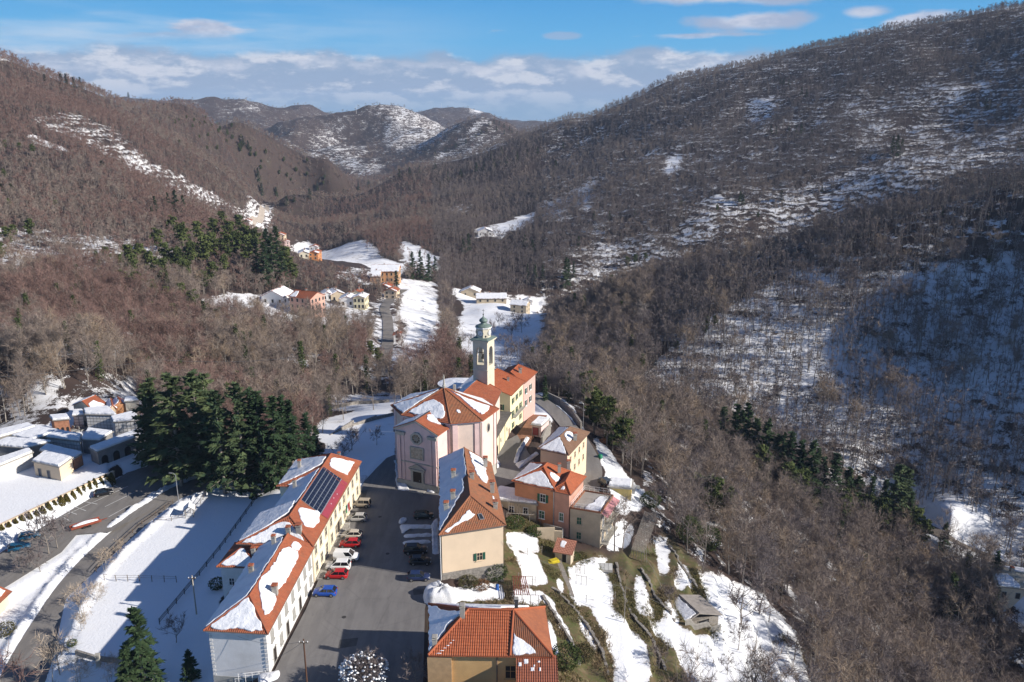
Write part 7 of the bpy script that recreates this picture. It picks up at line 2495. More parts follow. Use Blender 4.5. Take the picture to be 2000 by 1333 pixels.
# ---- poles, lamps, cables
def pole(name, label, cat, base, h, r, m, arm=None, cross=False):
    e = empty(name, base, label, cat)
    b = MB(); b.tube((0, 0, -.8), (0, 0, h), r, r * .7, 8); b.build('post', m, e)
    if arm:
        b = MB(); b.tube((0, 0, h), (arm[0] * .5, arm[1] * .5, h + .45), .05); b.tube((arm[0] * .5, arm[1] * .5, h + .45), (arm[0], arm[1], h + .4), .045); b.build('arm', m, e)
        b = MB(); b.box((arm[0] * 1.1, arm[1] * 1.1, h + .32), (.7, .28, .14), math.atan2(arm[1], arm[0])); b.build('lamp_head', METAL, e)
    if cross:
        b = MB(); b.box((0, -.1, h - .5), (1.3, .1, .1)); b.build('crossarm', WOOD, e)
        for x in (-.55, 0, .55):
            b = MB(); b.lathe([(.05, 0), (.07, .08), (.04, .2)], (x, -.1, h - .4), 6); b.build('insulator', WHITE, e)
    return e


pole('street_lamp', 'tall grey street lamp leaning over the road below the cedars', 'street lamp', at(349, 980, -4.3), 6.2, .09, METAL, (-1.0, .2))
pole('utility_pole', 'brown wooden utility pole at the lower edge of the plaza', 'utility pole', at(601, 1352, 0), 8.3, .14, mat('creosoted_wood', (.10, .05, .03), .8, .2), None, True)
pole('utility_pole', 'pale concrete utility pole in the shaded garden left of the white house', 'utility pole', gpt(384, 1200), 7.2, .14, mat('pale_pole', (.40, .36, .30), .9, .1), None, True)
pole('utility_pole', 'thin grey pole in the middle of the terraced gardens', 'utility pole', gpt(1219, 1217), 7.2, .09, WOODG)
pole('utility_pole', 'thin wooden pole below the wooden barn among the orchard trees', 'utility pole', gpt(1473, 1296), 7.0, .08, WOODG)
pole('street_lamp', 'slim pole at the bend of the narrow road behind the hip roofed house', 'street lamp', at(1139, 838, -5), 7.0, .07, METAL, (-.8, 0))


def cable(label, pts, sag=.8, r=.022):
    b = MB()
    for a, c in zip(pts, pts[1:]):
        a, c = Vector(a), Vector(c); prev = a
        for k in range(1, 13):
            t = k / 12
            q = a.lerp(c, t); q.z -= sag * 4 * t * (1 - t)
            b.tube(prev, q, r, n=3, cap=False); prev = q
    o = b.build('cable', mat('cable_black', (.16, .16, .16), .6)); return tag(o, label, 'cable')


pt_ = at(601, 1352, 0) + Vector((0, 0, 8.0))
cable('overhead cable from the brown pole to the white house gable', [pt_, Vector((-38, 95.5, 6.0))])
cable('overhead cable from the brown pole down to the white house corner', [pt_, Vector((-34.3, 95.4, 2.0))], .3)
g0 = gpt(1219, 1217) + Vector((0, 0, 7.1)); g1 = gpt(1473, 1296) + Vector((0, 0, 6.8))
cable('overhead cable across the terraced gardens from the cream building', [Vector((-1.6, 122.4, 5.5)), g0, g1], 1.2)
cable('overhead cable above the cemetery at the left edge', [Vector((-165, 200, 8)), Vector((-100, 218, 9)), Vector((-60, 214, 11))], 1.0, .05)

# ---- fences
def fence(name, label, pts, h=1.1, step=2.2, rails=(.45, .95), m=None, r=.05, follow=True, z=None, wire=False):
    m = m or WOOD
    P = [Vector(p) for p in pts]
    e = empty(name, P[0], label, 'fence')
    posts = []
    for a, c in zip(P, P[1:]):
        n = max(1, int((c - a).length / step))
        for k in range(n): posts.append(a.lerp(c, k / n))
    posts.append(P[-1])
    if follow:
        for p in posts: p.z = ground(p.x, p.y)
    b = MB(); b.tube((0, 0, -.4), (0, 0, h), r, r, 5); pm = b.mesh('post', m)
    for p in posts:
        o = bpy.data.objects.new('post', pm); COL.objects.link(o); o.parent = e; o.location = p - P[0]; o.rotation_euler = (random.uniform(-.05, .05), random.uniform(-.05, .05), 0)
    for zr in rails:
        for a, c in zip(posts, posts[1:]):
            b = MB(); b.tube(a - P[0] + Vector((0, 0, zr * h)), c - P[0] + Vector((0, 0, zr * h)), r * (.35 if wire else .7), n=4)
            b.build('wire' if wire else 'rail', m, e)
    return e


fence('rail_fence', 'dark wooden posts with wire crossing the snowy field halfway', [gpt(204, 1134), gpt(273, 1136), gpt(345, 1138)], 1.3, 2.1, (.6, .9), WOOD, .06, wire=True)
fence('rail_fence', 'rail fence beside the small wooden shelter in the field', [gpt(300, 1020), gpt(335, 1018), gpt(362, 1012), gpt(392, 985), gpt(402, 968)], 1.0, 2.0)
fence('rail_fence', 'dark rail fence along the road edge of the snowy field', [gpt(338, 984), gpt(305, 1008), gpt(278, 1026), gpt(240, 1060), gpt(205, 1095), gpt(188, 1118)], 1.0, 2.6, (.5, .95), WOOD, .07)
fence('rail_fence', 'long dark fence between the field and the back of the houses', [gpt(502, 975), gpt(470, 1020), gpt(430, 1075), gpt(390, 1125), gpt(345, 1180), gpt(312, 1220)], 1.1, 2.6, (.4, .7, .95), mat('dark_wood', (.035, .028, .022), .9, .2), .07)
fence('garden_fence', 'thin posts along the lower edge of the square garden bed', [gpt(1112, 1166), gpt(1145, 1177), gpt(1168, 1181), gpt(1192, 1182), gpt(1202, 1170)], 1.5, 2.2, (.5, .9), WOODG, .05, wire=True)
fence('garden_fence', 'thin posts round the middle garden bed under the cream building', [gpt(1012, 1132), gpt(1045, 1140), gpt(1068, 1140)], 1.4, 2.4, (.5, .9), WOODG, .05, wire=True)
fence('garden_fence', 'wire fence of the flower garden under the flat annexe', [gpt(998, 1080), gpt(1030, 1084), gpt(1058, 1080)], 1.4, 2.0, (.5, .9), WOODG, .05, wire=True)
fence('guard_rail', 'dark guard rail along the road in the right valley', [gpt(1850, 1062), gpt(1900, 1085), gpt(1950, 1102), gpt(2005, 1118)], 1.2, 3.0, (.4, .75, 1), mat('dark_rail', (.06, .055, .05), .8), .09)
fence('garden_fence', 'posts stepping down the upper terraces near the wood', [gpt(1262, 1100), gpt(1290, 1150), gpt(1315, 1190)], 1.3, 3.0, (.6,), WOODG, .05)

# ---- shelter, pergolas, trellis, sheds
p = gpt(371, 1008)
e = empty('garden_shelter', p, 'tiny open wooden shelter with a peaked roof in the snowy field', 'shelter', None, .3)
for sx in (-1, 1):
    for sy in (-1, 1): b = MB(); b.tube((sx * .8, sy * .8, -.3), (sx * .8, sy * .8, 1.7), .07); b.build('post', WOODG, e)
b = MB()
for s in (-1, 1): b.face([(s * 1.2, -1.2, 1.6), (s * 1.2, 1.2, 1.6), (0, 1.2, 2.5), (0, -1.2, 2.5)][::s])
r_ = b.build('roof', WOODG, e)
b = MB()
for s in (-1, 1): b.face([(s * 1.15, -1.15, 1.74), (s * 1.15, 1.15, 1.74), (0, 1.15, 2.64), (0, -1.15, 2.64)][::s])
b.build('snow_patch', SNOW, r_)


def pergola(name, label, q, h, nx, ny, m, cat='pergola', slat=None, slat_share=1.0, rr=.05):
    P = [Vector(p) for p in q]
    c = sum(P, Vector()) / 4
    e = empty(name, c, label, cat)
    def pos(a, b_): return P[0].lerp(P[1], a).lerp(P[3].lerp(P[2], a), b_)
    for i in range(nx + 1):
        for j in range(ny + 1):
            p = pos(i / nx, j / ny); p.z = ground(p.x, p.y)
            b = MB(); b.tube((0, 0, -.3), (0, 0, h), rr, n=5); o = b.build('post', m, e); o.location = p - c
    for j in range(ny + 1):
        b = MB()
        for i in range(nx):
            a_, c_ = pos(i / nx, j / ny), pos((i + 1) / nx, j / ny)
            a_.z = ground(a_.x, a_.y) + h; c_.z = ground(c_.x, c_.y) + h
            b.tube(a_ - c, c_ - c, rr * .9, n=4)
        b.build('beam', m, e)
    n = int(nx * 4 * slat_share)
    for k in range(n):
        t = (k + .5) / (nx * 4)
        a_, c_ = pos(t, 0), pos(t, 1)
        a_.z = ground(a_.x, a_.y) + h + .06; c_.z = ground(c_.x, c_.y) + h + .06
        b = MB(); b.tube(a_ - c, c_ - c, rr * (.8 if slat is None else 1.6), n=4); b.build('slat', slat or m, e)
    return e


pergola('garden_pergola', 'low garden pergola with dark red slats above the ochre house', [gpt(1003, 1182), gpt(1052, 1182), gpt(1040, 1145), gpt(1000, 1145)], 1.9, 3, 2, WOOD, slat=mat('dark_red_slat', (.20, .035, .03), .7, .1), slat_share=.7)
pergola('vine_trellis', 'long trellis of grey vine poles on the terrace below the pink awning house', [gpt(1232, 1090), gpt(1258, 1098), gpt(1285, 1022), gpt(1258, 1015)], 2.0, 5, 6, WOODG, 'trellis', rr=.045)
pergola('bean_frame', 'three tall bean frames standing in the square snowy bed', [gpt(1125, 1142), gpt(1145, 1144), gpt(1142, 1122), gpt(1124, 1120)], 1.9, 2, 1, WOODG, 'frame', slat_share=.3)
pergola('arbour', 'overgrown arbour with posts under the flat annexe windows', [gpt(990, 1020), gpt(1056, 1024), gpt(1056, 1002), gpt(992, 998)], 2.0, 3, 1, WOODG, 'arbour')
# little tiled shed
p0 = gpt(1100, 1092); zg = p0.z
B = Bld('garden_shed', 'little garden shed with a salmon tile roof below the terracotta house', 'shed', p0)
c = [V2(p0) + Vector(o_) for o_ in ((-1.6, -.6), (1.3, -1.6), (2.2, 1.4), (-.7, 2.4))]
B.wall(c, zg - 1.5, zg + 2.0, M_BEIGE)
E_ = offset_poly(c, .4); e4 = [B.L((E_[k].x, E_[k].y, zg + (2.05 if k in (0, 1) else 2.9))) for k in range(4)]
b = MB(); roof_courses(b, e4); b.face([q - Vector((0, 0, .12)) for q in e4][::-1])
for k in range(4): b.face([e4[k] - Vector((0, 0, .12)), e4[(k + 1) % 4] - Vector((0, 0, .12)), e4[(k + 1) % 4] + Vector((0, 0, .05)), e4[k] + Vector((0, 0, .05))])
r = b.build('roof', tile_mat('salmon_tiles', (.46, .21, .14), (.36, .16, .11)), B.e)
B.snow(r, e4, [(.25, .45), (.5, .4), (.55, .8), (.3, .85)], .12)
opening(B, c, 0, 1.8, zg, .8, 1.7, M_STONEP, DARK, None, 'door', False, False)
# wooden barn on the terraces
fl_, fr_ = gpt(1330, 1214), gpt(1402, 1222)
e0 = (fr_ - fl_); e0.z = 0; wd = e0.length; e0.normalize(); n0 = Vector((-e0.y, e0.x, 0))
zb = min(fl_.z, fr_.z)
B = Bld('wooden_barn', 'grey wooden barn with snow on the left slope of its sheet roof, on the terraces', 'barn', (fl_.x, fl_.y, zb))
c = [V2(fl_), V2(fl_ + e0 * wd), V2(fl_ + e0 * wd + n0 * 6.2), V2(fl_ + n0 * 6.2)]
B.wall(c, zb - 1.5, zb + 2.4, WOODG)
m0, m1 = V2(fl_ + e0 * wd * .45 - n0 * .3), V2(fl_ + e0 * wd * .45 + n0 * 6.4)
r = B.roof(c, zb + 2.5, (m0.x, m0.y, zb + 4.1), (m1.x, m1.y, zb + 4.1), [mat('weathered_sheet', (.30, .27, .24), .8, .15, 1.2)], ov=.5, gable=(True, True))
B.snow(r, B.faces[3], [(.03, .03), (.97, .03), (.95, .9), (.05, .92)], .18)
opening(B, c, 0, wd * .6, zb + 1.0, 2.4, 1.2, WOODG, DARK, None, 'window', False, False)
b = MB(); b.box((0, 0, 0), (.22, .05, 1.5)); bm_ = b.mesh('board', mat('pale_board', (.36, .34, .31), .9, .2))
for k in range(int(wd / .3)):
    o = bpy.data.objects.new('board', bm_); COL.objects.link(o); o.parent = B.e; q = fl_ + e0 * (.15 + k * .3) - n0 * 1.3; o.location = (q.x - fl_.x, q.y - fl_.y, ground(q.x, q.y) - zb - .2); o.rotation_euler = (0, 0, math.atan2(e0.y, e0.x))
# cold frame, barrel, planks
p = gpt(1176, 1112)
e = empty('cold_frame', p, 'low pale cold frame at the top of the square snowy bed', 'cold frame', None, -.1)
b = MB(); b.box((0, 0, -.2), (4.0, 1.5, .5)); b.build('base', mat('pale_board', (.36, .34, .31), .9, .2), e)
for k in range(5): b = MB(); b.face([(-2 + k * .8 + .03, -.75, .34), (-2 + k * .8 + .77, -.75, .34), (-2 + k * .8 + .77, .7, .95), (-2 + k * .8 + .03, .7, .95)]); b.build('pane', mat('milky_sheet', (.48, .48, .46), .4, .08), e)
b = MB(); b.face([(-2, .7, .3), (2, .7, .3), (2, .7, .95), (-2, .7, .95)][::-1]); b.face([(-2, -.75, .3), (-2, -.75, .34), (-2, .7, .95), (-2, .7, .3)]); b.face([(2, -.75, .3), (2, .7, .3), (2, .7, .95), (2, -.75, .34)]); b.build('end_board', MAT['pale_board'], e)
p = gpt(971, 1152); b = MB(); b.lathe([(.28, -.2), (.31, .2), (.31, .7), (.28, .95)], (0, 0, 0), 12); o = b.build('barrel', mat('blue_plastic', (.02, .10, .36), .5), None, True, p); tag(o, 'blue plastic barrel at the hedge corner of the cream building', 'barrel')
p = gpt(1080, 1098); b = MB(); b.box((0, 0, 0), (2.4, 1.3, .25), .3); b.box((.2, .1, .25), (1.6, .9, .2), .5); o = b.build('tarpaulin', mat('yellow_tarp', (.52, .42, .03), .6, .2), None, False, p); tag(o, 'crumpled yellow tarpaulin on the path under the garden shed', 'tarpaulin')
a_, c_ = gpt(1083, 1076), gpt(1117, 1166)
b = MB(); prev = None
for k in range(15):
    q = a_.lerp(c_, k / 14); q.z = ground(q.x, q.y) + .12
    if prev is not None:
        d = (q - prev); n_ = Vector((-d.y, d.x, 0)).normalized() * .45
        b.face([prev - n_ - a_, prev + n_ - a_, q + n_ - a_, q - n_ - a_][::-1]); b.face([prev - n_ - a_, q - n_ - a_, q - n_ - a_ - Vector((0, 0, .4)), prev - n_ - a_ - Vector((0, 0, .4))]); b.face([prev + n_ - a_, prev + n_ - a_ - Vector((0, 0, .4)), q + n_ - a_ - Vector((0, 0, .4)), q + n_ - a_])
    prev = q
o = b.build('garden_wall', WOODG, None, False, a_); tag(o, 'narrow grey garden wall running down beside the garden shed', 'wall')
# garden walls: terrace edge of the lower garden, wall by the lane
def lowwall(label, pts, h, t, m, name='stone_wall'):
    P = [Vector(p) for p in pts]; b = MB(); o0 = P[0].copy()
    for a, c in zip(P, P[1:]):
        d = c - a; mid = (a + c) / 2 - o0
        b.box((mid.x, mid.y, min(a.z, c.z) - o0.z - 1.5), (math.hypot(d.x, d.y) + t * .6, t, h + 1.5 + abs(d.z) * .5), math.atan2(d.y, d.x))
    o = b.build(name, m, None, False, o0); return tag(o, label, 'wall')


lowwall('dark stone wall along the snowy slope left of the church', [gpt(645, 850), gpt(690, 832), gpt(735, 820), gpt(768, 812)], .9, .4, STONE)
lowwall('stone wall holding the paved lane above the forecourt', [at(1058, 868, -2.2), at(1066, 850, -2.2), at(1074, 836, -2.4)], 1.9, .5, STONE)
lowwall('stone wall with snow along the outer edge of the narrow back road', [at(1062, 768, -3.6), at(1095, 785, -3.8), at(1120, 808, -4.0), at(1135, 832, -4.4)], .9, .5, STONE)
lowwall('beige retaining wall under the terracotta house wing', [gpt(1050, 1050), gpt(1082, 1058), gpt(1096, 1062)], 2.6, .4, M_BEIGE)
lowwall('grey concrete balcony wall below the terracotta house', [Vector((6.6, 147.3, -6.6)), Vector((10.2, 145.3, -6.6))], 2.0, .3, CONC)
lowwall('stone wall behind the cemetery road at the foot of the wood', [gpt(640, 800), gpt(700, 790), gpt(760, 786)], 1.0, .5, STONE)
lowwall('low mossy wall at the lower end of the snowy field', [gpt(110, 1272), gpt(150, 1278), gpt(190, 1290), gpt(240, 1296)], .7, .4, STONE)
for lab, px_ in [('dry stone edge of the long curved terrace beside the ochre house', [(1078, 1148), (1104, 1172), (1140, 1215), (1170, 1262), (1188, 1320)]),
                 ('dry stone edge between the square bed and the snowy upper strips', [(1204, 1100), (1214, 1150), (1236, 1205), (1278, 1262), (1300, 1310)]),
                 ('dry stone edge of the upper terrace above the barn', [(1252, 1112), (1272, 1150), (1300, 1190), (1318, 1215)]),
                 ('highest dry stone edge of the terraces below the wood', [(1306, 1068), (1330, 1105), (1362, 1148)]),
                 ('dry stone edge of the narrow strips right of the ochre house', [(1060, 1165), (1085, 1205), (1118, 1262), (1132, 1300)])]:
    P_ = smoothline([gpt(u, v) for u, v in px_], 1.1)
    b = MB(); R_ = random.Random(len(lab))
    for a_, c_ in zip(P_, P_[1:]):
        q = (a_ + c_) / 2; zz = ground(q.x, q.y); d = c_ - a_
        b.box((q.x - P_[0].x + R_.uniform(-.08, .08), q.y - P_[0].y + R_.uniform(-.08, .08), zz - P_[0].z - .6), (d.length * R_.uniform(.85, 1.05), R_.uniform(.3, .5), .6 + R_.uniform(.25, .6)), math.atan2(d.y, d.x) + R_.uniform(-.1, .1))
    o = b.build('terrace_wall', STONE, None, False, P_[0]); tag(o, lab, 'wall')
p = gpt(193, 1300); b = MB(); b.box((0, 0, -.5), (.55, .55, 2.3), .2); b.box((0, 0, 1.8), (.7, .7, .15), .2); o = b.build('stone_pillar', M_STONEP, None, False, p); tag(o, 'upright stone gate pillar at the lower end of the snowy field', 'pillar')
p = gpt(-8, 1195)
B = Bld('roadside_hut', 'red roofed hut cut off by the left edge beside the road', 'hut', p)
c = [V2(p) + Vector(o_) for o_ in ((-3, -1.6), (1.0, -1.6), (1.0, 2.2), (-3, 2.2))]
B.wall(c, p.z - 1.5, p.z + 2.2, M_CREAM)
r = B.roof(c, p.z + 2.2, (p.x - 1, p.y - 2, p.z + 3.5), (p.x - 1, p.y + 2.6, p.z + 3.5), [TILE], gable=(True, True))
B.snow(r, B.faces[1], [(.2, .3), (.9, .3), (.9, .95), (.2, .95)], .2)

e = empty('stair_railing', at(500, 1322, -.3), 'white stair railing at the near corner of the white house', 'railing')
for k in range(5):
    b = MB(); b.tube((-2.2 + k * .9, -.7 + k * .18, -1.6), (-2.2 + k * .9, -.7 + k * .18, 1.0), .035, n=5); b.build('post', WHITE, e)
for zz in (.95, .55):
    b = MB(); b.tube((-2.2, -.7, zz), (1.4, .02, zz), .035, n=5); b.build('rail', WHITE, e)
# ---- bushes
def ball(rx, ry, rz_, zc):
    def f(R):
        d = rvec(R); q = R.uniform(.55, 1.0) ** .5
        return Vector((d.x * rx * q, d.y * ry * q, max(-.1, zc + d.z * rz_ * q)))
    return f


SH_M = {}


def shrub(label, u, v, rx, h, m, n=500, leaf=.22, name='shrub', z=None, cat='shrub', group=None, ry=None):
    p = gpt(u, v, z)
    key = (round(rx, 1), round(h, 1), m.name, n)
    if key not in SH_M: SH_M[key] = leafy(len(SH_M) + 77, n, ball(rx, ry or rx, h * .5, h * .5), leaf, 'foliage', m)
    e = empty(name, p, label, cat, group, random.uniform(0, 6))
    o = bpy.data.objects.new('foliage', SH_M[key]); COL.objects.link(o); o.parent = e
    b = MB()
    for k in range(4): b.tube((0, 0, -.2), (random.uniform(-.4, .4) * rx, random.uniform(-.4, .4) * rx, h * .6), .05, .02, 4)
    b.build('stem', BARK, e)
    return e


shrub('dark evergreen bush growing against the cream building gable', 968, 1132, 2.2, 3.4, IVY, 1100, .25)
shrub('brown bush at the foot of the cream gable by the snow heap', 915, 1145, 1.8, 1.6, BUSH, 700, .22)
shrub('low rusty bush beside the green door of the cream building', 940, 1150, 1.6, 1.4, foliage_mat('rusty_leaves', (.13, .065, .03), (.2, .11, .05)), 600, .2)
shrub('dark green bush at the top of the flower garden', 1005, 1030, 2.2, 2.2, IVY, 800, .25)
shrub('ivy-covered bank under the terracotta house', 1045, 1045, 1.8, 1.8, IVY, 700, .25)
shrub('dark bush beside the garden shed door', 1122, 1094, 1.2, 1.6, IVY, 500, .2)
shrub('big dark evergreen shrub right of the ochre house', 1105, 1300, 2.6, 3.4, IVY, 1300, .26)
shrub('second evergreen shrub behind the ochre house', 1140, 1290, 1.8, 2.6, BUSH, 900, .24)
shrub('small round green bush at the lower end of the field', 141, 1262, .8, 1.1, IVY, 400, .16)
shrub('dark shrub at the corner of the white annex', 425, 1150, 1.5, 2.0, IVY, 700, .22)
shrub('rounded brown bush at the left edge beside the road', 10, 1240, 1.9, 2.0, BUSH, 800, .22)
shrub('ivy-grown thicket at the wood edge by the yellow shed', 1270, 990, 2.6, 3.6, IVY, 1100, .3)
shrub('tall ivy-clad thicket beside the upper terraces', 1345, 1060, 3.0, 6.5, IVY, 1600, .34)
shrub('second ivy-clad thicket where the terraces meet the wood', 1385, 1075, 2.6, 6.0, IVY, 1500, .34)
shrub('ivy-clad tree thicket above the wood edge, farther up', 1400, 1020, 2.8, 7.0, IVY, 1600, .34)
shrub('ivy thicket by the narrow road below the hip roofed house', 1195, 870, 2.4, 5.0, IVY, 1300, .32)
shrub('tall ivy-covered tree at the bend of the back road', 1165, 830, 2.6, 8.0, IVY, 1600, .34)
shrub('ivy-covered tree beside the bend, nearer the village', 1215, 850, 2.8, 9.0, IVY, 1700, .34)
# the snow-laden tree at the lower edge of the plaza
p = at(712, 1345, 0); p.z = 0
e = empty('snowy_tree', p, 'bushy bare tree loaded with clumps of snow at the lower edge of the plaza', 'tree')
t_ = bare_tree(900, 5.2, .62, 12, 6, 14, .035, 4, .16); o = bpy.data.objects.new('trunk', t_[0].mesh('snowy_trunk', BARK)); COL.objects.link(o); o.parent = e
o = bpy.data.objects.new('crown', t_[1].mesh('snowy_crown', TWIGG)); COL.objects.link(o); o.parent = e
R = random.Random(4); b = MB()
for k in range(330):
    d = rvec(R); q = R.uniform(.6, 1) ** .5
    c = Vector((d.x * 3.5 * q, d.y * 3.2 * q, 2.7 + d.z * 2.4 * q)); s = R.uniform(.10, .30)
    vs = [b.vert(c + Vector((math.cos(a) * s * R.uniform(.7, 1.3), math.sin(a) * s * R.uniform(.7, 1.3), 0))) for a in np.linspace(0, 6.283, 6)[:-1]]
    tp = b.vert(c + Vector((0, 0, s * .8))); bt = b.vert(c - Vector((0, 0, s * .4)))
    for i in range(5): b.f.append([vs[i], vs[(i + 1) % 5], tp]); b.m.append(0); b.f.append([vs[(i + 1) % 5], vs[i], bt]); b.m.append(0)
o = b.build('snow_clumps', SNOW, e, True); o['kind'] = 'stuff'

# garden and roadside bare trees, each where the photograph has it
ORCH = [bare_tree(400 + k, 5.0, .46, 8, 5, 11, .028, 1, .15) for k in range(3)]
ORM = [pair(t, 'orchard', BARK, TWIGG) for t in ORCH]
PAL = [pair(bare_tree(420 + k, 5.0, .5, 7, 4, 9, .02, 3, .18), 'pale', BARKL, foliage_mat('straw_twigs', (.36, .29, .22), (.46, .38, .30))) for k in range(2)]
def ot(label, u, v, hp, fam=None, name='bare_tree', group=None, k=None):
    g = gpt(u, v) if v < 1330 else gpt(u, 1330)
    if v >= 1330:
        g = at(u, v, g.z); g.z = ground(g.x, g.y)
    dist = (g - Vector((0, 0, CAMH))).length
    h = hp / FPX * dist / .82
    fam = fam or ORM
    k = random.randrange(len(fam)) if k is None else k
    single_tree(name, label, 'tree', group, fam[k], g.x, g.y, g.z, h / 5.0, random.uniform(0, 6.28))


for a_ in [('big pale bare tree rising right of the wooden barn', 1448, 1222, 105), ('gnarled dark orchard tree below the wooden barn', 1440, 1270, 55), ('dark orchard tree in the snow right of the thin pole', 1553, 1290, 70),
           ('small dark orchard tree at the lower end of the terraces', 1420, 1318, 40), ('small bare tree on the brown grass at the lower edge', 1288, 1305, 55), ('leaning fruit tree behind the barn roof', 1305, 1175, 40),
           ('spreading bare tree by the lot at the left', 95, 1085, 75), ('crooked bare tree beside the rusty trailer', 115, 1072, 60), ('small bare tree in the snow left of the road', 60, 1110, 35), ('bare sapling near the left road bend', 48, 1122, 40),
           ('slender sapling left of the road bend', 78, 1118, 40), ('bare tree in the shaded garden beside the white house', 345, 1255, 50), ('bare bush tree in front of the ochre house', 815, 1345, 70), ('bare tree on the snowy slope left of the church', 690, 880, 55),
           ('small bare tree on the slope behind the hall', 668, 905, 45), ('bare tree by the wall left of the church', 735, 870, 35), ('thin fruit tree on the terrace above the barn', 1370, 1130, 30), ('bare fruit tree at the edge of the upper terraces', 1500, 1215, 60), ('bare tree standing in snow below the right wood edge', 1600, 1300, 80)]:
    ot(*a_)
for a_ in [('straw pale shrub tree beside the road in the lower field', 155, 1205, 55), ('straw pale shrub at the road edge near the lower wall', 110, 1320, 70), ('pale bare bush in front of the gate pillar', 150, 1335, 45), ('pale shrub on the road bank halfway down', 205, 1115, 35),
           ('pale bush on the road bank by the rail fence', 232, 1082, 25), ('thin pale bush in the lower field', 190, 1175, 30), ('pale sapling near the gate pillar', 212, 1330, 40), ('thin sapling on the lower field edge', 162, 1232, 30)]:
    ot(a_[0], a_[1], a_[2], a_[3], PAL, 'bare_shrub' if 'shrub' in a_[0] or 'bush' in a_[0] else 'bare_tree')
for (u, v, hp, lab) in [(690, 770, 70, 'white-barked birch standing out in the wood behind the cedars'), (1255, 660, 75, 'tall pale tree standing alone on the shaded slope right of the tower'), (690, 590, 40, 'pale birch between the pink house and the hamlet')]:
    g = gpt(u, v); dist = (g - Vector((0, 0, CAMH))).length
    single_tree('birch_tree', lab, 'tree', None, NEAR_PALE, g.x, g.y, g.z, hp / FPX * dist / .95 / 12, 1.0)
for k, (u, v, hp) in enumerate([(945, 700, 45), (960, 660, 35), (985, 690, 40), (1000, 660, 40), (1010, 700, 45), (1020, 650, 40), (995, 715, 40), (1030, 690, 40), (1005, 640, 30), (975, 640, 28), (1025, 720, 45), (915, 680, 30)]):
    ot('dark bare tree in the snowy meadow right of the tower', u, v, hp, None, 'bare_tree', 'bare trees in the meadow behind the bell tower')

# ---- houses in the valley
def far_house(label, u, v, wpx, hpx, deep, ang, wall, roofm, rise=.28, snow_share=.6, name='valley_house', wins=3, axis=0, storeys=2):
    g = gpt(u, v)
    dist = (g - Vector((0, 0, CAMH))).length
    k = dist / FPX
    Wd, Hh = wpx * k, hpx * k * 1.05
    B = Bld(name, label, 'house', g)
    d = Vector((math.cos(ang), math.sin(ang))); n_ = Vector((-d.y, d.x))
    o = V2(g) - d * Wd / 2
    c = [o, o + d * Wd, o + d * Wd + n_ * deep, o + n_ * deep]
    if axis: c = c[1:] + c[:1]
    B.wall(c, g.z - 5, g.z + Hh, wall)
    m0, m1 = (c[0] + c[1]) / 2, (c[2] + c[3]) / 2
    ex = (m1 - m0).normalized() * .4
    w_ = (c[1] - c[0]).length
    r = B.roof(c, g.z + Hh, (m0.x - ex.x, m0.y - ex.y, g.z + Hh + w_ * rise), (m1.x + ex.x, m1.y + ex.y, g.z + Hh + w_ * rise), [roofm], ov=.5, gable=(True, True))
    B.wall(c, g.z + Hh - .05, g.z + Hh, wall, 'gable', [(0, (m0.x, m0.y, g.z + Hh + w_ * rise - .2)), (2, (m1.x, m1.y, g.z + Hh + w_ * rise - .2))])
    if snow_share > 0:
        s = snow_share
        for f_ in (1, 3):
            if s > .9: B.snow(r, B.faces[f_], [(.0, .02), (1, .02), (1, .97), (0, .97)], .3)
            else: B.snow(r, B.faces[f_], [(.05, .06), (.05 + s * .8, .06), (s * .8, .5), (s * .6, .85), (.08, .8)], .25)
    for kk in range(4):
        a0, dd, L, an = B.edge(c, kk)
        nw_ = wins if L > Wd * .8 else max(1, wins - 1)
        for i in range(nw_):
            for st in range(storeys): opening(B, c, kk, L * (i + .5) / nw_, g.z + Hh * (st + .28) / storeys, 1.0, min(1.6, Hh / storeys * .5), M_BASE if wall is not M_BASE else WHITE, DARK, None, 'window', False, False)
    B.chimney(r, m0.x * .4 + m1.x * .6 + .8, m0.y * .4 + m1.y * .6, g.z + Hh + w_ * rise * .6, 1.6, .8)
    return B


PK = mat('salmon_plaster', (.56, .33, .26), .85, .06)
far_house('pink three storey house with half bare red roof on the left hillside', 588, 618, 50, 34, 11, -.45, PK, TILE, .22, .35, wins=4, storeys=3, axis=1)
far_house('low white house with a wide snow roof left of the pink house', 533, 596, 44, 15, 12, -.2, WHITE, TILE, .26, 1.0, axis=0, storeys=1)
far_house('yellow house with a white roof at the hamlet edge by the valley road', 702, 605, 22, 22, 8, -.1, M_LEMON, TILE, .2, 1.0)
far_house('white hamlet house under full snow beside the yellow one', 678, 600, 28, 14, 9, .05, M_WHITE, TILE, .22, 1.0, wins=2, storeys=1)
far_house('hamlet barn with a snow roof behind the yellow house', 660, 590, 26, 14, 9, .5, M_BEIGE, TILE, .25, 1.0, wins=2, storeys=1)
far_house('tall narrow hamlet house with a bare red roof', 697, 588, 16, 16, 7, 0, M_YELLOW, TILE, .2, 0, wins=2)
far_house('small hamlet house under snow left of the barn', 640, 588, 18, 12, 8, .3, M_WHITE, TILE, .25, 1.0, wins=2, storeys=1)
far_house('red roofed cottage by the valley road junction', 762, 584, 24, 14, 8, -.15, M_CREAM, TILE, .24, .25, wins=2)
far_house('second red roofed cottage behind the valley road junction', 748, 572, 26, 10, 8, -.2, M_ROSE, TILE, .22, .4, wins=2, storeys=1)
far_house('long orange brick mill with snow roof in the valley', 752, 552, 52, 20, 14, 0.02, mat('mill_brick', (.52, .30, .16), .85, .15), TILE, .25, 1.0, wins=6, axis=1)
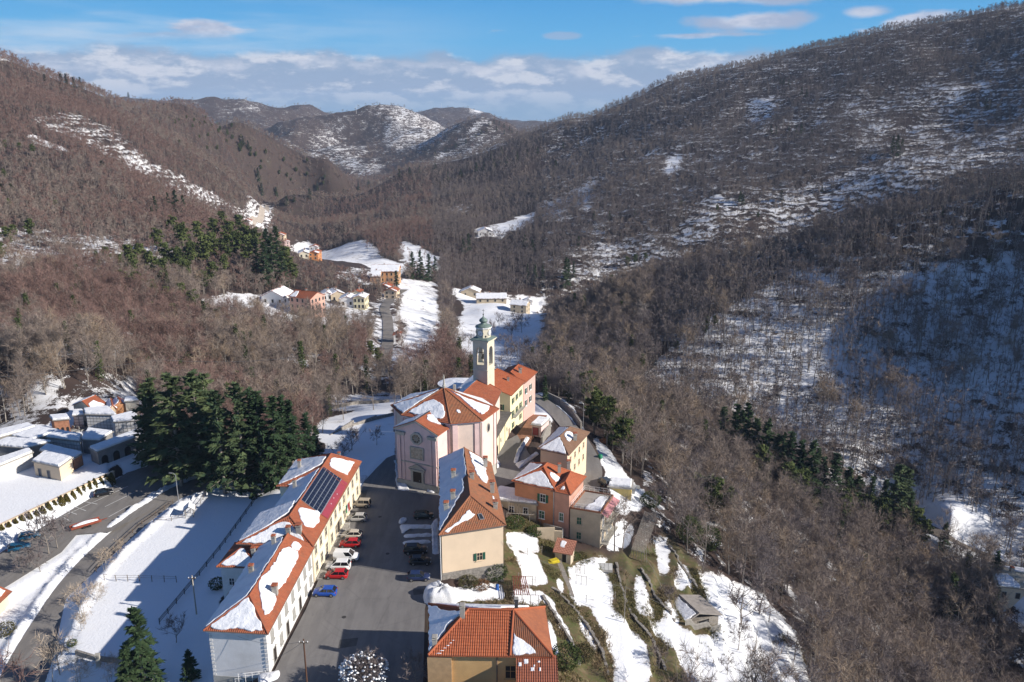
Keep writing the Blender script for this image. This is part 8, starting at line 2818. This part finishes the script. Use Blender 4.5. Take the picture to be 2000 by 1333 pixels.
far_house('low wing of the orange mill at its left end', 733, 554, 18, 13, 12, .02, mat('mill_brick', (.52, .30, .16), .85, .15), TILE, .25, 1.0, wins=2, axis=1, storeys=1)
far_house('orange house in the middle of the valley hamlet', 612, 508, 18, 12, 12, 0, mat('bright_orange_plaster', (.60, .26, .11), .85), TILE, .2, .5, wins=2)
far_house('white house above the orange one in the valley', 613, 494, 16, 10, 11, .1, M_WHITE, TILE, .22, .5, wins=2)
far_house('snow roofed house left of the orange valley house', 594, 505, 18, 9, 11, .25, M_YELLOW, TILE, .22, 1.0, wins=2, storeys=1)
far_house('cream house at the valley bend below the pines', 545, 470, 20, 9, 13, .1, M_CREAM, TILE, .22, .3, wins=3)
far_house('pale house just right of the valley bend', 558, 483, 16, 9, 12, .3, M_PINK, TILE, .22, .5, wins=2)
far_house('white farmhouse on the far road bend high up the valley', 480, 442, 15, 8, 14, .1, M_WHITE, TILE, .22, .5, wins=2)
far_house('house with snow roof in the meadow right of the tower', 1012, 612, 32, 15, 9, -.3, M_BEIGE, TILEB, .25, 1.0, wins=2, axis=1)
far_house('snow roofed stable at the top of the meadow', 918, 580, 36, 9, 10, -.1, M_BEIGE, TILEB, .22, 1.0, wins=2, storeys=1)
far_house('long low farm roof across the meadow behind the tower', 960, 592, 58, 8, 12, .05, M_BEIGE, TILEB, .2, 1.0, wins=4, axis=1, storeys=1)
far_house('small snow roofed hut right of the meadow farm', 1032, 595, 16, 7, 7, -.1, M_WHITE, TILEB, .2, 1.0, wins=1, storeys=1)
far_house('lone white farmhouse on the right hillside terraces', 948, 462, 28, 9, 12, .1, M_WHITE, TILE, .22, 1.0, wins=3, storeys=1)
far_house('little roadside house with red roof in the valley', 776, 670, 13, 15, 6, .05, M_WHITE, TILE, .2, .2, wins=1)
far_house('pale house cut off by the right edge in the valley', 1985, 1178, 60, 26, 10, -.2, M_CREAM, mat('beige_sheet', (.42, .38, .30), .8, .1), .15, .6, wins=3, axis=1, storeys=1)
# plastic tunnel and green rubbish by the lane on the right
p = gpt(1222, 955); e = empty('plastic_tunnel', p, 'snow dusted plastic tunnel between the hip roofed house and the yellow shed', 'tunnel', None, 1.0)
b = MB(); prev = None
for k in range(9):
    a = PI * k / 8; row = [b.vert((1.6 * math.cos(a), y, 1.5 * math.sin(a))) for y in (-3, 3)]
    if prev: b.f.append([prev[0], row[0], row[1], prev[1]]); b.m.append(0)
    prev = row
b.build('cover', mat('milky_sheet', (.48, .48, .46), .4, .08), e)
b = MB()
for y in (-3, -1, 1, 3):
    for k in range(8):
        a, a2 = PI * k / 8, PI * (k + 1) / 8; b.tube((1.64 * math.cos(a), y, 1.54 * math.sin(a)), (1.64 * math.cos(a2), y, 1.54 * math.sin(a2)), .04, n=4)
b.build('hoops', METAL, e)
p = gpt(1172, 895); b = MB(); b.lathe([(.5, 0), (.62, .3), (.6, .9), (.3, 1.1)], (0, 0, -.1), 10); o = b.build('water_tank', mat('green_plastic', (.02, .20, .10), .5), None, True, p); tag(o, 'green plastic water tank beside the narrow road', 'tank')
p = gpt(1178, 865); b = MB(); b.box((0, 0, -.2), (1.8, 1.4, 1.1), .3); b.box((.1, 0, .9), (1.3, 1.0, .4), .6); o = b.build('wood_stack', mat('orange_wood', (.35, .15, .06), .9, .3), None, False, p); tag(o, 'orange heap of cut wood at the edge of the wood', 'wood pile')
# wind turbines on the far ridges
for (u, v, hp, lab) in [(696, 222, 14, 'white wind turbine on the far ridge left of the snowy summit'), (862, 212, 9, 'small white wind turbine on the farthest ridge')]:
    g = gpt(u, v); dist = (g - Vector((0, 0, CAMH))).length; h = hp / FPX * dist * .75
    e = empty('wind_turbine', g, lab, 'wind turbine')
    b = MB(); b.tube((0, 0, -5), (0, 0, h), h * .03, h * .018, 8); b.build('tower', WHITE, e)
    b = MB(); b.box((0, 0, h), (h * .05, h * .13, h * .05)); b.build('nacelle', WHITE, e)
    for k in range(3):
        a = .4 + k * 2 * PI / 3
        b = MB(); b.tube((0, -h * .07, h * 1.02), (math.sin(a) * h * .45, -h * .07, h * 1.02 + math.cos(a) * h * .45), h * .02, h * .006, 4); b.build('blade', WHITE, e)

# ------------------------------------------------------------------ dry grass on the thawed terraces
GT = []
for k, m_ in enumerate((foliage_mat('winter_grass', (.10, .105, .035), (.20, .165, .08)), foliage_mat('straw_grass', (.19, .14, .08), (.31, .24, .145)))):
    R = random.Random(700 + k); c = TM()
    for j in range(26):
        p = Vector((R.gauss(0, .28), R.gauss(0, .28), -.05)); d = rvec(R, 1.1); s_ = d.cross(rvec(R)).normalized() * .045
        c.tri(p - s_, p + s_, p + d * R.uniform(.18, .5))
    GT.append(c.mesh('grass_tuft', m_))
gx, gy = rng.uniform(-6, 70, 30000), rng.uniform(80, 150, 30000)
gs = ground(gx, gy, snow) + rng.normal(0, .16, len(gx))
gk = inpoly(GARD, gx, gy) & (gs < .55) & (fbm(gx / 5, gy / 5, 88, 3) > -.02)
GP3 = np.stack([gx, gy, ground(gx, gy)], -1)[gk]
n = len(GP3)
gsc = rng.uniform(.6, 1.5, n)
scatter('grass', 'dry winter grass on the thawed strips of the garden terraces', kit('grass_kit', GT), GP3, (fbm(GP3[:, 0] / 8, GP3[:, 1] / 8, 89, 2) + rng.normal(0, .2, n) > 0).astype(int), np.stack([gsc, gsc, gsc], -1), rot_of(n))

# ------------------------------------------------------------------ air
hm = bpy.data.materials.new('thin_haze'); hm.use_nodes = True
T = NT(hm.node_tree)
pv = T.n('ShaderNodeVolumePrincipled')
pv.inputs['Color'].default_value = (0.62, 0.76, 1.0, 1)
pv.inputs['Density'].default_value = 6.5e-5
pv.inputs['Anisotropy'].default_value = 0.0
oo = T.n('ShaderNodeOutputMaterial'); T.t.links.new(pv.outputs[0], oo.inputs['Volume'])
b = MB(); b.box((0, 6500, -400), (26000, 14200, 900))
hz = b.build('haze', hm); tag(hz, 'thin blue winter haze filling the valley', None, None, 'stuff')

# trees of one clump told apart by their order across the picture
from collections import defaultdict
_same = defaultdict(list)
for o in COL.objects:
    if o.get('category') in ('tree', 'shrub') and o.get('label'): _same[o['label']].append(o)
ORD = ['first', 'second', 'third', 'fourth', 'fifth', 'sixth', 'seventh', 'eighth', 'ninth', 'tenth', 'eleventh', 'twelfth', 'thirteenth', 'fourteenth', 'fifteenth', 'sixteenth', 'seventeenth', 'eighteenth', 'nineteenth', 'twentieth', 'twenty-first', 'twenty-second', 'twenty-third', 'twenty-fourth']
for lb, os_ in _same.items():
    if 2 <= len(os_) <= 24 and len(lb.split()) <= 12:
        os_.sort(key=lambda o: project(*o.location)[0])
        for k, o in enumerate(os_): o['label'] = lb + ', %s from the left' % ORD[k]
